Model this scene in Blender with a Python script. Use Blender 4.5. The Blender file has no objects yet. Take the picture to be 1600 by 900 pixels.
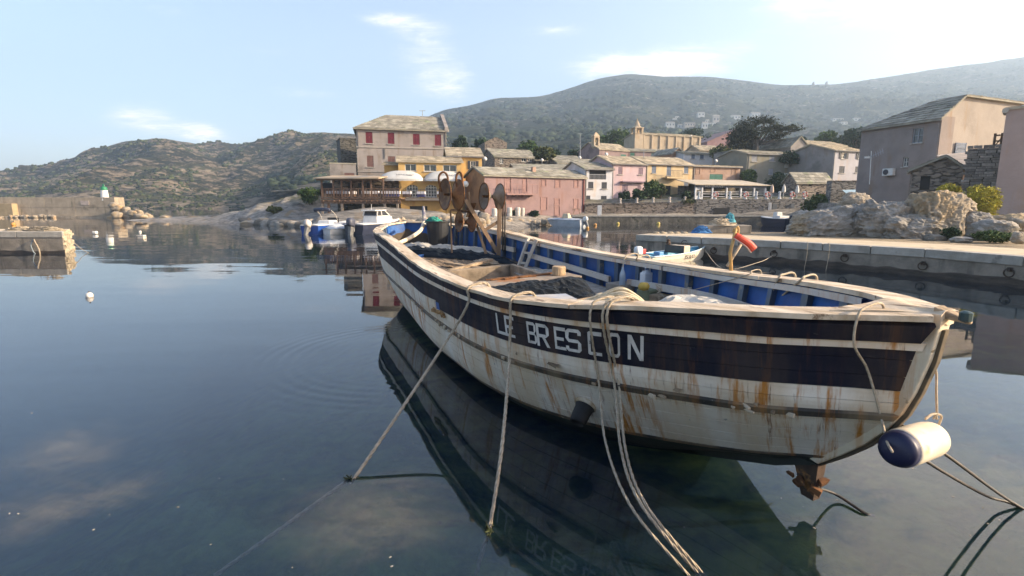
import bpy, bmesh, math, random
import numpy as np
from mathutils import Vector, Matrix
random.seed(7); RNG = np.random.default_rng(7)
SC = bpy.context.scene; COL = SC.collection
PI = math.pi; R = math.radians
# ------------------------------------------------------------------ camera, sky, sun, exposure
H = 2.5; FPX = 820.0; PITCH = math.atan(132/820.0)
cam = bpy.data.cameras.new('camera'); camo = bpy.data.objects.new('camera', cam); COL.objects.link(camo)
camo.location = (0, 0, H); camo.rotation_euler = (PI/2 - PITCH, 0, 0)
cam.sensor_width = 36; cam.lens = 36*FPX/1600; cam.clip_start = 0.05; cam.clip_end = 20000
SC.camera = camo
SUN_AZ, SUN_EL = R(98), R(21)          # azimuth clockwise from the view direction (+Y)
SUNV = Vector((math.sin(SUN_AZ)*math.cos(SUN_EL), math.cos(SUN_AZ)*math.cos(SUN_EL), math.sin(SUN_EL)))
sl = bpy.data.lights.new('sun', 'SUN'); so = bpy.data.objects.new('sun', sl); COL.objects.link(so)
sl.energy = 3.6; sl.angle = R(0.6); sl.color = (1, 0.86, 0.68)
so.rotation_euler = SUNV.to_track_quat('Z', 'Y').to_euler(); so.location = (60, 20, 60)
SC.view_settings.view_transform = 'Standard'; SC.view_settings.look = 'None'
SC.view_settings.exposure = 1.46; SC.view_settings.gamma = 1.0
SC.view_settings.use_white_balance = True; SC.view_settings.white_balance_temperature = 7500; SC.view_settings.white_balance_tint = 9
SC.render.engine = 'CYCLES'
SC.cycles.use_denoising = True; SC.cycles.max_bounces = 7; SC.cycles.diffuse_bounces = 3; SC.cycles.glossy_bounces = 4
SC.cycles.transmission_bounces = 3; SC.cycles.transparent_max_bounces = 10; SC.cycles.volume_bounces = 1
SC.cycles.sample_clamp_indirect = 6; SC.cycles.caustics_reflective = False; SC.cycles.caustics_refractive = False
W = bpy.data.worlds.new('World'); SC.world = W; W.use_nodes = True

class NT:                                   # small helper that writes node trees
    def __init__(s, nt): s.nt = nt; s.nt.nodes.clear()
    def n(s, t, **kw):
        x = s.nt.nodes.new(t)
        for k, v in kw.items(): setattr(x, k, v)
        return x
    def put(s, sock, v):
        if hasattr(v, 'is_output'): s.nt.links.new(v, sock)
        elif v is not None:
            if isinstance(v, (tuple, list)) and len(v) == 3 and sock.type == 'RGBA': v = (*v, 1)
            sock.default_value = v
    def m(s, op, a, b=None, c=None, clamp=False):
        x = s.n('ShaderNodeMath', operation=op, use_clamp=clamp)
        for i, v in enumerate((a, b, c)):
            if v is not None: s.put(x.inputs[i], v)
        return x.outputs[0]
    def mix(s, f, a, b, mode='MIX'):
        x = s.n('ShaderNodeMix', data_type='RGBA', blend_type=mode)
        s.put(x.inputs[0], f); s.put(x.inputs[6], a); s.put(x.inputs[7], b)
        return x.outputs[2]
    def noise(s, vec, scale, detail=4, rough=.55, dist=0, out='Fac'):
        x = s.n('ShaderNodeTexNoise'); s.put(x.inputs['Vector'], vec)
        x.inputs['Scale'].default_value = scale; x.inputs['Detail'].default_value = detail
        x.inputs['Roughness'].default_value = rough; x.inputs['Distortion'].default_value = dist
        return x.outputs[out]
    def ramp(s, f, p0, p1, a=(0, 0, 0), b=(1, 1, 1)):
        x = s.n('ShaderNodeValToRGB'); s.put(x.inputs[0], f)
        e = x.color_ramp.elements; e[0].position = p0; e[1].position = p1
        e[0].color = (*a, 1); e[1].color = (*b, 1)
        return x.outputs[0]
    def step(s, v, a, b):
        x = s.n('ShaderNodeMapRange', interpolation_type='SMOOTHSTEP'); s.put(x.inputs[0], v)
        x.inputs[1].default_value = a; x.inputs[2].default_value = b
        return x.outputs[0]
    def vmap(s, vec, scale=(1, 1, 1), rot=(0, 0, 0), loc=(0, 0, 0)):
        x = s.n('ShaderNodeMapping'); s.put(x.inputs[0], vec)
        x.inputs[1].default_value = loc; x.inputs[2].default_value = rot; x.inputs[3].default_value = scale
        return x.outputs[0]

def build_world():
    t = NT(W.node_tree)
    sky = t.n('ShaderNodeTexSky', sky_type='NISHITA', sun_disc=False)
    sky.sun_elevation = SUN_EL; sky.sun_rotation = SUN_AZ; sky.air_density = 1.0; sky.dust_density = 2.4; sky.ozone_density = 3.6
    g = t.n('ShaderNodeTexCoord').outputs['Generated']
    xyz = t.n('ShaderNodeSeparateXYZ'); t.put(xyz.inputs[0], g)
    x, y, z = xyz.outputs
    az = t.m('ARCTAN2', x, y); el = t.m('ARCSINE', z)
    # clouds: wisps that sit where the photograph has them; the noise is laid on a cloud plane
    zc = t.m('ADD', t.m('MAXIMUM', z, 0.0), .12)
    cv = t.n('ShaderNodeCombineXYZ'); t.put(cv.inputs[0], t.m('DIVIDE', x, zc)); t.put(cv.inputs[1], t.m('DIVIDE', y, zc))
    nz = t.noise(cv.outputs[0], 2.6, 8, .62, .4)
    nf = t.noise(t.vmap(cv.outputs[0], (1, 2.2, 1), (0, 0, .5)), 6.0, 9, .72, 1.2)
    tot = None
    # (azimuth, elevation, half width, half height, amount) in degrees
    for a, e, wa, we, amt in ((-9, 14.2, 4.8, 3.4, .62), (-6, 11.6, 3, 1.6, .5), (14, 13.4, 9, 2.0, 1.0), (19, 21.5, 3, 1.5, .9), (36, 16, 10, 2.2, .6),
                              (27, 18, 5, 2, .5), (-34, 7.6, 2.6, 1.3, .75), (-42, 20, 5, 2.2, .8), (-29.5, 6.4, 2.0, 1.0, .7), (-24, 14, 6, 1, .3), (-40, 5, 14, 2.5, .35), (-20, 10.5, 7, .8, .45), (-12, 17.5, 5, .9, .5), (4, 17, 6, 1, .45), (30, 21, 5, 1, .6), (-33, 16, 7, .9, .4),
                              (-16, 32, 12, 5, 1.0), (-42, 24.5, 9, 2.0, .9), (46, 30, 15, 8, 1.5), (36, 23, 9, 3, 1.0), (54, 40, 20, 8, 1.4), (62, 24, 14, 8, 1.2), (0, 42, 10, 5, .6), (150, 25, 40, 8, .6), (-120, 22, 40, 7, .6)):
        u = t.m('DIVIDE', t.m('SUBTRACT', az, R(a)), R(wa)); v = t.m('DIVIDE', t.m('SUBTRACT', el, R(e)), R(we))
        r2 = t.m('ADD', t.m('MULTIPLY', u, u), t.m('MULTIPLY', v, v))
        k = t.m('MULTIPLY', t.m('EXPONENT', t.m('MULTIPLY', r2, -1.0)), amt)
        tot = k if tot is None else t.m('ADD', tot, k)
    dens = t.m('MULTIPLY', tot, t.m('ADD', t.m('MULTIPLY', t.m('MULTIPLY', nz, nf), 1.9), t.m('MULTIPLY', nf, .18)))
    mask = t.m('MULTIPLY', t.step(dens, .16, .78), .80)
    base = t.mix(1.0, sky.outputs[0], (1.06, .965, .965), 'MULTIPLY'); col = t.mix(mask, base, (7.2, 6.4, 5.9))
    bg = t.n('ShaderNodeBackground'); t.put(bg.inputs[0], col); bg.inputs[1].default_value = 0.15
    o = t.n('ShaderNodeOutputWorld'); t.nt.links.new(bg.outputs[0], o.inputs[0])
build_world()

# ------------------------------------------------------------------ pixel of the 1600 px photograph -> place in the world
CP, SP = math.cos(PITCH), math.sin(PITCH)
def ray(px, py):
    a, b = px - 800.0, py - 450.0
    return Vector((a, FPX*CP - b*SP, -(FPX*SP + b*CP)))/FPX
def at(px, py, Y):
    r = ray(px, py); k = Y/r.y
    return Vector((r.x*k, Y, H + r.z*k))
def on(px, py, z=0.0):
    r = ray(px, py); k = (z - H)/r.z
    return Vector((r.x*k, r.y*k, z))

# ------------------------------------------------------------------ noise in numpy
def _h(i, j, k, seed):
    n = (i*374761393 + j*668265263 + k*2147483647 + seed*974634) & 0xffffffff
    n = ((n ^ (n >> 13))*1274126177) & 0xffffffff
    return ((n ^ (n >> 16)) & 0xffff)/65535.0
def vnoise(p, seed=0):
    p = np.asarray(p, float); i = np.floor(p).astype(np.int64); f = p - i; f = f*f*(3 - 2*f)
    r = 0
    for dx in (0, 1):
        for dy in (0, 1):
            for dz in (0, 1):
                w = (f[..., 0] if dx else 1 - f[..., 0])*(f[..., 1] if dy else 1 - f[..., 1])*(f[..., 2] if dz else 1 - f[..., 2])
                r = r + w*_h(i[..., 0] + dx, i[..., 1] + dy, i[..., 2] + dz, seed)
    return r
def fbm(p, octs=4, seed=0, gain=.5, ridged=False):
    p = np.asarray(p, float); a, s, tot = 1.0, 0, 0
    for o in range(octs):
        v = vnoise(p*(2**o), seed + o)*2 - 1
        if ridged: v = 1 - 2*np.abs(v)
        s = s + a*v; tot += a; a *= gain
    return s/tot

# ------------------------------------------------------------------ mesh building
class MB:
    def __init__(s): s.v = []; s.f = []; s.m = []; s.t = []
    def add(s, vs, fs, mi=0, tint=None):
        k = len(s.v); s.v.extend([tuple(q) for q in vs]); s.f.extend([tuple(i + k for i in f) for f in fs]); s.m.extend([mi]*len(fs))
        s.t.extend([1.0 if tint is None else tint]*len(vs))
        return s
    def box(s, c, d, mi=0, rot=0, tint=None, taper=1.0):
        hx, hy, hz = d[0]/2, d[1]/2, d[2]/2; cr, sr = math.cos(rot), math.sin(rot); vs = []
        for zz, k in ((-hz, 1), (hz, taper)):
            for x, y in ((-hx, -hy), (hx, -hy), (hx, hy), (-hx, hy)):
                x *= k; y *= k
                vs.append((c[0] + x*cr - y*sr, c[1] + x*sr + y*cr, c[2] + zz))
        return s.add(vs, [(3, 2, 1, 0), (4, 5, 6, 7), (0, 1, 5, 4), (1, 2, 6, 5), (2, 3, 7, 6), (3, 0, 4, 7)], mi, tint)
    def hexa(s, vs, mi=0, tint=None):       # 8 corners, bottom four then top four
        return s.add(vs, [(3, 2, 1, 0), (4, 5, 6, 7), (0, 1, 5, 4), (1, 2, 6, 5), (2, 3, 7, 6), (3, 0, 4, 7)], mi, tint)
    def slab(s, quad, th, mi=0, tint=None): # a quad thickened along its own normal, downwards
        q = [Vector(p) for p in quad]; n = (q[1] - q[0]).cross(q[3] - q[0]); n.normalize()
        return s.hexa([p - n*th for p in q] + q, mi, tint)
    def bar(s, a, b, w, h=None, mi=0, up=(0, 0, 1), tint=None):
        a, b = Vector(a), Vector(b); h = h or w; d = (b - a).normalized(); u = Vector(up)
        if abs(d.dot(u)) > .97: u = Vector((0, 1, 0)) if abs(d.y) < .9 else Vector((1, 0, 0))
        r = d.cross(u).normalized(); u = r.cross(d)
        o = [(-1, -1), (1, -1), (1, 1), (-1, 1)]
        vs = [p + r*(x*w/2) + u*(y*h/2) for p in (a, b) for x, y in o]
        return s.add(vs, [(0, 1, 2, 3), (7, 6, 5, 4), (4, 5, 1, 0), (5, 6, 2, 1), (6, 7, 3, 2), (7, 4, 0, 3)], mi, tint)
    def tube(s, path, rad, n=6, mi=0, caps=True, tint=None):
        P = [Vector(p) for p in path]; rs = rad if hasattr(rad, '__len__') else [rad]*len(P)
        d0 = (P[1] - P[0]).normalized(); u = d0.orthogonal().normalized(); vs = []
        for i, p in enumerate(P):
            d = (P[min(i + 1, len(P) - 1)] - P[max(i - 1, 0)]).normalized()
            u = (u - d*u.dot(d)); u = u.normalized() if u.length > 1e-6 else d.orthogonal().normalized(); w = d.cross(u)
            for k in range(n):
                a = 2*PI*k/n; vs.append(p + (u*math.cos(a) + w*math.sin(a))*rs[i])
        fs = [(i*n + k, i*n + (k + 1) % n, (i + 1)*n + (k + 1) % n, (i + 1)*n + k) for i in range(len(P) - 1) for k in range(n)]
        if caps: fs += [tuple(range(n - 1, -1, -1)), tuple((len(P) - 1)*n + k for k in range(n))]
        return s.add(vs, fs, mi, tint)
    def lathe(s, prof, c=(0, 0, 0), n=16, mi=0, M=None, tint=None):   # prof: (radius, height)
        vs = []
        for r_, z_ in prof:
            for k in range(n):
                a = 2*PI*k/n; q = Vector((r_*math.cos(a), r_*math.sin(a), z_))
                if M is not None: q = M @ q
                vs.append(q + Vector(c))
        m = len(prof)
        fs = [(i*n + k, i*n + (k + 1) % n, (i + 1)*n + (k + 1) % n, (i + 1)*n + k) for i in range(m - 1) for k in range(n)]
        fs += [tuple(range(n - 1, -1, -1)), tuple((m - 1)*n + k for k in range(n))]
        return s.add(vs, fs, mi, tint)
    def grid(s, pts, mi=0, tint=None, closed=False):    # rows of points
        nr, nc = len(pts), len(pts[0]); vs = [p for r_ in pts for p in r_]
        fs = [(i*nc + j, i*nc + (j + 1) % nc, (i + 1)*nc + (j + 1) % nc, (i + 1)*nc + j) for i in range(nr - 1) for j in range(nc if closed else nc - 1)]
        return s.add(vs, fs, mi, tint)
    def build(s, name, mats, parent=None, smooth=False, local=False, kind=None, label=None, tint=False, bevel=0):
        me = bpy.data.meshes.new(name)
        vs = s.v
        if parent is not None and not local:
            mi = parent_matrix(parent).inverted(); vs = [mi @ Vector(q) for q in vs]
        me.from_pydata([tuple(q) for q in vs], [], s.f)
        for x in (mats if isinstance(mats, (list, tuple)) else [mats]): me.materials.append(x)
        me.polygons.foreach_set('material_index', s.m)
        if smooth: me.polygons.foreach_set('use_smooth', [True]*len(s.f))
        if tint:
            at_ = me.attributes.new('tint', 'FLOAT', 'POINT'); at_.data.foreach_set('value', s.t)
        me.update()
        o = bpy.data.objects.new(name, me); COL.objects.link(o)
        if parent is not None: o.parent = parent
        if kind: o['kind'] = kind
        if label: o['label'] = label
        if bevel:
            b = o.modifiers.new('bevel', 'BEVEL'); b.width = bevel; b.segments = 2; b.limit_method = 'ANGLE'; b.angle_limit = R(40)
        return o
def parent_matrix(o):
    m = o.matrix_basis.copy()
    while o.parent is not None:
        o = o.parent; m = o.matrix_basis @ m
    return m
def np_mesh(name, V, F, mats, parent=None, smooth=False, kind=None, attr=None, mi=None):
    me = bpy.data.meshes.new(name); V = np.asarray(V, np.float32); F = np.asarray(F, np.int32); k = F.shape[1]
    if parent is not None:
        M = np.array(parent_matrix(parent).inverted()); V = V @ M[:3, :3].T + M[:3, 3]
    me.vertices.add(len(V)); me.vertices.foreach_set('co', V.astype(np.float32).ravel())
    me.loops.add(F.size); me.loops.foreach_set('vertex_index', F.ravel())
    me.polygons.add(len(F)); me.polygons.foreach_set('loop_start', np.arange(0, F.size, k, dtype=np.int32))
    try: me.polygons.foreach_set('loop_total', np.full(len(F), k, np.int32))
    except Exception: pass
    for x in (mats if isinstance(mats, (list, tuple)) else [mats]): me.materials.append(x)
    if mi is not None: me.polygons.foreach_set('material_index', np.asarray(mi, np.int32))
    if smooth: me.polygons.foreach_set('use_smooth', np.ones(len(F), bool))
    if attr is not None:
        a = me.attributes.new('tint', 'FLOAT', 'POINT'); a.data.foreach_set('value', np.asarray(attr, np.float32))
    me.update(); me.validate()
    o = bpy.data.objects.new(name, me); COL.objects.link(o)
    if parent is not None: o.parent = parent
    if kind: o['kind'] = kind
    return o
def thing(name, label, cat, loc=(0, 0, 0), rotz=0.0, group=None, tilt=0.0):
    o = bpy.data.objects.new(name, None); COL.objects.link(o); o.empty_display_size = .2
    o.location = loc; o.rotation_euler = (tilt, 0, rotz); o['label'] = label; o['category'] = cat
    if group: o['group'] = group
    return o
def tag(o, label, cat, group=None):
    o['label'] = label; o['category'] = cat
    if group: o['group'] = group
    return o
def struct(o): o['kind'] = 'structure'; return o
def dup(root, loc, rotz=None, label=None, group=None, scale=None):
    r = root.copy(); COL.objects.link(r); r.location = loc
    if rotz is not None: r.rotation_euler = (0, 0, rotz)
    if scale: r.scale = (scale,)*3
    if label: r['label'] = label
    if group: r['group'] = group
    for ch in list(root.children):
        c = ch.copy(); COL.objects.link(c); c.parent = r
        for g in list(ch.children):
            d = g.copy(); COL.objects.link(d); d.parent = c
    return r

# ------------------------------------------------------------------ materials
MATS = {}
def mat(name, c1, c2=None, scale=6.0, rough=.8, bump=0.0, bscale=None, stretch=(1, 1, 1), spots=None, spot_scale=3.0, spot_at=(.58, .7), metal=0.0, spec=.4, tint=False, rnd=0.0, detail=5, dist=.0, lo=.35, hi=.65, streak=None, coords='Object'):
    if name in MATS: return MATS[name]
    m = bpy.data.materials.new(name); m.use_nodes = True; t = NT(m.node_tree)
    out = t.n('ShaderNodeOutputMaterial'); b = t.n('ShaderNodeBsdfPrincipled'); t.nt.links.new(b.outputs[0], out.inputs[0])
    co = t.n('ShaderNodeTexCoord').outputs[coords]; vec = t.vmap(co, stretch)
    n1 = t.noise(vec, scale, detail, .6, dist)
    c2 = c2 or tuple(x*.75 for x in c1)
    col = t.ramp(n1, lo, hi, c2, c1)
    if spots:
        n2 = t.noise(t.vmap(co, stretch, loc=(3.1, 7.7, 1.3)), spot_scale, 6, .65)
        col = t.mix(t.step(n2, *spot_at), col, spots)
    if streak:      # rain stains running down: (colour, scale, from, to)
        n3 = t.noise(t.vmap(co, (1, 1, .12)), streak[1], 5, .6); n4 = t.noise(co, streak[1]*.4, 3)
        col = t.mix(t.m('MULTIPLY', t.step(n3, streak[2], streak[3]), t.step(n4, .4, .62)), col, streak[0])
    if tint:
        a = t.n('ShaderNodeAttribute', attribute_name='tint'); col = t.mix(1.0, col, a.outputs['Fac'], 'MULTIPLY')
    if rnd:
        oi = t.n('ShaderNodeObjectInfo'); f = t.m('ADD', t.m('MULTIPLY', oi.outputs['Random'], 2*rnd), 1 - rnd)
        cc = t.n('ShaderNodeCombineColor')
        for i in range(3): t.put(cc.inputs[i], f)
        col = t.mix(1.0, col, cc.outputs[0], 'MULTIPLY')
    t.put(b.inputs['Base Color'], col)
    rr = t.m('ADD', t.m('MULTIPLY', n1, .25), rough - .12, clamp=True); t.put(b.inputs['Roughness'], rr)
    b.inputs['Metallic'].default_value = metal; b.inputs['Specular IOR Level'].default_value = spec
    if bump:
        nb = t.noise(vec, bscale or scale*3, 6, .65)
        bp = t.n('ShaderNodeBump'); bp.inputs['Strength'].default_value = 1.0; bp.inputs['Distance'].default_value = bump
        t.put(bp.inputs['Height'], nb); t.nt.links.new(bp.outputs[0], b.inputs['Normal'])
    MATS[name] = m
    return m

_ORD = 'first second third fourth fifth sixth seventh eighth ninth tenth eleventh twelfth thirteenth fourteenth fifteenth sixteenth seventeenth eighteenth nineteenth twentieth'.split()
def nth(i): return _ORD[i] if i < 20 else ('twenty ' + _ORD[i - 20] if i < 29 else 'thirtieth' if i == 29 else 'thirty ' + _ORD[i - 30])
# ================================================================== THE SETTING
def attr_mix(t, name):
    return t.n('ShaderNodeAttribute', attribute_name=name).outputs['Fac']
def water_mat():
    m = bpy.data.materials.new('harbour_water'); m.use_nodes = True; t = NT(m.node_tree)
    out = t.n('ShaderNodeOutputMaterial'); co = t.n('ShaderNodeTexCoord').outputs['Object']
    n1 = t.noise(t.vmap(co, (.35, 1.5, 1), (0, 0, R(8))), 1.0, 3, .5)
    n2 = t.noise(t.vmap(co, (.10, .42, 1), (0, 0, R(-6))), 1.0, 2, .5)
    patch = t.step(t.noise(t.vmap(co, (.02, .055, 1)), 1.0, 3, .5), .44, .62)     # calm and ruffled patches
    # rings spreading where a fish broke the surface
    sp = t.n('ShaderNodeSeparateXYZ'); t.put(sp.inputs[0], co)
    c = on(640, 545); dx = t.m('SUBTRACT', sp.outputs[0], c.x); dy = t.m('SUBTRACT', sp.outputs[1], c.y - .3)
    rad = t.m('SQRT', t.m('ADD', t.m('MULTIPLY', dx, dx), t.m('MULTIPLY', dy, dy)))
    env = t.m('EXPONENT', t.m('MULTIPLY', t.m('POWER', t.m('DIVIDE', t.m('SUBTRACT', rad, 2.0), .5), 2.0), -1.0))
    ring = t.m('MULTIPLY', t.m('SINE', t.m('MULTIPLY', rad, 30.0)), t.m('MULTIPLY', t.m('MULTIPLY', env, t.step(dx, .4, -.4)), .0009))
    h = t.m('ADD', t.m('MULTIPLY', t.m('MULTIPLY', n1, t.m('ADD', t.m('MULTIPLY', patch, .9), .1)), .012), t.m('ADD', t.m('MULTIPLY', n2, .016), ring))
    bp = t.n('ShaderNodeBump'); bp.inputs['Strength'].default_value = 1.0; bp.inputs['Distance'].default_value = 1.0; t.put(bp.inputs['Height'], h)
    fr = t.n('ShaderNodeFresnel'); fr.inputs[0].default_value = 1.5; t.nt.links.new(bp.outputs[0], fr.inputs[1])
    gl = t.n('ShaderNodeBsdfGlossy'); gl.inputs['Roughness'].default_value = 0.02; gl.inputs[0].default_value = (.97, .97, .97, 1); t.nt.links.new(bp.outputs[0], gl.inputs['Normal'])
    tr = t.n('ShaderNodeBsdfTransparent'); tr.inputs[0].default_value = (.93, .96, .94, 1)
    df = t.n('ShaderNodeBsdfDiffuse'); df.inputs[0].default_value = (.05, .14, .26, 1)
    body = t.n('ShaderNodeMixShader'); body.inputs[0].default_value = .07; t.nt.links.new(tr.outputs[0], body.inputs[1]); t.nt.links.new(df.outputs[0], body.inputs[2])
    mx = t.n('ShaderNodeMixShader'); t.nt.links.new(fr.outputs[0], mx.inputs[0]); t.nt.links.new(body.outputs[0], mx.inputs[1]); t.nt.links.new(gl.outputs[0], mx.inputs[2])
    t.nt.links.new(mx.outputs[0], out.inputs[0])
    va = t.n('ShaderNodeVolumeAbsorption'); va.inputs[0].default_value = (.08, .42, .50, 1); va.inputs[1].default_value = .32; t.nt.links.new(va.outputs[0], out.inputs['Volume'])
    return m
b = MB(); b.hexa([(-2800, -40, -7.6), (2800, -40, -7.6), (2800, 2250, -7.6), (-2800, 2250, -7.6), (-2800, -40, 0), (2800, -40, 0), (2800, 2250, 0), (-2800, 2250, 0)])
struct(b.build('water', water_mat()))

def sheet(name, xs, ys, hf, m, smooth=True):
    X, Y = np.meshgrid(xs, ys); Z = hf(X, Y); V = np.stack([X, Y, Z], -1).reshape(-1, 3)
    nx, ny = len(xs), len(ys); i, j = np.meshgrid(np.arange(nx - 1), np.arange(ny - 1)); a = (j*nx + i).ravel()
    F = np.stack([a, a + 1, a + nx + 1, a + nx], 1)
    return struct(np_mesh(name, V, F, m, smooth=smooth))
def sst(x, a, b):
    u = np.clip((x - a)/(b - a), 0, 1); return u*u*(3 - 2*u)
def seabed_z(X, Y):
    p = np.stack([X, Y, 0*X], -1)
    deep = sst(-X + .10*Y, 2, 16)
    return -.80 - 3.9*deep - .03*np.clip(Y, 0, 60)*(1 - deep) + .28*fbm(p*.5, 4, 3) + .10*fbm(p*2.2, 3, 9)
sheet('seabed', np.concatenate([[-2790, -300], np.linspace(-60, -10, 26), np.linspace(-9, 14, 93), [20, 60, 300, 2790]]), np.concatenate([[-40], np.linspace(-3, 14, 69), np.linspace(16, 70, 20), [200, 2240]]), seabed_z,
      mat('weedy_seabed', (.25, .28, .07), (.035, .055, .018), 1.6, .95, .05, 9, spots=(.10, .095, .05), spot_scale=1.1, spot_at=(.62, .75), spec=.1))

# ---- village ground: coast outline as a polygon, rising behind the quay
COAST = [(-60, 78), (-50, 75), (-41, 70), (-33, 65), (-27, 59), (-21, 54), (-14, 53), (-7, 53.5), (-3, 55), (1, 57.5), (5, 62), (8, 65.6), (36, 65.6), (35, 58), (27, 45), (20, 35), (15.5, 29.6), (8.2, 29.6), (6.6, 26.5), (11.6, 22.7), (14.6, 19), (16, 15.8), (19, 8), (120, -10), (160, 60), (160, 300), (-30, 300), (-46, 150), (-58, 95)]
def sdist(X, Y, poly):
    P = np.stack([X, Y], -1).reshape(-1, 2); d = np.full(len(P), 1e9); ins = np.zeros(len(P), bool)
    for k in range(len(poly)):
        a = np.array(poly[k], float); c = np.array(poly[(k + 1) % len(poly)], float); ac = c - a
        u = np.clip(((P - a) @ ac)/(ac @ ac), 0, 1); q = a + u[:, None]*ac
        d = np.minimum(d, np.hypot(*(P - q).T))
        cr_ = ((a[1] > P[:, 1]) != (c[1] > P[:, 1])) & (P[:, 0] < (c[0] - a[0])*(P[:, 1] - a[1])/((c[1] - a[1]) + 1e-12) + a[0])
        ins ^= cr_
    return np.where(ins, d, -d).reshape(X.shape)
def ground_z(X, Y):
    X = np.asarray(X, float); Y = np.asarray(Y, float)
    d = sdist(X, Y, COAST); p = np.stack([X, Y, 0*X], -1)
    vil = np.interp(Y, [60, 68.2, 69.2, 85, 100, 120, 160, 250, 400], [1.0, 1.02, 2.9, 5.2, 8.4, 11.4, 13.5, 16, 20])
    vil0 = np.interp(Y, [60, 72, 85, 100, 120, 160, 250, 400], [1.0, 1.2, 4.2, 8, 11.2, 13.5, 16, 20])
    vil = vil0 + (vil - vil0)*sst(X, 6, 9.6)
    rocky = np.interp(Y, [53, 58, 62, 66, 70, 85, 110, 160, 250, 400], [.5, .7, 1.0, 1.9, 3.8, 6.5, 9, 12, 14, 18])*np.interp(X, [-60, -43, -37, -30, -24, -15], [.03, .10, .30, .64, .92, 1.0])
    z = rocky + (vil - rocky)*sst(X, -11, -4)
    right = .92 + np.interp(np.hypot(X - 12, Y - 22), [0, 9, 22, 40, 70], [0, 0, .7, 1.5, 2.6])
    wr = sst(X - .75*(Y - 65) , 24, 34)*(1 - sst(Y, 60, 72))
    wr = np.where(Y < 56, 1.0, wr); z = z + (right - z)*wr
    rough = np.where((X < -4) & (Y < 110), 1.0, .15)*(1 - wr) + .03*wr
    st = fbm(np.stack([X*.16 + Y*.10, Y*.35 - X*.3, 0*X], -1), 5, 21, .6, True)
    rough = rough*np.interp(X, [-60, -43, -37, -30], [.08, .2, .5, 1])*(1 - .75*sst(X, -27, -23)*(1 - sst(Y, 62, 69)))*(1 - .9*sst(Y, 80, 98))
    z = z + rough*(1.15*st + .45*fbm(p*.9, 4, 5) + .35*fbm(np.stack([X*.7 + Y*.5, Y*1.6 - X*1.3, 0*X], -1), 4, 33, .6, True))*sst(d, 0, 6)
    edge = sst(d, -.2, np.where(X < 7, 3.5, .3))
    return np.where(d > -.2, z*edge + .25*edge*(1 - edge)*rough*fbm(p*1.5, 3, 8) - .3*(1 - edge), -.3 + np.clip(d*.5, -6, 0))
def terrain_mat():
    m = bpy.data.materials.new('village_ground'); m.use_nodes = True; t = NT(m.node_tree)
    out = t.n('ShaderNodeOutputMaterial'); b_ = t.n('ShaderNodeBsdfPrincipled'); t.nt.links.new(b_.outputs[0], out.inputs[0])
    co = t.n('ShaderNodeTexCoord').outputs['Object']
    rock = t.ramp(t.noise(t.vmap(co, (.35, 1.6, 3), (0, 0, R(-32))), 1.3, 7, .65), .32, .68, (.11, .10, .09), (.46, .41, .35))
    rock = t.mix(t.step(t.noise(co, .5, 5), .56, .72), rock, (.30, .22, .14))
    grass = t.ramp(t.noise(co, 1.8, 6, .7), .3, .7, (.03, .042, .016), (.085, .10, .04))
    sp = t.n('ShaderNodeSeparateXYZ'); t.put(sp.inputs[0], co)
    g = t.m('MULTIPLY', t.step(sp.outputs[2], 1.9, 3.8), t.step(t.noise(co, .32, 5, .6), .36, .52))
    g = t.m('MULTIPLY', g, t.m('ADD', t.m('MULTIPLY', t.step(sp.outputs[1], 52, 60), .9), .1))
    col = t.mix(g, rock, grass)
    sand = t.ramp(t.noise(co, 3.0, 7, .7), .3, .7, (.33, .25, .16), (.45, .35, .23))
    near = t.m('SUBTRACT', 1.0, t.step(sp.outputs[1], 44, 52))
    col = t.mix(near, col, sand); t.put(b_.inputs['Base Color'], col); b_.inputs['Roughness'].default_value = .95
    bp = t.n('ShaderNodeBump'); bp.inputs['Distance'].default_value = .30; t.put(bp.inputs['Height'], t.noise(t.vmap(co, (.5, 2, 3), (0, 0, R(-32))), 3.0, 7, .7))
    t.nt.links.new(bp.outputs[0], b_.inputs['Normal'])
    return m
sheet('ground', np.concatenate([np.linspace(-62, -6, 160), np.linspace(-5.5, 62, 130), np.linspace(64, 160, 30)]), np.concatenate([np.linspace(-10, 52, 50), np.linspace(53, 90, 110), np.linspace(91, 170, 60), np.linspace(176, 300, 20)]), ground_z, terrain_mat())
def gz(x, y): return float(ground_z(np.array([x]), np.array([y]))[0])

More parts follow.
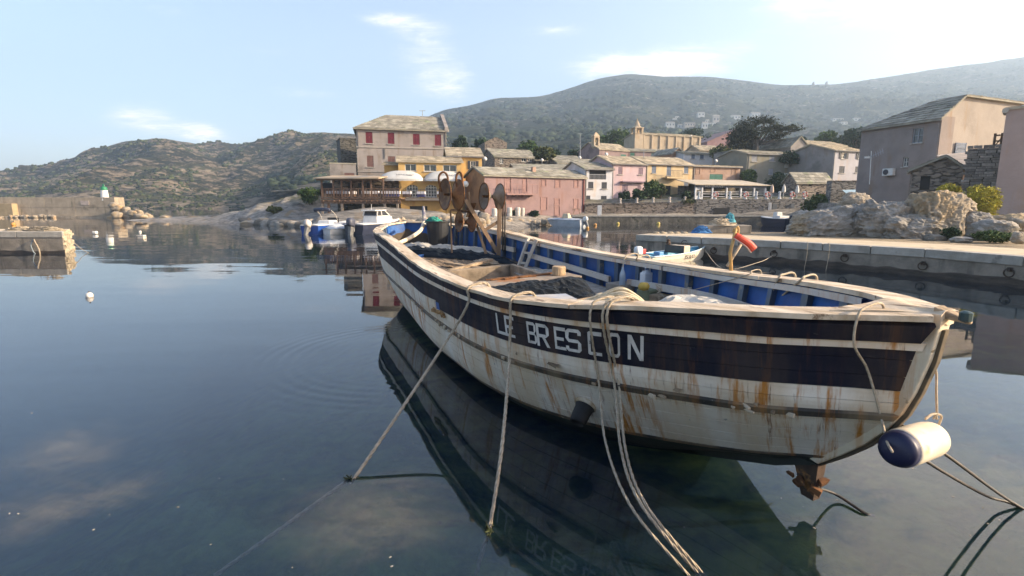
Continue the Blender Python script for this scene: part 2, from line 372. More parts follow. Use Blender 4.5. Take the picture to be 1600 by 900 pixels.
# ---- hills: crest followed by azimuth, real distance, folds and outcrops as relief
def hill(name, crest, base, r0, r1, pw, m, n=(420, 90), rough=.028, seed=0, back=1.35):
    pxs = np.linspace(crest[0][0], crest[-1][0], n[0]); cy = np.interp(pxs, [c[0] for c in crest], [c[1] for c in crest])
    k = np.ones(9)/9; cy = np.convolve(np.pad(cy, 4, 'edge'), k, 'valid'); by = np.interp(pxs, [c[0] for c in base], [c[1] for c in base])
    fy = np.interp(pxs, [c[0] for c in r0], [c[1] for c in r0]); ry = np.interp(pxs, [c[0] for c in r1], [c[1] for c in r1])
    U = np.concatenate([np.linspace(0, 1, n[1]), [1.12, 1.3]]); rows = []
    rx = (pxs - 800)/(FPX*CP - (cy - 450)*SP)          # x per metre of y along that line of sight
    tb = -(FPX*SP + (by - 450)*CP)/(FPX*CP - (by - 450)*SP); tc = -(FPX*SP + (cy - 450)*CP)/(FPX*CP - (cy - 450)*SP)
    V = np.zeros((len(U), n[0], 3))
    for i, u in enumerate(U):
        Y = fy + (ry - fy)*u
        s = min(u, 1)**pw
        T = tb + (tc - tb)*s
        Z = H + T*Y if u <= 1 else (H + tc*ry) - (u - 1)*(ry*.35)
        V[i, :, 0] = rx*Y; V[i, :, 1] = Y; V[i, :, 2] = Z
        L = Y/60.0
        q = np.stack([rx*Y/90, Y/90*1.0, 0*Y], -1)
        fold = fbm(np.stack([rx*Y/ (r_fold), Y/(r_fold*2.2), 0*Y], -1), 4, seed + 40, .5, True)
        amp = rough*Y*min(1, u*5)*(1 - .93*sst(np.array(u), .74, 1.0))
        V[i, :, 2] += amp*(.85*fold + .35*fbm(q*2.4, 4, seed + 60, .55) + .13*fbm(q*14, 3, seed + 70, .6))
    nr, nc = V.shape[:2]; i, j = np.meshgrid(np.arange(nr - 1), np.arange(nc - 1), indexing='ij'); a = (i*nc + j).ravel()
    F = np.stack([a, a + 1, a + nc + 1, a + nc], 1)
    o = struct(np_mesh(name, V.reshape(-1, 3), F, m, smooth=True))
    return o, V
def hill_mat(name, sc, rockc, scrub, scrub2, grass, rk=(.50, .60)):
    m = bpy.data.materials.new(name); m.use_nodes = True; t = NT(m.node_tree)
    out = t.n('ShaderNodeOutputMaterial'); b_ = t.n('ShaderNodeBsdfPrincipled'); t.nt.links.new(b_.outputs[0], out.inputs[0])
    co = t.n('ShaderNodeTexCoord').outputs['Object']; v = t.vmap(co, (sc, sc, sc*2.2))
    sv = t.ramp(t.noise(v, 9.0, 8, .72), .38, .62, scrub2, scrub)
    big = t.noise(v, 1.1, 4, .55)
    fine = t.noise(t.vmap(co, (sc, sc, sc*3.4), (R(18), R(10), 0)), 5.0, 9, .7, .3)
    rmask = t.step(t.m('ADD', t.m('MULTIPLY', fine, .72), t.m('MULTIPLY', big, .30)), *rk)
    rc = t.ramp(t.noise(v, 14.0, 5, .7), .3, .7, tuple(x*.55 for x in rockc), rockc)
    col = t.mix(t.step(t.noise(v, .8, 5, .6), .5, .66), sv, grass)
    col = t.mix(rmask, col, rc); t.put(b_.inputs['Base Color'], col); b_.inputs['Roughness'].default_value = 1.0; b_.inputs['Specular IOR Level'].default_value = .1
    bp = t.n('ShaderNodeBump'); bp.inputs['Distance'].default_value = .18/sc; t.put(bp.inputs['Height'], t.m('ADD', t.noise(v, 9.0, 8, .72), t.m('MULTIPLY', rmask, .35)))
    t.nt.links.new(bp.outputs[0], b_.inputs['Normal'])
    return m
r_fold = 90.0
HL, HLV = hill('hill', [(-320, 300), (-160, 290), (0, 273), (60, 265), (130, 241), (190, 223), (250, 216), (300, 225), (340, 231), (400, 222), (450, 212), (500, 208), (560, 211), (640, 214), (720, 220), (800, 232)],
     [(-320, 329), (200, 328), (440, 325), (560, 310), (800, 300)], [(-320, 285), (200, 262), (440, 250), (560, 210), (800, 190)], [(-320, 620), (0, 640), (250, 600), (340, 760), (500, 560), (800, 520)], .72,
     hill_mat('rocky_maquis', .022, (.50, .39, .27), (.065, .066, .032), (.026, .032, .018), (.13, .125, .055), rk=(.485, .585)), rough=.036, seed=1)
r_fold = 260.0
HM, HMV = hill('mountain', [(420, 250), (560, 215), (640, 195), (690, 172), (740, 164), (775, 153), (810, 153), (850, 150), (900, 135), (940, 122), (985, 115), (1020, 119), (1100, 121), (1160, 126), (1215, 134), (1270, 133), (1310, 132), (1400, 118), (1475, 106), (1540, 98), (1600, 88), (1700, 75), (1900, 60), (2200, 70)],
     [(420, 300), (700, 285), (900, 272), (1200, 262), (1600, 262), (2200, 262)], [(420, 210), (700, 150), (900, 150), (1300, 165), (1600, 170), (2200, 160)], [(420, 900), (700, 1050), (985, 1400), (1300, 1550), (1600, 1700), (2200, 1700)], .85,
     hill_mat('mountain_maquis', .010, (.30, .27, .23), (.060, .070, .038), (.022, .032, .022), (.085, .09, .045), rk=(.545, .63)), n=(520, 110), rough=.030, seed=11)

def scatter_shrubs(name, V, n, size, m, umin, umax, seed, thr=.0):
    g = np.random.default_rng(seed); nr, nc = V.shape[:2]
    ii = (umin + (umax - umin)*g.random(n))*(nr - 4); jj = g.random(n)*(nc - 2); i = ii.astype(int); j = jj.astype(int); fi = (ii - i)[:, None]; fj = (jj - j)[:, None]
    P = (V[i, j]*(1 - fj) + V[i, j + 1]*fj)*(1 - fi) + (V[i + 1, j]*(1 - fj) + V[i + 1, j + 1]*fj)*fi
    keep = fbm(P*np.array([.02, .02, .05]), 3, seed) > thr; P = P[keep]; n = len(P)
    a = (1 + 5**.5)/2
    B = np.array([(-1, a, 0), (1, a, 0), (-1, -a, 0), (1, -a, 0), (0, -1, a), (0, 1, a), (0, -1, -a), (0, 1, -a), (a, 0, -1), (a, 0, 1), (-a, 0, -1), (-a, 0, 1)])/1.9
    Fb = np.array([(0, 11, 5), (0, 5, 1), (0, 1, 7), (0, 7, 10), (0, 10, 11), (1, 5, 9), (5, 11, 4), (11, 10, 2), (10, 7, 6), (7, 1, 8), (3, 9, 4), (3, 4, 2), (3, 2, 6), (3, 6, 8), (3, 8, 9), (4, 9, 5), (2, 4, 11), (6, 2, 10), (8, 6, 7), (9, 8, 1)])
    s = size*(.45 + 1.1*g.random((n, 1, 1))**1.5)*np.array([1, 1, .75])
    s = s*np.clip(P[:, 1]/420, .35, 1.2)[:, None, None]; VV = P[:, None] + B*s*(.75 + .5*g.random((n, 12, 1))) + np.array([0, 0, .2])*s
    FF = Fb[None] + (np.arange(n)*12)[:, None, None]
    o = np_mesh(name, VV.reshape(-1, 3), FF.reshape(-1, 3), m, attr=np.repeat(.55 + .9*g.random(n), 12)); o['kind'] = 'stuff'; tag(o, '', 'shrubs'); return o
shm = mat('maquis_leaf', (.075, .085, .036), (.035, .045, .02), .6, .95, tint=True, spec=.1)
shm2 = mat('mountain_leaf', (.048, .062, .034), (.02, .03, .02), .3, .95, tint=True, spec=.1)
tag(scatter_shrubs('maquis_scrub', HLV, 8000, 1.4, shm, .0, .97, 5, -.08), 'low dark maquis shrubs dotting the rocky hill across the bay', 'shrubs')
tag(scatter_shrubs('mountain_scrub', HMV, 15000, 3.2, shm2, .02, .97, 6, -.1), 'dark scrub and woods covering the hazy mountain behind the village', 'shrubs')

# ---- piers, quay and breakwater
con = mat('pier_concrete', (.31, .265, .215), (.18, .155, .125), 1.6, .9, .02, 14, spots=(.13, .12, .10), spot_scale=.9, spot_at=(.56, .7), streak=((.10, .09, .075), 2.2, .5, .68))
cop = mat('coping_concrete', (.42, .385, .335), (.29, .265, .225), 2.0, .9, .015, 18, spots=(.22, .20, .17), spot_scale=2, rnd=.06)
walk = mat('pier_walk', (.56, .45, .31), (.45, .36, .245), 1.4, .95, .012, 20, spots=(.30, .25, .18), spot_scale=.7)
wet = mat('wet_algae', (.085, .066, .052), (.028, .023, .019), 1.6, .7, .03, 8, (1, 1, 4), spec=.4)
def poly_pier(name, label, front, z, width, seg, base=-1.5, coping=.30, top_m=walk, cat='pier', end_left=True):
    root = thing(name, label, cat, (front[0].x, front[0].y, 0))
    pts = [Vector((p.x, p.y, 0)) for p in front]
    for k in range(len(pts) - 1):
        a, c = pts[k], pts[k + 1]; d = (c - a).normalized(); nrm = Vector((-d.y, d.x, 0))   # away from the camera
        if nrm.y < 0 and abs(nrm.y) > abs(nrm.x): nrm = -nrm
        L = (c - a).length; n = max(1, round(L/seg))
        b_ = MB(); i1 = nrm*.05
        b_.hexa([a + i1 + Vector((0, 0, base)), c + i1 + Vector((0, 0, base)), c + nrm*width + Vector((0, 0, base)), a + nrm*width + Vector((0, 0, base)),
                 a + i1 + Vector((0, 0, z - coping)), c + i1 + Vector((0, 0, z - coping)), c + nrm*width + Vector((0, 0, z - coping)), a + nrm*width + Vector((0, 0, z - coping))])
        b_.build('pier_wall', con, root)
        b_ = MB(); e = nrm*.028     # dark tide band, a crust standing proud of the wall
        rng = [a + d*(L*i/30) for i in range(31)]
        b_.grid([[p + e + Vector((0, 0, -.4)) for p in rng], [p + e + Vector((0, 0, .22 + .10*math.sin(p.x*1.3) + .05*math.sin(p.x*4.1 + p.y*3))) for p in rng], [p + i1 + nrm*.02 + Vector((0, 0, .26 + .10*math.sin(p.x*1.3) + .05*math.sin(p.x*4.1 + p.y*3))) for p in rng]])
        b_.build('tide_band', wet, root)
        for i in range(n):
            p0 = a + d*(L*i/n + .006); p1 = a + d*(L*(i + 1)/n - .006); dz = random.uniform(-.006, .006)
            q = MB(); z0, z1 = z - coping + .001, z + dz
            q.hexa([p0 + Vector((0, 0, z0)), p1 + Vector((0, 0, z0)), p1 + nrm*.55 + Vector((0, 0, z0)), p0 + nrm*.55 + Vector((0, 0, z0)),
                    p0 + Vector((0, 0, z1)), p1 + Vector((0, 0, z1)), p1 + nrm*.55 + Vector((0, 0, z1)), p0 + nrm*.55 + Vector((0, 0, z1))])
            q.build('coping_slab', cop, root, bevel=.015)
        q = MB(); q.hexa([a + nrm*.555 + Vector((0, 0, z - coping)), c + nrm*.555 + Vector((0, 0, z - coping)), c + nrm*width + Vector((0, 0, z - coping)), a + nrm*width + Vector((0, 0, z - coping)),
                          a + nrm*.555 + Vector((0, 0, z - .012)), c + nrm*.555 + Vector((0, 0, z - .012)), c + nrm*width + Vector((0, 0, z - .012)), a + nrm*width + Vector((0, 0, z - .012))])
        q.build('walkway', top_m, root)
    return root
PZ = .95
pf = [on(993, 366.5, PZ), on(1220, 376.5, PZ), on(1446, 389, PZ), on(1600, 400.5, PZ)]
pf.append(pf[-1] + (pf[-1] - pf[-2])*2.5)
# the three corner pieces are mitred by one polyline per edge line
def strip_pier():
    root = thing('concrete_pier', 'long low concrete pier with pale coping along the right side of the harbour', 'pier', (pf[0].x, pf[0].y, 0))
    P = [Vector((p.x, p.y, 0)) for p in pf]; N = []
    for i in range(len(P)):
        d = (P[min(i + 1, len(P) - 1)] - P[max(i - 1, 0)]).normalized(); N.append(Vector((-d.y, d.x, 0)))
    def cell(k, t0, t1, w0, w1, z0, z1):
        o = []
        for z in (z0, z1):
            for t, w in ((t0, w0), (t1, w0), (t1, w1), (t0, w1)):
                o.append(P[k].lerp(P[k + 1], t) + N[k].lerp(N[k + 1], t)*w + Vector((0, 0, z)))
        return o
    for k in range(len(P) - 1):
        MB().hexa(cell(k, 0, 1, .05, 3.4, -1.5, PZ - .30)).build('pier_wall', con, root)
        MB().hexa(cell(k, 0, 1, .56, 3.4, PZ - .30, PZ - .012)).build('walkway', walk, root)
        L = (P[k + 1] - P[k]).length; n = max(1, round(L/1.9))
        for i in range(n):
            dz = random.uniform(-.008, .006)
            MB().hexa(cell(k, i/n + .003, (i + 1)/n - .003, random.uniform(-.008, .008), .55, PZ - .299, PZ + dz)).build('coping_slab', cop, root, bevel=.02)
        m = 40; rows = [[], [], []]
        for i in range(m + 1):
            q = P[k].lerp(P[k + 1], i/m); nn = N[k].lerp(N[k + 1], i/m); h = .20 + .025*math.sin(q.x*1.7) + .03*math.sin(q.x*5.1 + 1) + .02*math.sin(q.x*13)
            rows[0].append(q + nn*.03 + Vector((0, 0, -.5))); rows[1].append(q + nn*.03 + Vector((0, 0, h))); rows[2].append(q + nn*.06 + Vector((0, 0, h + .04)))
        MB().grid(rows).build('tide_band', wet, root)
    return root, P, N
PIER, PP, PN = strip_pier()
# left pier stub
lp0, lp1 = on(-260, 362.6, 1.1), on(97, 362, 1.1)
LP = thing('concrete_jetty', 'short concrete jetty with nets on top at the left edge', 'jetty', (lp1.x, lp1.y, 0))
def jetty():
    x0, x1, y0, y1 = lp0.x, lp1.x, lp1.y, lp1.y + 3.2; z = 1.1; SK = -2.25
    def blk(xa, xb, ya, yb, za, zb, ea=0):      # a block whose right end follows the slanting jetty head
        k = lambda y: SK*(y - y0)/3.2 if ea else 0
        return MB().hexa([(xa, ya, za), (xb + k(ya), ya, za), (xb + k(yb), yb, za), (xa, yb, za), (xa, ya, zb), (xb + k(ya), ya, zb), (xb + k(yb), yb, zb), (xa, yb, zb)])
    blk(x0, x1 - .04, y0 + .03, y1 - .03, -1.5, z - .3, 1).build('jetty_wall', con, LP)
    xs = [x0, x0 + 5, x1 - 5.2, x1 - 2.35, x1]
    for i, (a, c) in enumerate(zip(xs[:-1], xs[1:])): blk(a + .01, c - .01, y0, y0 + .6, z - .299, z, i == 3).build('coping_slab', cop, LP, bevel=.02)
    blk(x0, x1 - .02, y0 + .62, y1, z - .299, z - .012, 1).build('walkway', walk, LP)
    b_ = MB(); rows = [[], [], []]
    for i in range(41):
        x = x0 + (x1 - x0)*i/40; h = .12 + .02*math.sin(x*1.9) + .02*math.sin(x*6)
        rows[0].append((x, y0 + .012, -.4)); rows[1].append((x, y0 + .012, h)); rows[2].append((x, y0 + .045, h + .04))
    b_.grid(rows).build('tide_band', wet, LP)
    b_ = MB()       # stony crust on the lit end face
    for i in range(60):
        yy = random.uniform(.1, 3.1); b_.box((x1 - .03 - 2.25*yy/3.2, y0 + yy, random.uniform(-.1, .95)), (.16, random.uniform(.12, .4), random.uniform(.1, .22)), rot=random.uniform(-.3, .3))
    b_.build('rubble_facing', mat('jetty_rubble', (.44, .38, .28), (.22, .18, .13), 5, .9, .02), LP, kind='stuff')
jetty()

# far quay under the village
QUAY = thing('village_quay', 'stone quay edge running below the village houses', 'quay', (8, 65.2, 0))
def quay():
    qm = mat('quay_stone', (.20, .175, .14), (.09, .08, .065), 1.2, .95, .08, 3, spots=(.05, .05, .035), spot_scale=.8)
    MB().box((22, 66.85, -.35), (29, 3.3, 2.5)).build('quay_wall', qm, QUAY)
    x = 7.4
    while x < 36.5:
        w = random.uniform(1.4, 2.2); MB().box((x + w/2, 65.55, .97), (w - .03, .8, .17)).build('coping_slab', cop, QUAY); x += w
    MB().box((22, 67.2, .95), (29, 2.5, .18)).build('quay_walk', walk, QUAY)
quay()

# the quay the photograph was taken from, where the mooring ropes lead
b = MB(); b.box((-4, -5.7, -1.0), (60, 14.4, 4.0)); struct(b.build('quay_pavement', walk))

# breakwater
BW = thing('harbour_breakwater', 'long pale stone breakwater wall with a plaque at the left', 'breakwater', (-80, 95, 0))
def breakwater():
    bm = mat('breakwater_stone', (.42, .34, .25), (.30, .245, .18), .9, .92, .03, 5, spots=(.22, .18, .13), spot_scale=.5, rnd=.07, streak=((.2, .17, .12), 1.2, .55, .7))
    y0 = 95.0; xe = at(180, 320, y0).x; x = xe; zt = 2.5 + (318 - 309)/820*95 + .05
    while x > -140:
        w = random.uniform(5.2, 7.4)
        for k, (za, zb) in enumerate(((-1, .25), (.28, 1.72), (1.75, zt))):
            o = .45 if k == 0 else 0
            MB().box((x - w/2, y0 + 1.2 - o/2 + random.uniform(-.02, .02), (za + zb)/2), (w - .05, 2.4 + o, zb - za)).build('wall_panel', bm, BW, bevel=.03)
        x -= w
    ox = at(28, 325, y0).x
    MB().box((ox - 8, y0 - .55, .95), (16, 1.1, 3.1)).build('wall_block', mat('ochre_stone', (.43, .32, .19), (.33, .25, .15), 1.2, .9, .03), BW, bevel=.04)
    p = at(133, 317, y0)
    MB().box((p.x, y0 - .06, p.z), (1.45, .06, .78)).build('plaque', mat('plaque_marble', (.52, .42, .36), None, 3, .6), BW)
breakwater()
# ================================================================== THE OLD FISHING BOAT
# lines of the hull: gunwale G, white rail A, foot of the dark band B, black strake C, boot top D; (along, half breadth, height) per station
HULL = dict(
 G=[[0.03, 0.05, 1.788], [0.244, 0.223, 1.774], [0.458, 0.404, 1.76], [0.743, 0.616, 1.741], [1.172, 0.825, 1.712], [1.742, 1.078, 1.664], [2.456, 1.361, 1.591], [3.312, 1.568, 1.539], [4.311, 1.646, 1.525], [5.453, 1.651, 1.527], [6.594, 1.621, 1.551], [7.878, 1.552, 1.608], [9.305, 1.478, 1.711], [10.732, 1.412, 1.788], [11.874, 1.34, 1.807], [12.73, 1.19, 1.818], [13.444, 0.934, 1.859], [13.943, 0.623, 1.9], [14.3, 0.0, 1.928]],
 A=[[0.17, 0.05, 1.613], [0.381, 0.223, 1.606], [0.592, 0.404, 1.594], [0.873, 0.616, 1.572], [1.296, 0.825, 1.54], [1.858, 1.078, 1.501], [2.562, 1.361, 1.466], [3.406, 1.568, 1.441], [4.391, 1.646, 1.426], [5.517, 1.651, 1.419], [6.642, 1.621, 1.428], [7.908, 1.552, 1.464], [9.315, 1.478, 1.527], [10.722, 1.412, 1.593], [11.848, 1.34, 1.644], [12.692, 1.19, 1.684], [13.396, 0.934, 1.721], [13.888, 0.623, 1.76], [14.24, 0.0, 1.798]],
 B=[[0.26, 0.05, 1.261], [0.466, 0.206, 1.245], [0.672, 0.371, 1.226], [0.947, 0.571, 1.198], [1.359, 0.775, 1.158], [1.909, 1.028, 1.114], [2.596, 1.31, 1.078], [3.42, 1.526, 1.052], [4.382, 1.621, 1.032], [5.481, 1.623, 1.017], [6.58, 1.591, 1.018], [7.817, 1.52, 1.042], [9.191, 1.445, 1.086], [10.565, 1.377, 1.13], [11.664, 1.304, 1.161], [12.488, 1.157, 1.184], [13.175, 0.907, 1.209], [13.656, 0.604, 1.238], [14.0, 0.0, 1.268]],
 C=[[0.3, 0.05, 1.072], [0.502, 0.183, 1.041], [0.703, 0.329, 1.009], [0.972, 0.507, 0.971], [1.376, 0.697, 0.926], [1.914, 0.943, 0.882], [2.586, 1.237, 0.849], [3.393, 1.477, 0.828], [4.335, 1.597, 0.81], [5.411, 1.598, 0.792], [6.487, 1.567, 0.782], [7.697, 1.498, 0.792], [9.042, 1.423, 0.819], [10.387, 1.357, 0.845], [11.463, 1.274, 0.86], [12.27, 1.11, 0.87], [12.943, 0.857, 0.884], [13.414, 0.565, 0.905], [13.75, 0.0, 0.928]],
 D=[[0.66, 0.05, 0.578], [0.847, 0.096, 0.523], [1.033, 0.163, 0.466], [1.282, 0.265, 0.402], [1.655, 0.428, 0.334], [2.153, 0.669, 0.273], [2.775, 0.98, 0.238], [3.521, 1.27, 0.233], [4.392, 1.448, 0.238], [5.387, 1.479, 0.237], [6.382, 1.478, 0.233], [7.502, 1.415, 0.247], [8.746, 1.324, 0.286], [9.99, 1.243, 0.334], [10.985, 1.123, 0.373], [11.731, 0.961, 0.402], [12.353, 0.729, 0.432], [12.789, 0.475, 0.465], [13.1, 0.0, 0.498]])

TS = np.array([0,.015,.03,.05,.08,.12,.17,.23,.3,.38,.46,.55,.65,.75,.83,.89,.94,.975,1.])
HULL = {k: np.array(v) for k, v in HULL.items()}
for _k, _d in (('G', .05), ('A', .09), ('B', .10), ('C', .10), ('D', .04)): HULL[_k][:, 0] -= _d*np.clip(1 - TS/.09, 0, 1)
HULL['B'][:, 2] -= .075*np.clip((HULL['B'][:, 0] - 5.4)/1.2, 0, 1)
D_ = HULL['D']
HULL['E'] = np.stack([D_[:, 0] + .10, D_[:, 1]*.66, np.minimum(D_[:, 2] - .10, D_[:, 2] - .06 - .36*np.clip(TS/.22, 0, 1))], 1)
HULL['K'] = np.stack([.78 + 11.6*TS, np.full(19, .07), np.interp(TS, [0, .04, .2, .5, .8, 1], [.44, .30, -.36, -.52, -.42, .1])], 1)
HULL['E'][:, 2] = np.maximum(HULL['E'][:, 2], HULL['K'][:, 2] + .04)
HK = 'GABCDEK'
def crv(k, t):
    A_ = HULL[k]; t = min(max(t, 0), 1); i = int(min(np.searchsorted(TS, t, 'right') - 1, 17)); h = TS[i + 1] - TS[i]; u = (t - TS[i])/h
    def slope(j):
        if j == 0: return (A_[1] - A_[0])/(TS[1] - TS[0])
        if j == 18: return (A_[18] - A_[17])/(TS[18] - TS[17])
        return (A_[j + 1] - A_[j - 1])/(TS[j + 1] - TS[j - 1])
    m0, m1 = slope(i)*h, slope(i + 1)*h
    r = (2*u**3 - 3*u*u + 1)*A_[i] + (u**3 - 2*u*u + u)*m0 + (-2*u**3 + 3*u*u)*A_[i + 1] + (u**3 - u*u)*m1
    r[1] = max(r[1], 0); return r
_hc = {}
def hv(t, v):
    key = (round(t, 5), round(v, 4))
    if key in _hc: return _hc[key]
    v = min(max(v, 0), 6); i = min(int(v), 5); u = v - i
    p1, p2 = crv(HK[i], t), crv(HK[i + 1], t)
    if i in (0, 5): r = p1*(1 - u) + p2*u
    else:
        p0 = crv(HK[i - 1], t) if i > 1 else 2*p1 - p2; p3 = crv(HK[i + 2], t) if i < 4 else 2*p2 - p1
        r = .5*(2*p1 + (p2 - p0)*u + (2*p0 - 5*p1 + 4*p2 - p3)*u*u + (3*p1 - p0 - 3*p2 + p3)*u**3)
    _hc[key] = r; return r
def hp(side, t, v, off=0.0):
    r = hv(t, v)
    if off:
        a = hv(min(t + .004, 1), v) - hv(max(t - .004, 0), v); c = hv(t, min(v + .05, 6)) - hv(t, max(v - .05, 0))
        n = Vector(a).cross(Vector(c)); n.normalize()
        if n.y < 0: n = -n
        r = r + off*np.array(n)
    return Vector((r[0], r[1]*side, r[2]))
BX, BY = 2.7849, 3.2479; BD = Vector((-.41877141, .90809168)); BN = Vector((-.90809168, -.41877141)); HEEL = -.0404
BOAT = thing('fishing_boat', 'big old rust stained wooden fishing boat with a black band and its name', 'boat', (BX, BY, 0), math.atan2(BD.y, BD.x), None, HEEL)
def bl(px, py, z):                      # pixel -> boat coordinates (along, across) at height z
    p = on(px, py, z); w = Vector((p.x - BX, p.y - BY)); return Vector((w.dot(BD), w.dot(BN), z - HEEL*w.dot(BN)))
def bw(p): return parent_matrix(BOAT) @ Vector(p)
TT = np.concatenate([np.linspace(0, .1, 14), np.linspace(.1, .8, 44)[1:], np.linspace(.8, 1, 26)[1:]])
def hull_mat(name, base, dark, rust=1.0, chips=(.30, .28, .25), rg=.38, sp=.4):
    m = bpy.data.materials.new(name); m.use_nodes = True; t = NT(m.node_tree)
    out = t.n('ShaderNodeOutputMaterial'); b_ = t.n('ShaderNodeBsdfPrincipled'); t.nt.links.new(b_.outputs[0], out.inputs[0])
    oi = t.n('ShaderNodeObjectInfo').outputs['Random']; co0 = t.n('ShaderNodeTexCoord').outputs['Object']; sx = t.n('ShaderNodeSeparateXYZ'); t.put(sx.inputs[0], co0); cx = t.n('ShaderNodeCombineXYZ')
    t.put(cx.inputs[0], t.m('ADD', sx.outputs[0], t.m('MULTIPLY', t.m('ABSOLUTE', sx.outputs[1]), .62))); t.put(cx.inputs[1], t.m('MULTIPLY', t.m('SIGN', sx.outputs[1]), 3.0)); t.put(cx.inputs[2], sx.outputs[2]); co = cx.outputs[0]     # along the girth, so that stains run straight down
    n0 = t.noise(t.vmap(co, (.6, .6, 2.2)), 2.0, 7, .65)
    col = t.ramp(n0, .3, .7, dark, base)
    # soft brown wash, then orange runs below the fastenings, then dark cores
    wash = t.step(t.noise(t.vmap(co, (1.1, 1, .35), loc=(1, 0, 0)), 1.7, 6, .62), .38, .66)
    col = t.mix(t.m('MULTIPLY', wash, .58*rust), col, (.60, .42, .24))
    cl = t.step(t.noise(t.vmap(co, (1, 1, .5), loc=(5, 0, 2)), 1.25, 3, .5), .40, .56)
    run = t.step(t.noise(t.vmap(co, (1, 0, .14), loc=(2, 0, 4)), 8.0, 5, .65), .48, .62)
    col = t.mix(t.m('MULTIPLY', t.m('MULTIPLY', run, cl), 1.0*rust), col, (.46, .18, .035))
    core = t.step(t.noise(t.vmap(co, (1, 0, .10), loc=(2, 3, 4)), 17.0, 5, .7), .57, .68)
    col = t.mix(t.m('MULTIPLY', t.m('MULTIPLY', core, cl), .9*rust), col, (.17, .055, .018))
    ch = t.step(t.noise(t.vmap(co, (1, 1, 1.6), loc=(9, 0, 0)), 7.0, 6, .6), .665, .69)
    col = t.mix(ch, col, chips)
    scr = t.step(t.noise(t.vmap(co, (.35, 1, 9), (0, .05, 0)), 8.0, 4, .7), .66, .70)
    col = t.mix(t.m('MULTIPLY', scr, .45), col, tuple(min(1, x*1.0 + .08) for x in dark))
    t.put(b_.inputs['Base Color'], col); t.put(b_.inputs['Roughness'], t.m('ADD', t.m('MULTIPLY', n0, .3), rg))
    b_.inputs['Specular IOR Level'].default_value = sp
    bp = t.n('ShaderNodeBump'); bp.inputs['Distance'].default_value = .006
    t.put(bp.inputs['Height'], t.m('ADD', t.noise(t.vmap(co, (.5, .5, 3)), 9, 6, .7), t.m('MULTIPLY', ch, -.8))); t.nt.links.new(bp.outputs[0], b_.inputs['Normal'])
    return m
WHITE = hull_mat('stained_white_paint', (.80, .715, .61), (.64, .55, .45))
BLACK = hull_mat('worn_black_paint', (.006, .008, .019), (.011, .013, .026), .10, (.05, .05, .055), .58, .15)
STRAKE = hull_mat('strake_paint', (.022, .024, .026), (.05, .045, .04), .5, (.38, .33, .27))
BOOT = mat('bottom_paint', (.018, .028, .022), (.010, .012, .011), 3, .7, .01)
CREAM = hull_mat('cream_paint', (.70, .63, .50), (.56, .47, .33), .45, (.35, .28, .18))
RAILW = mat('worn_rail', (.72, .60, .46), (.42, .31, .20), 3.4, .8, .008, 20, (.35, 2.2, 1), spots=(.20, .13, .08), spot_scale=4.5, spot_at=(.565, .64), detail=8)
INBOARD = hull_mat('inboard_white', (.62, .58, .53), (.46, .42, .38), .45)
BLUE = mat('bulwark_blue', (.014, .105, .34), (.012, .055, .19), 2.4, .55, .004, 15, spots=(.16, .20, .25), spot_scale=6, spot_at=(.70, .75))
RIBM = mat('rib_paint', (.05, .095, .17), (.10, .11, .11), 4, .7, .006, spots=(.20, .18, .14), spot_scale=5, spot_at=(.58, .68), rnd=.25)
DECKW = mat('deck_wood', (.36, .26, .17), (.17, .12, .08), 3.2, .9, .01, 22, (.4, 3, 1), spots=(.10, .08, .06), spot_scale=2.2, rnd=.22)
RUST = mat('rust', (.20, .085, .032), (.055, .028, .016), 7, .95, .015, 20, spots=(.34, .16, .05), spot_scale=9)
OLDW = mat('old_timber', (.40, .30, .20), (.20, .14, .09), 4, .9, .01, 25, (.5, 3, 3), rnd=.15, spots=(.10, .075, .05), spot_scale=4)

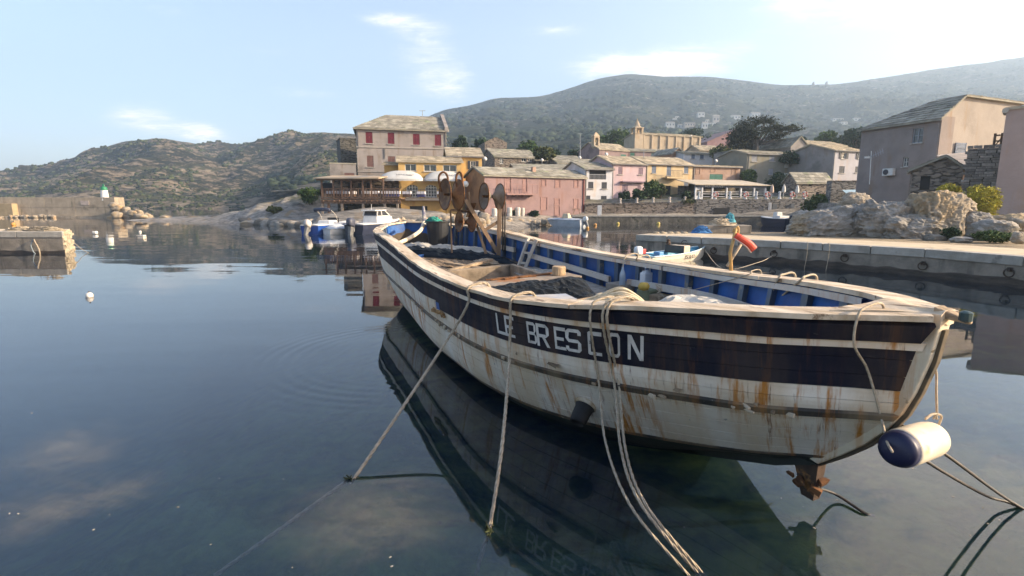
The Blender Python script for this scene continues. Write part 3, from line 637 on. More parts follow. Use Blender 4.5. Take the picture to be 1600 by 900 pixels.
def strake(name, side, v0, v1, m, t0=0.0, t1=1.0, off=0.0, nv=3, gap=.012, thick=.022):
    ts = [t for t in TT if t0 - 1e-6 <= t <= t1 + 1e-6]
    if ts[0] > t0 + 1e-6: ts = [t0] + ts
    if ts[-1] < t1 - 1e-6: ts.append(t1)
    g = gap*(v1 - v0 if gap > .5 else 1); vs = np.linspace(v0 + g, v1 - g, nv); rows = []
    for v, o in [(vs[0], off - thick)] + [(v, off) for v in vs] + [(vs[-1], off - thick)]:
        rows.append([hp(side, t, v, o) for t in ts])
    b_ = MB().grid(rows)
    if side > 0: b_.f = [f[::-1] for f in b_.f]
    return b_.build(name, m, BOAT, smooth=False, local=True)
TSTEP = .40
for side in (1, -1):
    strake('rub_rail', side, .10, .86, STRAKE if side < 0 else BLACK, t0=.010 if side < 0 else .002, off=.045, nv=5, thick=.05)
    strake('white_rail', side, .88, 1.12, WHITE, off=.03, nv=3, gap=.004, thick=.04)
    for k in range(3):
        v0, v1 = 1.0 + k/3, 1.0 + (k + 1)/3
        if k == 2:
            strake('hull_plank', side, v0, v1, BLACK, 0, TSTEP, nv=4, gap=.006, thick=.008); strake('hull_plank', side, v0, v1, WHITE, TSTEP + .002, 1, nv=4, gap=.006, thick=.008)
        else: strake('hull_plank', side, v0, v1, BLACK, nv=4, gap=.006, thick=.008)
    for k in range(2): strake('hull_plank', side, 2 + k/2, 2 + (k + 1)/2, WHITE, nv=4, gap=.012, thick=.008)
    strake('black_strake', side, 2.93, 3.07, STRAKE, off=.03, nv=3, gap=.004, thick=.035)
    for k in range(5): strake('hull_plank', side, 3 + k/5, 3 + (k + 1)/5, WHITE, nv=3, gap=.006, thick=.008)
    strake('boot_stripe', side, 4.0, 4.10, STRAKE, off=.006, nv=2, gap=.002)
    rows = [[hp(side, t, v, -.004) for t in TT] for v in np.linspace(3.9, 6, 22)]
    b_ = MB().grid(rows)
    if side > 0: b_.f = [f[::-1] for f in b_.f]
    b_.build('hull_bottom', BOOT, BOAT, smooth=True, local=True)
    # seams behind the planks
    rows = [[hp(side, t, v, -.010) for t in TT] for v in np.linspace(0, 4, 25)]
    b_ = MB().grid(rows)
    if side > 0: b_.f = [f[::-1] for f in b_.f]
    b_.build('hull_shell', mat('seam_dark', (.10, .075, .05), (.05, .04, .03), 5, .9), BOAT, local=True)
# splintered plank end where the paint band steps
b_ = MB()
for i in range(16):
    p = hp(1, TSTEP + random.uniform(-.028, .012), random.uniform(2.0, 2.22), .015)
    b_.box(p, (random.uniform(.10, .28), .03, random.uniform(.012, .035)), rot=random.uniform(-.4, .4))
b_.build('splintered_plank', mat('raw_wood', (.46, .26, .11), (.26, .14, .06), 9, .9), BOAT, local=True)
p = [hp(1, TSTEP + a, v, .006) for a, v in ((.001, 1.70), (.001, 2.0), (-.012, 2.0), (-.012, 1.70))]
MB().add(p, [(0, 1, 2, 3)]).build('blue_patch', BLUE, BOAT, local=True)
gk = random.Random(3)
CHIP = mat('strake_chip', (.58, .48, .36), (.36, .26, .17), 9, .9)
for i in range(26):        # flaked bits and bolt lumps on the black strake
    t_ = gk.uniform(.02, .55); p = hp(1, t_, 3 + gk.uniform(-.07, .05), .036); MB().box(p, (gk.uniform(.03, .11), .022, gk.uniform(.015, .04)), rot=gk.uniform(-.3, .3) - .35*max(0, 1 - t_*6)).build('strake_chip', CHIP if i % 3 else OLDW, BOAT, local=True, bevel=.004)
# stem, keel, heel iron
def prism_y(prof, w, name, m, w2=None, **k):    # a profile in the centre plane, given a thickness
    n = len(prof); b_ = MB(); w2 = w2 or w
    b_.add([(s, w/2, z) for s, z in prof] + [(s, -w/2, z) for s, z in prof], [tuple(range(n)), tuple(range(2*n - 1, n - 1, -1))] + [(i, n + i, n + (i + 1) % n, (i + 1) % n) for i in range(n)])
    return b_.build(name, m, BOAT, local=True, **k)
outer = [(-.01, 1.80), (.005, 1.70), (.035, 1.51), (.10, 1.27), (.165, 1.10), (.265, .93), (.395, .77), (.54, .63), (.72, .47)]
inner = [(.86, .50), (.72, .585), (.52, .80), (.36, 1.04), (.28, 1.25), (.18, 1.60), (.14, 1.80)]
prism_y(outer + inner, .13, 'stem', CREAM, bevel=.012)
cut = [(-.018, 1.72), (.012, 1.50), (.078, 1.26), (.142, 1.085), (.242, .915), (.377, .75), (.522, .61), (.72, .445)]
prism_y(cut + [(s + .03, z + .012) for s, z in outer[1:]][::-1], .05, 'stem_band', mat('stem_iron', (.05, .045, .035), (.14, .10, .06), 6, .8), bevel=.005)
prism_y([(.72, .47), (.86, .40), (1.1, .28), (3.2, -.46), (7, -.66), (11, -.6), (12.6, -.1), (12.6, .3), (7, -.3), (3.2, -.1), (1.3, .45)], .14, 'keel', BOOT)
b_ = MB(); gh = random.Random(8); b_.hexa([(.75, -.04, .13), (.86, -.035, .13), (.86, .035, .13), (.75, .04, .13), (.72, -.05, .47), (.93, -.05, .40), (.93, .05, .40), (.72, .05, .47)])
b_.build('heel_post', mat('heel_iron_dark', (.075, .045, .03), (.03, .02, .015), 9, .9, .01, spots=(.26, .12, .04), spot_scale=7), BOAT, local=True)
for c, d in (((.84, .075, .27), (.13, .05, .07)), ((.73, .05, .24), (.09, .07, .06)), ((.90, .03, .21), (.08, .07, .04)), ((.72, -.02, .30), (.06, .09, .07)), ((.95, .05, .27), (.07, .05, .035))):
    b_ = MB(); M_ = Matrix.Rotation(gh.uniform(-.6, .6), 3, 'X') @ Matrix.Rotation(gh.uniform(-.6, .6), 3, 'Y') @ Matrix.Rotation(gh.uniform(-1, 1), 3, 'Z')
    b_.hexa([Vector(c) + M_ @ Vector((x*d[0]/2*gh.uniform(.6, 1.1), y*d[1]/2*gh.uniform(.6, 1.1), z*d[2]/2*gh.uniform(.6, 1.1))) for x, y, z in ((-1, -1, -1), (1, -1, -1), (1, 1, -1), (-1, 1, -1), (-1, -1, 1), (1, -1, 1), (1, 1, 1), (-1, 1, 1))])
    b_.build('heel_iron', RUST, BOAT, local=True, bevel=.008)
# rail caps: wide worn planks scarfed end to end
def cap(t0, t1, side, name='rail_cap', w_in=.17, w_out=.052, h=.042, m=RAILW):
    ts = [t0] + [t for t in TT if t0 + 1e-4 < t < t1 - 1e-4] + [t1]; sec = []
    for t in ts:
        g = hv(t, 0); a = hv(min(t + .006, 1), 0) - hv(max(t - .006, 0), 0); n = Vector((-a[1], a[0], 0)); n.normalize()
        if n.y < 0 or (t > .97 and n.x < 0 and abs(n.y) < .3): n = -n
        if n.x < -.02 and t > .9: n = Vector((abs(n.x), abs(n.y), 0))
        P = Vector((g[0], g[1], g[2])); win = min(w_in, max(g[1]*.95, .02)) if t < .5 else w_in
        wig = .008*math.sin(t*90) + .006*math.sin(t*211)
        q = [P + n*(w_out + wig), P - n*win, P - n*win + Vector((0, 0, h)), P + n*(w_out + wig) + Vector((0, 0, h*.9))]
        sec.append([Vector((v.x, max(v.y, 0)*side, v.z)) for v in q])
    b_ = MB(); n = len(sec); vs = [p for s_ in sec for p in s_]
    fs = [(4*i + k, 4*i + (k + 1) % 4, 4*(i + 1) + (k + 1) % 4, 4*(i + 1) + k) for i in range(n - 1) for k in range(4)] + [(3, 2, 1, 0), tuple(4*(n - 1) + k for k in range(4))]
    if side < 0: fs = [f[::-1] for f in fs]
    return b_.add(vs, fs).build(name, m, BOAT, local=True)
for side in (1, -1):
    cs = [.003, .16, .33, .50, .66, .80, .90, 1.0]
    for a, c in zip(cs[:-1], cs[1:]): cap(a + .0006, c - .0006, side)
# bow platform of thick worn boards
bp_ = MB(); rows = []
for i in range(12):
    s = -.01 + .045*i; g = crv('G', float(np.interp(max(s, .03), HULL['G'][:, 0], TS))); hw = max(g[1] - .05, .075)
    rows.append([Vector((s, hw*y, g[2] + .045 + .012*(1 - y*y) + .008*math.sin(5*y + s*9))) for y in np.linspace(-1, 1, 9)])
k = len(bp_.v); bp_.grid(rows); bp_.f = [f[::-1] for f in bp_.f]
bp_.grid([[p - Vector((0, 0, .09)) for p in r_] for r_ in rows])
for r_, fl in ((rows[0], 0), (rows[-1], 1)):
    bp_.grid([r_, [p - Vector((0, 0, .09)) for p in r_]])
for c in (0, -1): bp_.grid([[r_[c] for r_ in rows], [r_[c] - Vector((0, 0, .09)) for r_ in rows]])
bp_.build('bow_platform', RAILW, BOAT, local=True)
MB().hexa([(-.13, -.03, 1.775), (-.13, .005, 1.775), (.05, .05, 1.80), (.05, -.06, 1.80), (-.13, -.03, 1.80), (-.13, .005, 1.80), (.05, .05, 1.865), (.05, -.06, 1.865)]).build('stem_head', OLDW, BOAT, local=True, bevel=.01)

# inside: blue bulwark, ribs, white stringers, deck
def zd(s, y=0): return float(np.interp(s, [0, 2, 4, 6, 8.4, 10, 13.5], [1.02, .95, .94, .99, 1.07, 1.16, 1.28])) + .02*(1 - (y/1.6)**2)
def tg(s): return float(np.interp(s, HULL['G'][:, 0], TS))
def hull_b(s, z):                       # half breadth of the shell at a station and height
    zs, bs = [], []
    for v in (0, 1, 1.5, 2, 2.5, 3, 3.5, 4, 4.5):
        t = tg(s); r = hv(t, v)
        for _ in range(2): t = min(max(t - (r[0] - s)/14.2, 0), 1); r = hv(t, v)
        zs.append(r[2]); bs.append(r[1] if abs(r[0] - s) < .06 else 0.0)
    return float(np.interp(z, zs[::-1], bs[::-1]))
def inner_pt(side, t, w, off=.10):      # w 0 at the deck, 1 under the rail
    g = hv(t, 0); s = g[0]; zb = zd(s) - .12; zt = g[2] - .005
    a = hv(min(t + .006, 1), 0) - hv(max(t - .006, 0), 0); n = Vector((a[1], -a[0], 0)); n.normalize()      # inwards
    fl = off; z = zb + (zt - zb)*w
    x = s + (n.x*fl if t > .6 else 0); k = abs(n.y)*fl + (0 if t > .6 else (1 - abs(n.y))*fl*1.3)
    y = max(min(g[1], hull_b(min(x, 14.2), z) if t < .8 else g[1] - .06*(1 - w)) - k, 0)
    return Vector((x, y*side, z))
tin = [t for t in TT if t > .028]
for side in (1, -1):
    b_ = MB().grid([[inner_pt(side, t, w) for t in tin] for w in (0, .5, 1)])
    if side < 0: b_.f = [f[::-1] for f in b_.f]
    b_.build('inner_planking', BLUE, BOAT, local=True)
    s = 1.0
    while s < 13.6:
        t = tg(s); w_ = random.uniform(.075, .10); s2 = .0
        pts = []
        for w in (0, .5, 1):
            for ds, of in ((-w_/2, .10), (w_/2, .10), (w_/2, .185), (-w_/2, .185)): pts.append(inner_pt(side, tg(s + ds), w, of))
        q = MB(); q.add(pts, [(4*i + k, 4*i + (k + 1) % 4, 4*i + 4 + (k + 1) % 4, 4*i + 4 + k) for i in range(2) for k in range(4)])
        q.build('rib', RIBM, BOAT, local=True); s += random.uniform(.50, .60) if s < 11.5 else .30
    # white board under the cap, inboard face
    for a, c in ((.055, .30), (.302, .56), (.562, .80)):
        tt = [a] + [t for t in TT if a < t < c] + [c]; rows = []
        for zo, of in ((-.06, .175), (-.06, .20), (.0, .20), (.0, .175)):
            rows.append([inner_pt(side, t, 1, of) + Vector((0, 0, zo)) for t in tt])
        MB().grid(rows).build('inner_rail_board', INBOARD, BOAT, local=True)
def stringer(side, s0, s1, z0, z1, hgt=.10):
    rows = []; ss = np.linspace(s0, s1, 14)
    P = [(inner_pt(side, tg(s), .5, .20), z0 + (z1 - z0)*i/13) for i, s in enumerate(ss)]
    for dz, dy in ((-hgt/2, 0), (-hgt/2, .05), (hgt/2, .05), (hgt/2, 0)):
        rows.append([Vector((p.x, p.y - side*dy, z + dz)) for p, z in P])
    rows.append(rows[0]); MB().grid(rows).build('stringer', INBOARD, BOAT, local=True)
stringer(-1, 5.6, 8.45, 1.16, 1.34); stringer(-1, 1.55, 5.1, 1.32, 1.18); stringer(-1, 9.1, 9.8, 1.40, 1.42)
HAT = (5.95, 8.0, -.62, .72)            # main hatch: along from, to, across from, to
HA2 = (10.9, 12.0, -.05, .75)
def deck():
    y = -1.62; k = 0
    while y < 1.62:
        w = .135; yc = y + w/2; segs = []; cut = sorted([.9] + [2.6 + random.uniform(-1, 1), 5.0 + random.uniform(-.5, .7), 9.2 + random.uniform(-.6, .6)] + [13.3])
        for a, c in zip(cut[:-1], cut[1:]):
            parts = [(a, c)]
            for h in (HAT, HA2):
                if h[2] < yc < h[3]:
                    new = []
                    for (p, q) in parts:
                        if q <= h[0] or p >= h[1]: new.append((p, q))
                        else:
                            if p < h[0]: new.append((p, h[0]))
                            if q > h[1]: new.append((h[1], q))
                    parts = new
            for p, q in parts:
                ss = [s for s in np.linspace(p + .006, q - .006, max(2, int((q - p)/.5) + 1)) if hv(tg(s), 0)[1] - .12 > abs(yc)]
                if len(ss) < 2: continue
                j = random.uniform(-.006, .006); rows = []
                for yy, dz in ((y + .006, -.03), (y + .006, 0), (y + w - .006, 0), (y + w - .006, -.03)): rows.append([(s, yy, zd(s, yy) + dz + j) for s in ss])
                b_ = MB().grid(rows); b_.f = [f[::-1] for f in b_.f]
                b_.build('deck_plank', DECKW, BOAT, local=True)
        y += w
deck()
def frame_box(h, zt, m, name, wall=.09, dep=.5, rise=.16):
    a, c, e, f = h
    for (x0, x1, y0, y1) in ((a - wall, a, e - wall, f + wall), (c, c + wall, e - wall, f + wall), (a, c, e - wall, e), (a, c, f, f + wall)):
        z = zd((x0 + x1)/2); b_ = MB(); zt_ = [zd(x) + rise + random.uniform(-.015, .015) for x in (x0, x1)]
        b_.hexa([(x0, y0, z - dep), (x1, y0, z - dep), (x1, y1, z - dep), (x0, y1, z - dep), (x0, y0, zt_[0]), (x1, y0, zt_[1]), (x1, y1, zt_[1]), (x0, y1, zt_[0])])
        b_.build(name, m, BOAT, local=True, bevel=.012)
frame_box(HAT, 0, mat('coaming_wood', (.33, .26, .19), (.13, .10, .07), 3.5, .9, .012, 20, spots=(.25, .12, .05), spot_scale=3, rnd=.12), 'hatch_coaming')
frame_box(HA2, 0, BLUE, 'small_hatch_coaming', .05, .45, .06)
MB().box((6.95, .05, .45), (2.2, 1.5, .04)).build('hold_floor', mat('hold_dark', (.06, .05, .04), None, 3, .9), BOAT, local=True)
MB().box((11.45, .35, .80), (1.2, .9, .04)).build('locker_floor', mat('locker_dirt', (.10, .11, .12), (.03, .05, .1), 4, .9), BOAT, local=True)
# low dark locker with a rusty plate in front of the hatch
MB().box((5.62, .16, 1.12), (.46, 1.60, .34)).build('locker', mat('locker_black', (.02, .03, .03), (.05, .06, .055), 4, .7, .008), BOAT, local=True, bevel=.01)
MB().box((5.60, .16, 1.312), (.56, 1.68, .035)).build('locker_lid', mat('locker_board', (.30, .245, .19), (.17, .13, .10), 3, .9, .01, spots=(.30, .13, .05), spot_scale=2, spot_at=(.5, .62)), BOAT, local=True, bevel=.008)
b_ = MB()
for i in range(12): b_.bar((5.80 + random.uniform(-.10, .06), random.uniform(-.5, .1), 1.34), (5.80 + random.uniform(-.10, .06), random.uniform(.2, .85), 1.345), .02)
b_.build('rusty_bars', RUST, BOAT, local=True)

# ---- the name, letter by letter, laid on the planking
GLY = {  # strokes as polygons in a unit box, y down
 'L': [[(0, 0), (.2, 0), (.2, 1), (0, 1)], [(.2, .84), (1, .84), (1, 1), (.2, 1)]],
 'E': [[(0, 0), (.2, 0), (.2, 1), (0, 1)], [(.2, 0), (1, 0), (1, .15), (.2, .15)], [(.2, .43), (.85, .43), (.85, .57), (.2, .57)], [(.2, .85), (1, .85), (1, 1), (.2, 1)]],
 'B': [[(0, 0), (.2, 0), (.2, 1), (0, 1)], [(.2, 0), (.75, 0), (.75, .14), (.2, .14)], [(.2, .43), (.8, .43), (.8, .57), (.2, .57)], [(.2, .86), (.8, .86), (.8, 1), (.2, 1)], [(.75, .0), (.95, .12), (.95, .36), (.8, .5), (.75, .43)], [(.8, .5), (1, .64), (1, .86), (.8, 1), (.78, .86), (.80, .57)]],
 'R': [[(0, 0), (.2, 0), (.2, 1), (0, 1)], [(.2, 0), (.75, 0), (.75, .14), (.2, .14)], [(.2, .43), (.75, .43), (.75, .57), (.2, .57)], [(.75, 0), (1, .14), (1, .43), (.75, .57), (.78, .43), (.78, .14)], [(.45, .57), (.68, .57), (1.02, 1), (.78, 1)]],
 'S': [[(.2, 0), (.85, 0), (1, .1), (1, .25), (.8, .25), (.78, .14), (.25, .14)], [(0, .12), (.2, 0), (.25, .14), (.2, .36), (.25, .43), (.1, .5), (0, .4)], [(.1, .5), (.25, .43), (.8, .43), (1, .58), (.8, .57), (.2, .57)], [(.8, .57), (1, .58), (1, .88), (.85, 1), (.78, .86), (.8, .62)], [(.15, 1), (0, .88), (0, .74), (.2, .74), (.22, .86), (.78, .86), (.85, 1)]],
 'C': [[(.0, .05), (.2, .12), (.2, .88), (0, .95)], [(0, .05), (.1, 0), (1, 0), (1, .16), (.2, .16)], [(.2, .85), (1, .85), (1, 1), (.1, 1), (0, .95)]],
 'O': [[(0, .14), (.2, .2), (.2, .8), (0, .86)], [(.8, .2), (1, .14), (1, .86), (.8, .8)], [(0, .14), (.18, 0), (.82, 0), (1, .14), (.8, .2), (.72, .14), (.28, .14), (.2, .2)], [(0, .86), (.2, .8), (.28, .86), (.72, .86), (.8, .8), (1, .86), (.82, 1), (.18, 1)]],
 'N': [[(0, 0), (.2, 0), (.2, 1), (0, 1)], [(.8, 0), (1, 0), (1, 1), (.8, 1)], [(.2, 0), (.24, .0), (.8, .72), (.8, 1), (.76, 1), (.2, .30)]]}
LETM = mat('letter_paint', (.66, .62, .57), (.48, .44, .40), 9, .75, .003, spots=(.16, .13, .12), spot_scale=7, spot_at=(.60, .68))
def hull_t(px, py, va=1, vb=2, nt=233, nv=21):      # the spot on the near side that a line of sight meets
    r = ray(px, py); best = None
    for t in np.linspace(.004 if va == 0 else .02, .6, nt):
        for v in np.linspace(va, vb, nv):
            w = bw(hp(1, t, v)) - Vector((0, 0, H)); e = abs(w.x/w.y - r.x/r.y) + abs(w.z/w.y - r.z/r.y)
            if best is None or e < best[0]: best = (e, t, v)
    return best[1], best[2]
def letters():
    boxes = [('L', 562, 610, 284, 384), ('E', 614, 662, 300, 403), ('B', 715, 766, 326, 437), ('R', 775, 838, 342, 458), ('E', 850, 925, 354, 470), ('S', 915, 1008, 366, 482), ('C', 1022, 1105, 372, 496), ('O', 1125, 1206, 380, 504), ('N', 1230, 1323, 388, 515)]
    for ch, x0, x1, y0, y1 in boxes:
        X0, X1 = 600 + x0/3.215, 600 + (x0 + (x1 - x0)*.89)/3.215; ym = 400 + (y0 + y1)/2/3.215
        sl = .19*3.215*(X1 - X0)/2/3.215
        ta, va = hull_t(X0, ym - (10 if ch == 'L' else sl*.9)); tb, vb = hull_t(X1, ym + sl*.9)
        vt = .5*(hull_t((X0 + X1)/2, 400 + (y0 + 6)/3.215)[1] + 1.22); vo = .5*(hull_t((X0 + X1)/2, 400 + (y1 - 6)/3.215)[1] + 1.86)
        b_ = MB()
        for poly in GLY[ch]:
            pts = []
            for k in range(len(poly)):
                a, c = poly[k], poly[(k + 1) % len(poly)]; n = max(1, int(abs(c[0] - a[0])/.3))
                pts += [(a[0] + (c[0] - a[0])*i/n, a[1] + (c[1] - a[1])*i/n) for i in range(n)]
            top = [hp(1, ta + (tb - ta)*u, vt + (vo - vt)*w, .0055) for u, w in pts]
            b_.add(top, [tuple(range(len(top)))])
        b_.build('letter', LETM, BOAT, local=True)
letters()
# exhaust with its rubber sleeve
te, ve = .155, 3.62
def exhaust():
    best = None; r = ray(916, 632)
    for t in np.linspace(.05, .4, 120):
        for v in np.linspace(3.1, 4, 30):
            w = bw(hp(1, t, v)) - Vector((0, 0, H)); e = abs(w.x/w.y - r.x/r.y) + abs(w.z/w.y - r.z/r.y)
            if best is None or e < best[0]: best = (e, t, v)
    t, v = best[1:]; p = hp(1, t, v); n = (hp(1, t, v, .1) - p).normalized(); n = (n + Vector((0, 0, -.25))).normalized()
    M = n.to_track_quat('Z', 'Y').to_matrix(); bm = mat('black_rubber', (.006, .006, .007), (.012, .012, .013), 8, .7)
    MB().lathe([(.10, -.03), (.105, .02), (.092, .05), (.088, .16), (.078, .22), (.060, .22), (.055, .06), (.0, .05)], p, 20, M=M).build('exhaust_sleeve', bm, BOAT, local=True, smooth=True)
    MB().lathe([(.118, -.02), (.118, .018), (.10, .024)], p, 20, M=M).build('exhaust_flange', mat('pale_flange', (.55, .47, .36), (.3, .2, .1), 8, .8), BOAT, local=True)
    # drip of rust-eaten bracket below
exhaust()
# ================================================================== GEAR ON THE BOAT, ROPES, FENDER
def smooth_path(pts, n=6):
    P = [Vector(p) for p in pts]; P = [2*P[0] - P[1]] + P + [2*P[-1] - P[-2]]; out = []
    for i in range(1, len(P) - 2):
        for k in range(n):
            u = k/n; a, b_, c, d = P[i - 1], P[i], P[i + 1], P[i + 2]
            out.append(.5*((2*b_) + (c - a)*u + (2*a - 5*b_ + 4*c - d)*u*u + (3*b_ - a - 3*c + d)*u**3))
    return out + [P[-2]]
ROPE = mat('old_rope', (.48, .40, .30), (.30, .24, .17), 30, .95, .004, 60, spots=(.16, .13, .09), spot_scale=2.0, spot_at=(.6, .8))
ROPEW = mat('cream_rope', (.66, .56, .40), (.48, .38, .24), 22, .95, .004, 60)
CABLE = mat('dark_cable', (.020, .018, .018), (.06, .045, .03), 8, .6)
def rope(name, label, cat, pts, r, m=ROPE, group=None, parent=None, n=7):
    P = smooth_path(pts, 7); b_ = MB()
    if name == 'mooring_rope':          # three laid strands
        F = []
        for a, c in zip(P[:-1], P[1:]):
            k = max(1, int((c - a).length/.028)); F += [a.lerp(c, i/k) for i in range(k)]
        F.append(P[-1]); D = [(F[min(i + 1, len(F) - 1)] - F[max(i - 1, 0)]).normalized() for i in range(len(F))]
        u = D[0].orthogonal().normalized(); U = []
        for d in D: u = (u - d*u.dot(d)).normalized(); U.append((u.copy(), d.cross(u)))
        for s in range(3): b_.tube([p + (U[i][0]*math.cos(i*.75 + s*2.094) + U[i][1]*math.sin(i*.75 + s*2.094))*r*.52 for i, p in enumerate(F)], r*.56, 5)
    else: b_.tube(P, r, n)
    o = b_.build(name, m, parent, smooth=True)
    if parent is None: tag(o, label, cat, group)
    return o
def rail_near(px, py):                  # the point of the near rail that projects nearest to a pixel
    r = ray(px, py); best = None
    for t in np.linspace(.02, .7, 400):
        w = bw(hp(1, t, 0) + Vector((0, .03, .055))) - Vector((0, 0, H)); e = abs(w.x/w.y - r.x/r.y)
        if best is None or e < best[0]: best = (e, t)
    return best[1]
def over_rail(t, inward=.25, side=1, drop=.16):
    g = hp(side, t, 0)
    return [bw(g + Vector((0, -side*inward, -.12))), bw(g + Vector((0, -side*.17, .075))), bw(g + Vector((0, side*.02, .075))), bw(g + Vector((0, side*.085, .02))), bw(g + Vector((0, side*.095, -drop)))]
t1 = rail_near(737, 452)
rope('mooring_rope', 'pale mooring rope running from the middle of the near rail down to the left', 'rope', over_rail(t1) + [at(690, 545, 6.0), on(560, 738, .03), on(545, 749, -.02), on(440, 825, -.22), on(335, 900, -.35)], .017)
b_ = MB(); c = on(547, 747, .01)
for i in range(12): b_.tube([c + Vector((random.uniform(-.03, .03), random.uniform(-.03, .03), -.02)), c + Vector((random.uniform(-.06, .04), random.uniform(-.04, .04), random.uniform(0, .025)))], .006, 4)
tag(b_.build('weed_tuft', mat('rope_weed', (.05, .06, .02), (.02, .025, .01), 20, .8)), 'dark weed caught where the left mooring rope meets the water', 'seaweed')
t2 = rail_near(806, 465)
rope('mooring_rope', 'pale mooring rope hanging across the E of the boat name', 'rope', over_rail(t2) + [at(795, 575, 5.15), at(784, 700, 4.1), on(765, 825, .03), on(757, 850, -.05), on(742, 905, -.3)], .016)
b_ = MB(); c = on(764, 828, .02)
for i in range(22): b_.tube([c + Vector((random.uniform(-.02, .02), random.uniform(-.03, .03), .0)), c + Vector((random.uniform(-.04, .04), random.uniform(-.06, .06), random.uniform(-.03, .06)))], .006, 4)
tag(b_.build('weed_tuft', MATS['rope_weed']), 'dark weed on the mooring rope near the bottom edge', 'seaweed')
t3, t4 = rail_near(930, 480), rail_near(951, 480)
rope('mooring_rope', 'thin pale mooring rope hanging left of the paired ropes over the letter C', 'rope', over_rail(t3, .4) + [at(936, 600, 4.75), at(946, 690, 4.3), at(985, 790, 3.55), on(1075, 898, .0), on(1100, 925, -.2)], .011)
for k, (dx, lab) in enumerate(((0, 'left one of the paired mooring ropes hanging over the letter O'), (7, 'right one of the paired mooring ropes hanging over the letter O'))):
    rope('mooring_rope', lab, 'rope', over_rail(t4 - .0028*k, .5) + [at(960 + dx, 600, 4.66 - .02*k), at(970 + dx, 700, 4.2), at(1000 + dx, 785, 3.55), on(1088 + dx, 893, .0), on(1120 + dx, 925, -.2)], .0125)
# rope on the bow and the fender it carries
t5 = rail_near(1350, 497)
FC = at(1428, 696, 3.28)
fl, fr = at(1400, 703, 3.16), at(1452, 686, 3.48); fax = (fr - fl).normalized(); FL = (fr - fl).length
rope('fender_line', 'thin pale line from the bow rail down to the fender', 'rope', over_rail(t5, .2) + [bw(hp(1, *hull_t(x_, y_, 0, 4, 120, 60), .03)) for x_, y_ in ((1358, 570), (1369, 615), (1379, 660))] + [at(1386, 690, 3.2), at(1394, 706, 3.08)], .0085)
rope('fender_line', 'short line hanging from the right side of the stem to the fender knot', 'rope', [bw((.20, -.16, 1.62)), at(1461.5, 575, 3.6), at(1463, 612, 3.53), at(1464, 648, 3.47)], .0075)
FD = thing('fender', 'white cylindrical boat fender with a navy blue end beside the stem', 'fender', FC)
Mf = fax.to_track_quat('Z', 'Y').to_matrix(); r0 = .124
prof = [(.02, 0), (r0*.55, .006), (r0*.86, .03), (r0*.97, .075), (r0, .12)]
navy = mat('fender_navy', (.006, .009, .040), (.010, .013, .045), 5, .45, .002, spots=(.05, .05, .07), spot_scale=9)
fw = mat('fender_white', (.62, .56, .45), (.50, .40, .28), 3, .5, .003, 18, spots=(.42, .27, .13), spot_scale=2.2, spot_at=(.58, .74))
MB().lathe([(r, z) for r, z in prof[:4]], fl - fax*.02, 28, M=Mf).build('fender_end', navy, FD, smooth=True)
L_ = FL + .06
MB().lathe([(r0*.97, .0551)] + [(r0, .10), (r0*1.01, L_*.5), (r0, L_ - .10), (r0*.96, L_ - .05), (r0*.80, L_ - .01), (r0*.4, L_ + .012), (.03, L_ + .014)], fl - fax*.0, 28, M=Mf).build('fender_body', fw, FD, smooth=True)
e = fl + fax*(L_ + .02)
b_ = MB(); b_.tube(smooth_path([at(1446, 655, 3.42), at(1455, 648, 3.45), at(1464, 647, 3.47), at(1471, 653, 3.5), e + Vector((0, 0, .02))], 4), .008, 6)
for i in range(5): b_.tube([at(1462 + random.uniform(-4, 4), 655, 3.47), at(1463 + random.uniform(-3, 3), 645, 3.47)], .007, 5)
b_.build('fender_knot', ROPE, FD)
touch = on(1592, 795, 0)
rope('mooring_cable', 'dark taut mooring cable from the stem foot to the right', 'cable', [bw((.30, -.10, .98)), at(1480, 712, 3.55), touch + Vector((0, 0, .02)), touch + Vector((.6, -.25, -.25))], .012, CABLE)
rope('mooring_cable', 'dark slack mooring cable sagging below the taut one on the right', 'cable', [bw((.32, -.09, .90)), at(1445, 719, 3.5), on(1540, 774, .16), touch + Vector((.01, .02, .01)), touch + Vector((.6, -.2, -.25))], .012, CABLE)
rope('slack_cable', 'dark slack cable trailing over the water under the bow', 'cable', [bw((.80, 0, .22)), on(1305, 772, .05), on(1350, 801, .01), on(1365, 806, -.04)], .012, CABLE)

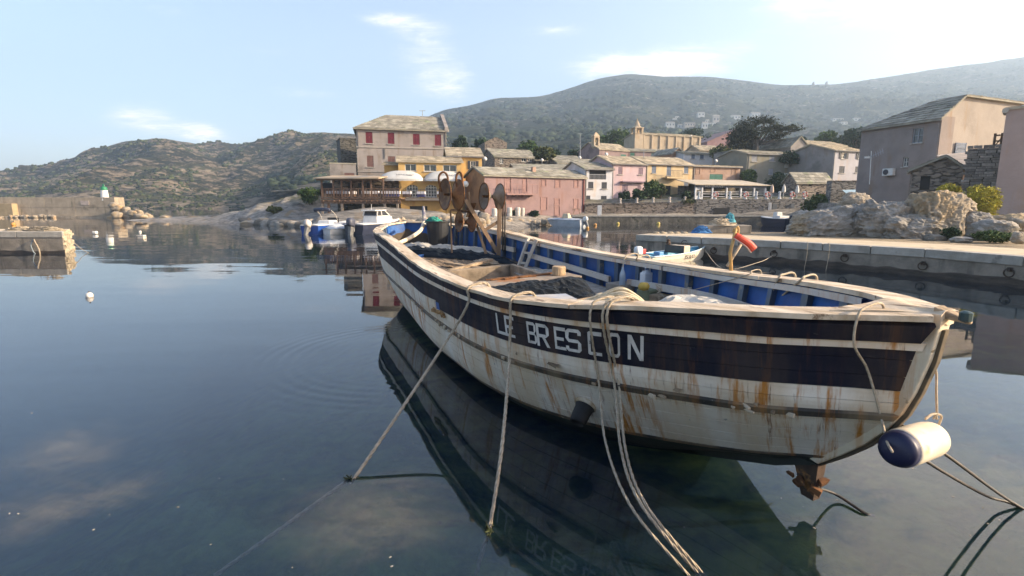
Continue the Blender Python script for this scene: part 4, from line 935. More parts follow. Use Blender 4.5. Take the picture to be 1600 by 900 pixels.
# ---- net hauler bolted to the deck near the stern
FRM = mat('hauler_timber', (.28, .19, .12), (.15, .095, .06), 3, .9, .008, 22, (3, 3, .5), spots=(.14, .08, .04), spot_scale=4)
DISC = mat('hauler_plate', (.19, .115, .07), (.09, .05, .032), 3.2, .8, .008, 18, spots=(.27, .16, .08), spot_scale=2.2, spot_at=(.5, .62))
DISC2 = mat('hauler_plate_grey', (.26, .235, .20), (.15, .11, .075), 3.2, .75, .008, 18, spots=(.24, .14, .06), spot_scale=1.6, spot_at=(.52, .6))
HY = bw((9.65, -.85, 1.3)).y
def hauler():
    Y = HY; P = lambda x, y, dy=0: at(x, y, Y + dy)
    fr = MB(); fr.bar(P(779, 400), P(781, 318), .10, .10); fr.bar(P(727, 312, -.15), P(777, 394, .02), .085, .085); fr.bar(P(757, 360, -.04), P(779, 346), .07, .07); fr.bar(P(745, 352), P(760, 398), .06, .06)
    fr.tube([P(706, 395, .2), P(704, 328, .1)], .022); fr.tube([P(704, 328, .1), P(742, 331, .1)], .03); fr.tube([P(735, 330), P(732, 300)], .03)
    f = fr.build('hauler_frame', FRM, BOAT)
    def reel(cx, cy, sep, ry, m1, m2, tw=.04):    # two dished cones, tip to tip on one axle: the rim of the near one shows its inside
        R_ = ry/820*Y; c = P(cx, cy); vd = (c - Vector((0, 0, H))).normalized(); lf = Vector((-1, 0, 0)); ax = -vd*.40 + (lf - vd*lf.dot(vd)).normalized()*.917; ax.z += tw; ax.normalize()
        D = sep/2/820*Y/.9; n = 32
        for sg, m in ((1, m1), (-1, m2)):
            M = (ax*sg).to_track_quat('Z', 'Y').to_matrix(); b_ = MB(); pr = [(.035, .01), (R_*.35, D*.42), (R_*.72, D*.80), (R_*.97, D), (R_, D + .012), (R_*.95, D + .004), (R_*.70, D*.80 + .018), (R_*.34, D*.42 + .02), (.02, .05)]
            rows = [[c + M @ Vector((r_*(1 + (.035 if .1 < r_/R_ < .9 else 0)*(k % 4 == 0))*math.cos(2*PI*k/n), r_*(1 + (.035 if .1 < r_/R_ < .9 else 0)*(k % 4 == 0))*math.sin(2*PI*k/n), z_)) for k in range(n)] for r_, z_ in pr]
            b_.grid(rows, closed=True); b_.build('hauler_plate', m, f, smooth=False)
            b_ = MB(); b_.tube([c + M @ Vector((R_*math.cos(a), R_*math.sin(a), D + .006)) for a in np.linspace(0, 2*PI, 33)], .012, 5); b_.build('plate_rim', RUST, f, smooth=True)
        b_ = MB(); b_.tube([c - ax*(D + .05), c + ax*(D + .04)], .03, 8); b_.build('axle', RUST, f)
    reel(705.5, 304, 19, 23.5, DISC, DISC); reel(768.5, 307, 23, 20, DISC2, DISC2); reel(727.5, 346.5, 19, 15.5, DISC, DISC)
    for cx, x0, x1, yt in ((692, 686, 700, 269), (722, 713, 723, 269)):
        hp_ = [P(x0 + 4, 300), P(x0, 285), P(x0 + .5, 274), P((x0 + x1)/2, yt), P(x1 - 1, 275), P(x1, 290)]
        MB().tube(smooth_path(hp_, 5), .025, 7).build('guard_hoop', RUST, f, smooth=True)
    for x0 in (785.5, 789): MB().tube(smooth_path([P(x0, 392), P(x0, 350), P(x0 + .5, 320), P(x0 - 2, 309), P(x0 - 6, 306)], 4), .02, 6).build('hauler_hose', CABLE, f, smooth=True)
    for i in range(10):
        a, c = P(728 + i*.9, 338 - i*2.2, .05), P(736 + i*.9, 338 - i*2.2, .05)
        MB().bar(a, c, .03).build('hauler_slat', RUST, f)
hauler()
# ---- tub with a green net
tubc = bw((12.35, -.42, 1.36)); TU = thing('gear_tub', 'big black plastic tub standing at the stern of the old boat', 'tub', tubc); rt = 18.5/820*tubc.y
tm = mat('tub_black', (.012, .014, .018), (.02, .022, .026), 5, .5)
MB().lathe([(rt*.80, 0), (rt*.86, .2), (rt*.97, .60), (rt*1.03, .62), (rt*1.03, .65), (rt*.95, .65), (rt*.93, .55), (rt*.5, .52), (.02, .52)], tubc, 24).build('tub_body', tm, TU, smooth=False)
for sgn in (-1, 1): MB().tube(smooth_path([tubc + Vector((sgn*rt*1.0, -.12, .55)), tubc + Vector((sgn*rt*1.2, 0, .47)), tubc + Vector((sgn*rt*1.0, .12, .55))], 5), .016, 6).build('rope_handle', ROPE, TU, smooth=True)
def net_heap(name, label, c, rx, ry, rz, m, n, r=.010, seed=1, cat='net'):
    g = random.Random(seed); b_ = MB()
    for i in range(n):
        a0 = g.uniform(0, 2*PI); k = g.uniform(.25, 1); pts = []
        for j in range(9):
            a = a0 + j*.8*g.choice((1, 1, -1)); rr = k*g.uniform(.55, 1.0)
            pts.append(Vector(c) + Vector((rx*rr*math.cos(a), ry*rr*math.sin(a), rz*max(0.02, (1 - rr*rr))*g.uniform(.35, 1.05) + .01)))
        b_.tube(smooth_path(pts, 4), r, 4, caps=False)
    hu = []
    for i in range(8):
        k = i/7; hu.append([Vector(c) + Vector((rx*.97*(1 - k)*math.cos(2*PI*j/18), ry*.97*(1 - k)*math.sin(2*PI*j/18), rz*.8*(1 - (1 - k)**2)*(.8 + .25*math.sin(j*2.3 + i)))) for j in range(18)])
    b_.grid(hu, closed=True)
    return tag(b_.build(name, m), label, cat)
net_heap('green_net', 'turquoise green fishing net heaped in the black tub', tubc + Vector((-.12, 0, .60)), rt*.85, rt*.8, .16, mat('green_net', (.03, .30, .24), (.02, .16, .14), 12, .9), 26, .012, 3)
# ---- curved pole across the stern quarter
pa, pc = bw(bl(625, 381, 1.62)), at(663, 343, 15.6)
tag(MB().tube(smooth_path([pa, pa.lerp(pc, .3) + Vector((.10, 0, -.05)), pa.lerp(pc, .65) + Vector((.12, 0, -.08)), pc], 6), [.05]*18 + [.045], 8).build('curved_pole', mat('pale_pole', (.66, .56, .42), (.5, .4, .28), 5, .8), smooth=True), 'curved pale wooden pole leaning across the stern quarter', 'pole')
tag(MB().tube([at(663, 352, 15.2), at(662, 331, 15.2), at(661.5, 322, 15.2)], [.05, .05, .03], 8).build('rail_stake', mat('stake_blue', (.06, .07, .16), (.4, .38, .33), 6, .8)), 'small dark blue stake standing on the stern rail', 'stake')
# ---- ladder standing in the hatch, leaning on the far rail
def ladder():
    tops = [bw((8.45, -1.28, 1.80)), bw((8.10, -1.28, 1.80))]; lo = [bw(bl(806, 434, .92)), bw(bl(817, 434, .92))]
    LD = thing('ladder', 'short grey ladder leaning from the hatch to the far rail', 'ladder', lo[0]); lm = mat('ladder_wood', (.50, .45, .38), (.36, .31, .26), 4, .85, .005, 20)
    tops = [at(826, 372, tops[0].y), at(838.5, 374, tops[1].y)]
    for a, c in zip(lo, tops): MB().bar(a, c, .05, .07).build('rail', lm, LD, bevel=.005)
    for k in (.12, .38, .64, .90): MB().bar(lo[0].lerp(tops[0], k), lo[1].lerp(tops[1], k), .035, .045).build('rung', lm, LD)
ladder()
# ---- tarpaulins, nets, boards
def crumple(name, label, cat, quad, zf, amp, m, n=(64, 40), seed=0, freq=3.0, edge=.18, ridge=True):
    rows = []; a, b_, c, d = [Vector((*q, 0)) for q in quad]
    for i in range(n[1]):
        v = i/(n[1] - 1); r_ = []
        for j in range(n[0]):
            u = j/(n[0] - 1); w1 = .04*math.sin(u*9 + seed) + .03*math.sin(v*13 + seed)
            p = (a*(1 - u) + b_*u)*(1 - v) + (d*(1 - u) + c*u)*v; p = p + Vector((w1, .05*math.sin(u*11 + 2*seed), 0))
            f = fbm(np.array([p.x*freq, p.y*freq, seed*3.7]), 4, seed, .55, ridge)
            ed = min(1, min(u, 1 - u)/edge)*min(1, min(v, 1 - v)/edge); f2 = fbm(np.array([p.x*freq*1.5 + p.y*2, p.y*freq*2.6 - p.x*1.5, seed*1.3]), 2, seed + 7, .5, True); z = zf(p.x, p.y) + amp*float(f*.55 + .45 + .20*f2)*ed**.5 + .012
            r_.append(bw((p.x, p.y, z)))
        rows.append(r_)
    return tag(MB().grid(rows).build(name, m, smooth=False), label, cat)
TARP = mat('navy_tarp', (.010, .016, .024), (.022, .03, .038), 5, .7, .006, 14, spec=.12)
TARPB = mat('black_plastic', (.006, .007, .008), (.012, .014, .015), 4, .5, .004, 10, spec=.16)
GREYN = mat('grey_net', (.34, .31, .27), (.20, .18, .155), 9, .95, .012, 40)
PALE = mat('pale_sheet', (.56, .52, .45), (.40, .36, .30), 4, .9, .01, 14, spots=(.3, .26, .2), spot_scale=3)
crumple('tarpaulin', 'dark navy tarpaulin bunched across the deck behind the small hatch', 'tarp', [(8.55, -1.15), (9.5, -1.15), (12.8, .55), (11.6, 1.0)], lambda s, y: zd(s, y), .17, TARP, seed=2, freq=2.6)
crumple('cloth', 'pale crumpled cloth lying behind the dark tarpaulin at the stern', 'cloth', [(9.7, -1.05), (10.4, -1.1), (13.0, .3), (12.7, .65)], lambda s, y: zd(s, y) + .05, .15, PALE, seed=5, freq=2.2)
crumple('tarpaulin', 'shiny black plastic sheet crumpled along the near side of the locker', 'tarp', [(3.7, -.55), (5.42, -.62), (5.42, 1.12), (3.9, 1.22)], lambda s, y: zd(s, y) + .05 + .24*max(0, min(1, (s - 4.3)/1.0)),   .09, TARPB, seed=7, freq=4.2, n=(84, 56))
crumple('grey_netting', 'grey net spread on the deck along the blue bulwark', 'net', [(4.3, -1.38), (8.3, -1.30), (8.2, -.66), (4.6, -.40)], lambda s, y: zd(s, y) + .02,   .05, GREYN, seed=9, freq=1.6)
crumple('grey_netting', 'grey net bundle heaped beside the ladder foot', 'net', [(6.3, -1.36), (7.6, -1.30), (7.5, -.8), (6.3, -.75)], lambda s, y: zd(s, y) + .03, .16, GREYN, seed=12, freq=1.5, edge=.45)
# plywood board with worn blue paint, and a pole, lying inside the near rail
ply = [bw(bl(x, y, 1.40)) for x, y in ((782, 470), (925, 474), (890, 458), (800, 462))]
b_ = MB(); b_.hexa([p - Vector((0, 0, .025)) for p in ply] + ply)
tag(b_.build('plywood_board', mat('ply_board', (.42, .40, .38), (.10, .20, .36), 1.4, .8, .006, 20, spots=(.34, .27, .19), spot_scale=2)), 'grey board with worn blue paint lying inside the near rail', 'board')
tag(MB().tube([bw(bl(893, 474, 1.45)), bw(bl(952, 463, 1.47))], .03, 8).build('wooden_pole', OLDW), 'brown wooden pole lying beside the coiled rope', 'pole')
def rope_pile():
    g = random.Random(4); b_ = MB(); c0, c1 = bw(bl(915, 478, 1.45)), bw(bl(1016, 481, 1.47)); mid = bw(bl(975, 474, 1.50))
    for i in range(64):
        o = g.uniform(-1, 1); h = g.uniform(0, 1); q = Vector((.0, .24*o, 0))
        pts = [c0 + Vector((g.uniform(-.1, .25), .06*o, .0)), c0.lerp(mid, .5) + q*.6 + Vector((0, 0, .04 + .05*h)), mid + q + Vector((0, 0, .03 + .14*h*(1 - o*o))), mid.lerp(c1, .6) + q*.9 + Vector((0, 0, .02 + .11*h*(1 - o*o))), c1 + Vector((g.uniform(-.06, .02), .14*o, .02*h)), c1 + Vector((g.uniform(-.12, -.02), .16*o + g.uniform(-.1, .1), -.03))]
        b_.tube(smooth_path(pts, 5), .0125, 5)
    for i in range(5):
        o = g.uniform(-1, 1); b_.tube(smooth_path([c0 + Vector((.1*i, .05*o, .02)), c0 + Vector((-.2 - .05*i, -.03 + .05*o, .01)), bw(bl(900 + 8*i, 479, 1.44)), bw(bl(925 + 5*i, 481, 1.50))], 5), .011, 5)
    tag(b_.build('coiled_rope', ROPEW, smooth=True), 'thick bundle of cream rope lying on the near rail behind the letters', 'rope')
rope_pile()
# timber round
lw = bw((5.62, -.42, 1.33))
tag(MB().lathe([(.105, 0), (.11, .02), (.11, .13), (.10, .145), (.02, .145)], lw, 18).build('timber_round', mat('log_wood', (.50, .36, .22), (.30, .19, .11), 5, .9, .008, 24, (3, 3, .6))), 'short round slice of timber standing on the locker lid', 'log')
# bottles, box, basket along the far bulwark
def on_far(px, py, z): return bw(bl(px, py, z))
bx_ = on_far(982, 452, 1.10); MBX = MB().box(bx_ + Vector((0, 0, .02)), (.62, .34, .20), rot=.6)
tag(MBX.build('fish_box', mat('box_grey', (.36, .31, .26), (.24, .2, .16), 4, .9), bevel=.01), 'low brown box under the clear bottle at the far side', 'box')
bt = on_far(976, 446, 1.20)
tag(MB().lathe([(.045, 0), (.05, .02), (.05, .17), (.045, .2), (.018, .27), (.018, .30), (.0, .30)], bt, 14).build('water_bottle', mat('clear_plastic', (.28, .34, .40), (.2, .26, .34), 5, .15, spec=.7), smooth=True), 'clear plastic bottle standing by the blue bulwark', 'bottle')
jc = on_far(1013, 447, 1.22); JC = thing('jerrycan', 'white plastic jerrycan standing by the blue bulwark', 'jerrycan', jc)
jm = mat('jerry_white', (.62, .64, .66), (.5, .52, .55), 5, .45)
MB().box(jc + Vector((0, 0, .11)), (.17, .12, .22), rot=.5).box(jc + Vector((0, 0, .235)), (.15, .10, .05), rot=.5, taper=.6).build('can_body', jm, JC, bevel=.015)
MB().tube(smooth_path([jc + Vector((.06, .03, .24)), jc + Vector((.05, .025, .29)), jc + Vector((-.02, -.01, .29)), jc + Vector((-.05, -.03, .25))], 4), .014, 6).build('can_handle', jm, JC, smooth=True)
MB().lathe([(.025, 0), (.025, .04), (.0, .04)], jc + Vector((-.06, -.03, .255)), 10).build('can_cap', mat('cap_dark', (.05, .05, .06)), JC)
cc = on_far(1022, 461, 1.12); tag(MB().box(cc, (.42, .26, .22), rot=.6).build('crate', mat('crate_olive', (.20, .22, .13), (.14, .15, .09), 5, .8), bevel=.03), 'olive green bundle beside the white jerrycan', 'bundle')
cc = on_far(1010, 452, 1.25); tag(MB().lathe([(.0, -.02), (.07, 0), (.09, .05), (.06, .10), (.0, .11)], cc, 10).build('float_ball', mat('float_yellow', (.60, .40, .08), (.45, .28, .05), 4, .6), smooth=True), 'small yellow float beside the white jerrycan', 'float')
cc = on_far(1035, 470, 1.08); tag(MB().box(cc, (.26, .2, .20), rot=.6).build('wooden_box', OLDW, bevel=.01), 'small brown wooden box on deck below the far stringer', 'box')
# lines and hooks on the far rail
def far_rail(px):
    r = ray(px, 430); best = None
    for t in np.linspace(.02, .95, 500):
        w = bw(hp(-1, t, 0) + Vector((0, .08, .06))) - Vector((0, 0, H)); e = abs(w.x/w.y - r.x/r.y)
        if best is None or e < best[0]: best = (e, t)
    return best[1]
def far_line(px, px2, py2, label, r=.011, out=True, dz=0):
    t = far_rail(px); g = hp(-1, t, 0); P = []
    if out: P += [bw(g + Vector((0, -.10, -.1))), bw(g + Vector((0, -.05, .075)))]
    P += [bw(g + Vector((0, .10, .085))), bw(g + Vector((0, .20, .04)))]
    e = bl(px2, py2, 1.30); t2 = tg(max(.8, min(e.x, 13))); q = inner_pt(-1, t2, .5, .24); w = bw(q); P.append(at(px2, py2, w.y))
    rope('lashing_line', label, 'rope', P, r)
far_line(985, 970, 438, 'grey line looped over the far rail above the clear bottle')
far_line(1003, 996, 422, 'short hooked line over the far rail above the jerrycan')
far_line(1229, 1196, 484, 'grey line from the far rail straight down to the bow stringer')
far_line(1262, 1202, 480, 'grey line slanting from the far rail to the bow stringer')
far_line(1175, 1080, 454, 'thin grey line slanting from the far rail to the brown knot', .006)
for px, py, lab in ((1076, 456, 'brown rope knot with hanging ends tied on the far stringer'), (1028, 452, 'grey rope knot tied on the far stringer beside the olive bundle'), (1197, 486, 'grey rope knot tied near the forward end of the bow stringer')):
    e = bl(px, py, 1.28); q = inner_pt(-1, tg(max(.9, e.x)), .5, .27); c = at(px, py, bw(q).y); b_ = MB(); g = random.Random(px)
    for i in range(5): b_.tube(smooth_path([c + Vector((g.uniform(-.03, .03), 0, .06)), c + Vector((.03, -.05, .0)), c + Vector((g.uniform(-.02, .02), -.02, -.06))], 4), .012, 5)
    for i in range(3): b_.tube(smooth_path([c, c + Vector((g.uniform(0, .1), -.03, -.14)), c + Vector((g.uniform(0, .25), -.05, -.30))], 4), .010, 5)
    tag(b_.build('rope_knot', ROPE, smooth=True), lab, 'rope')
cl = on_far(1150, 486, 1.38); MBc = crumple('rag', 'pale rag heaped inside the bow by the near rail', 'cloth', [(1.5, -.55), (3.0, -.75), (2.8, .25), (1.4, .35)], lambda s, y: 1.36 + .03*math.sin(5*s), .16, PALE, seed=15, n=(24, 16), edge=.4)
b_ = MB(); c = bw(bl(1088, 486, 1.64))
for i in range(3): b_.tube(smooth_path([c + Vector((-.12 + .07*i, 0, .0)), c + Vector((-.08 + .07*i, -.02, .035)), c + Vector((-.02 + .07*i, 0, .0))], 4), .015, 6)
tag(b_.build('shackle', mat('shackle_navy', (.05, .055, .12), (.16, .14, .12), 9, .6), smooth=True), 'small navy shackle lying on the near rail at the bow', 'shackle')
# ---- marker pole with a red pad lashed to the far rail
tp = far_rail(1133); base = bw(hp(-1, tp, 0) + Vector((0, -.02, .02))); yb = base.y
MK = thing('marker_pole', 'yellowish stick with a red float tied to the far rail', 'pole', base)
st = mat('stick_yellow', (.56, .36, .14), (.40, .24, .10), 5, .85)
MB().tube([base, at(1141, 395, yb), at(1150, 357, yb)], [.026, .024, .02], 8).build('stick', st, MK, smooth=True)
MB().tube([at(1136, 416, yb), at(1158, 382, yb + .05)], [.02, .016], 8).build('brace', mat('stick_grey', (.46, .38, .28), (.34, .27, .19), 5, .85), MK, smooth=True)
b_ = MB(); b_.tube(smooth_path([at(1145, 362, yb), at(1153, 354, yb), at(1153, 366, yb), at(1146, 357, yb)], 4), .012, 6); b_.build('lashing', st, MK, smooth=True)
pth = smooth_path([at(1149, 368, yb - .03), at(1158, 373, yb - .05), at(1170, 381, yb - .05), at(1178, 390, yb - .04)], 5)
RED = mat('red_float', (.62, .07, .035), (.48, .05, .03), 4, .55)
rows = []
for i, p in enumerate(pth):
    d = (pth[min(i + 1, len(pth) - 1)] - pth[max(i - 1, 0)]).normalized(); u = d.cross(Vector((0, 1, 0))).normalized(); w = .040 + .014*i/len(pth)
    rows.append([p + u*(w*math.cos(a)) + Vector((0, 1, 0))*(.026*math.sin(a)) for a in np.linspace(0, 2*PI, 12, endpoint=False)])
b_ = MB(); b_.grid(rows, closed=True); n = len(rows); b_.f += [tuple(range(11, -1, -1)), tuple((n - 1)*12 + k for k in range(12))]; b_.m += [0, 0]
b_.build('float_pad', RED, MK, smooth=False)
b_ = MB(); b_.tube([r_[6] + Vector((0, -.008, 0)) for r_ in rows], .010, 6); b_.build('pad_edge', mat('pad_edge', (.62, .45, .38), None, 5, .7), MK, smooth=True)
tag(MB().lathe([(.0, -.035), (.034, -.02), (.034, .03), (.014, .04), (0, .04)], at(1509, 496, 3.1), 10).build('rail_fitting', mat('fitting_green', (.01, .06, .07), (.02, .03, .03), 6, .4)), 'small dark green fitting at the tip of the bow', 'fitting')

# ---- loose timber and clutter on deck
for i, (a, c, w, h_, lab) in enumerate((((8.6, .95, .09), (10.3, .98, .09), .16, .04, 'long worn plank lying on deck along the near side'), ((8.2, -.2, .07), (9.3, .35, .08), .12, .05, 'short grey timber lying across the deck planks'), ((6.1, .95, .22), (8.2, .98, .2), .09, .09, 'square beam lying on the near hatch edge'), ((8.3, .6, .1), (8.9, -.6, .13), .10, .06, 'broken board end lying behind the hatch'), ((4.4, -.5, .12), (5.6, -.75, .10), .14, .03, 'loose board lying by the grey net'), ((2.6, -.4, .1), (4.0, -.85, .08), .12, .04, 'brown plank lying on the foredeck'))):
    b_ = MB(); p, q = bw((a[0], a[1], zd(a[0], a[1]) + a[2])), bw((c[0], c[1], zd(c[0], c[1]) + c[2])); b_.bar(p, q, w, h_); tag(b_.build('loose_plank', OLDW, bevel=.006), lab, 'plank')
for i, (s_, y_, lab) in enumerate(((9.2, -.55, 'small tangle of grey line on the aft deck'), (7.4, -.95, 'tangle of old rope between ladder and bulwark'), (3.4, -.6, 'loose coil of rope on the foredeck'), (10.6, -.75, 'rope tangle at the foot of the hauler post'))):
    net_heap('rope_tangle', lab, bw((s_, y_, zd(s_, y_) + .01)), .34, .26, .10, (ROPE, ROPEW, ROPE, ROPE)[i], 14, .012, 60 + i, 'rope')
b_ = MB(); gch = random.Random(5)
for i in range(260):
    s_, y_ = gch.uniform(2, 12.6), gch.uniform(-1.2, 1.2)
    if HAT[0] - .1 < s_ < HAT[1] + .1 and HAT[2] - .1 < y_ < HAT[3] + .1: continue
    p = bw((s_, y_, zd(s_, y_) + .012)); b_.box(p, (gch.uniform(.02, .12), gch.uniform(.01, .04), .012), rot=gch.uniform(0, 3))
o = b_.build('deck_litter', OLDW); o['kind'] = 'stuff'; tag(o, 'splinters and dry litter scattered over the old deck', 'litter')
# ================================================================== THE VILLAGE
LAUZE = mat('stone_slabs', (.36, .33, .265), (.22, .205, .165), 1.2, .95, .02, 14, tint=True, spots=(.27, .29, .17), spot_scale=.7, spot_at=(.55, .7))
LAUZE_W = mat('pale_stone_slabs', (.48, .40, .29), (.30, .26, .19), 1.2, .95, .02, 14, tint=True, spots=(.22, .21, .15), spot_scale=.9, spot_at=(.58, .7))
GLASS = mat('window_glass', (.035, .045, .055), (.02, .025, .03), 1.5, .12, spec=.8)
FRAME = mat('window_frame_white', (.66, .66, .63), (.55, .55, .52), 5, .6)
GREYF = mat('window_frame_grey', (.34, .36, .39), None, 5, .6)
def plaster(name, c, dirt=.55, st=(.6, .5, .4)):
    return mat(name, c, tuple(x*.80 for x in c), .55, .92, .02, 9, spots=tuple(x*dirt*1.05 for x in c), spot_scale=.42, spot_at=(.50, .68), streak=(tuple(x*dirt*y/.5 for x, y in zip(c, st)), 1.1, .52, .68), detail=8)
def rubble(name, c, c2):
    if name in MATS: return MATS[name]
    m = bpy.data.materials.new(name); m.use_nodes = True; t = NT(m.node_tree)
    out = t.n('ShaderNodeOutputMaterial'); b_ = t.n('ShaderNodeBsdfPrincipled'); t.nt.links.new(b_.outputs[0], out.inputs[0])
    co = t.n('ShaderNodeTexCoord').outputs['Object']; w = t.noise(co, 1.5, 3, .5, 0, 'Color')
    v = t.n('ShaderNodeTexVoronoi'); v.inputs['Scale'].default_value = 1.0
    av = t.n('ShaderNodeVectorMath', operation='ADD'); t.put(av.inputs[0], t.vmap(co, (2.3, 2.3, 5.5))); t.put(av.inputs[1], w); t.put(v.inputs['Vector'], av.outputs[0])
    bwn = t.n('ShaderNodeRGBToBW'); t.put(bwn.inputs[0], v.outputs['Color'])
    col = t.ramp(bwn.outputs[0], .1, .9, c2, c)
    big = t.noise(co, .5, 5); col = t.mix(t.step(big, .45, .7), col, tuple(x*.55 for x in c))
    jt = t.step(v.outputs['Distance'], .50, .72); col = t.mix(t.m('MULTIPLY', jt, .8), col, tuple(x*.38 for x in c2))
    t.put(b_.inputs['Base Color'], col); b_.inputs['Roughness'].default_value = .95
    bp = t.n('ShaderNodeBump'); bp.inputs['Distance'].default_value = .10; t.put(bp.inputs['Height'], t.m('SUBTRACT', t.m('MULTIPLY', t.noise(co, 12, 5), .4), jt)); t.nt.links.new(bp.outputs[0], b_.inputs['Normal'])
    MATS[name] = m; return m

def tiles(b_, a, b2, c, d, step=.62, lift=.07, rs=random):
    """overlapping stone slabs on the roof plane: a eave left, b2 eave right, c ridge right, d ridge left"""
    a, b2, c, d = map(Vector, (a, b2, c, d)); n = (b2 - a).cross(d - a).normalized()
    if n.z < 0: n = -n
    hgt = ((d - a).length + (c - b2).length)/2; nr = max(2, int(hgt/step*1.25))
    for i in range(nr):
        v0, v1 = i/nr, min(1, (i + 1.35)/nr)
        l0, r0 = a.lerp(d, v0), b2.lerp(c, v0); l1, r1 = a.lerp(d, v1), b2.lerp(c, v1); w = (r0 - l0).length
        if w < .2: continue
        u = 0.0
        while u < 1:
            du = step*rs.uniform(.7, 1.5)/w; u1 = min(1, u + du)
            if 1 - u1 < .4*step/w: u1 = 1
            j = rs.uniform(-.10, .10)/nr; z0 = lift*rs.uniform(.8, 1.35); z1 = lift*.35*rs.uniform(.6, 1.2); g = .012/w
            lv = (a.lerp(d, max(0, v0 + j)), b2.lerp(c, max(0, v0 + j)))
            p = [lv[0].lerp(lv[1], u + g) + n*z0, lv[0].lerp(lv[1], u1 - g) + n*z0*rs.uniform(.85, 1.1), l1.lerp(r1, u1 - g) + n*z1, l1.lerp(r1, u + g) + n*z1]
            k = [p[0] - n*.05, p[1] - n*.05]
            b_.add(p + k, [(0, 1, 2, 3), (4, 5, 1, 0), (4, 0, 3), (1, 5, 2)], 0, rs.uniform(.62, 1.22)); u = u1
class House: pass
def house(name, label, xl, Yl, xr, Yr, ytop, depth, wall, roof='gable', rise=1.5, wins=(), side=None, zb=None, ridge=None, over=.25, slab=LAUZE, group=None, step=.62, left_in=0, right_in=0, back_h=None, cat='house', slabs=True):
    pl, pr = at(xl, ytop, Yl), at(xr, ytop, Yr); zt = pl.z; h = House()
    d = Vector((pr.x - pl.x, pr.y - pl.y)); L = d.length; ex = d/L; ey = Vector((-ex.y, ex.x))
    if zb is None: zb = min(gz(pl.x, pl.y), gz(pr.x, pr.y)) - 1.0
    root = thing(name, label, cat, (pl.x, pl.y, zb), math.atan2(ex.y, ex.x), group); Ht = zt - zb
    h.root, h.L, h.H, h.depth = root, L, Ht, depth
    def loc(px, py):
        r = ray(px, py); n = Vector((ey.x, ey.y)); k = (pl.x*n.x + pl.y*n.y)/(r.x*n.x + r.y*n.y); p = Vector((r.x*k, r.y*k, H + r.z*k))
        return (Vector((p.x - pl.x, p.y - pl.y)).dot(ex), p.z - zb)
    h.loc = loc
    R_ = []
    for w in wins:
        u0, z1 = loc(w[0], w[1]); u1, z0 = loc(w[2], w[3]); u0, u1 = max(.08, min(u0, u1)), min(L - .08, max(u0, u1)); z0, z1 = max(.1, min(z0, z1)), min(Ht - .06, max(z0, z1))
        if u1 - u0 > .15 and z1 - z0 > .15: R_.append((u0, u1, z0, z1, w[4]) + tuple(w[5:]))
    us = sorted(set([0, L] + [r[0] for r in R_] + [r[1] for r in R_])); zs = sorted(set([0, Ht] + [r[2] for r in R_] + [r[3] for r in R_])); b_ = MB()
    for i in range(len(us) - 1):
        for j in range(len(zs) - 1):
            um, zm = (us[i] + us[i + 1])/2, (zs[j] + zs[j + 1])/2
            if any(r[0] < um < r[1] and r[2] < zm < r[3] for r in R_): continue
            b_.add([(us[i], 0, zs[j]), (us[i + 1], 0, zs[j]), (us[i + 1], 0, zs[j + 1]), (us[i], 0, zs[j + 1])], [(0, 1, 2, 3)])
    for u0, u1, z0, z1 in [r[:4] for r in R_]:
        dp = .20
        b_.add([(u0, 0, z0), (u1, 0, z0), (u1, 0, z1), (u0, 0, z1), (u0, dp, z0), (u1, dp, z0), (u1, dp, z1), (u0, dp, z1)], [(0, 4, 5, 1), (1, 5, 6, 2), (2, 6, 7, 3), (3, 7, 4, 0), (4, 7, 6, 5)])
    bh = back_h if back_h is not None else Ht
    yr = ridge if ridge is not None else depth/2
    b_.add([(L, 0, 0), (L, depth, 0), (L, depth, bh), (L, 0, Ht)], [(0, 1, 2, 3)], 1); b_.add([(0, depth, 0), (0, 0, 0), (0, 0, Ht), (0, depth, bh)], [(0, 1, 2, 3)], 1)
    b_.add([(L, depth, 0), (0, depth, 0), (0, depth, bh), (L, depth, bh)], [(0, 1, 2, 3)], 1)
    o = over; zr = Ht + rise; planes = []
    if roof == 'gable':
        if not left_in: b_.add([(0, 0, Ht), (0, depth, bh), (0, yr, zr)], [(0, 2, 1)], 1)
        if not right_in: b_.add([(L, 0, Ht), (L, depth, bh), (L, yr, zr)], [(0, 1, 2)], 1)
        k1 = rise/yr; k2 = (zr - bh)/(depth - yr); li, ri = (left_in, right_in)
        planes = [((-o, -o, Ht - o*k1), (L + o, -o, Ht - o*k1), (L + o - ri, yr, zr), (-o + li, yr, zr)), ((L + o, depth + o, bh - o*k2), (-o, depth + o, bh - o*k2), (-o + li, yr, zr), (L + o - ri, yr, zr))]
        if li: planes.append(((-o, depth + o, bh - o*k2), (-o, -o, Ht - o*k1), (-o + li, yr, zr), (-o + li, yr, zr)))
        if ri: planes.append(((L + o, -o, Ht - o*k1), (L + o, depth + o, bh - o*k2), (L + o - ri, yr, zr), (L + o - ri, yr, zr)))
    elif roof == 'front':       # gable towards the camera
        m = ridge if ridge is not None else L/2
        b_.add([(0, 0, Ht), (L, 0, Ht), (m, 0, zr)], [(0, 1, 2)]); b_.add([(0, depth, Ht), (L, depth, Ht), (m, depth, zr)], [(0, 2, 1)], 1)
        planes = [((-o, depth + o, Ht - o*rise/m), (-o, -o, Ht - o*rise/m), (m, -o, zr), (m, depth + o, zr)), ((L + o, -o, Ht - o*rise/(L - m)), (L + o, depth + o, Ht - o*rise/(L - m)), (m, depth + o, zr), (m, -o, zr))]
    elif roof == 'shed':
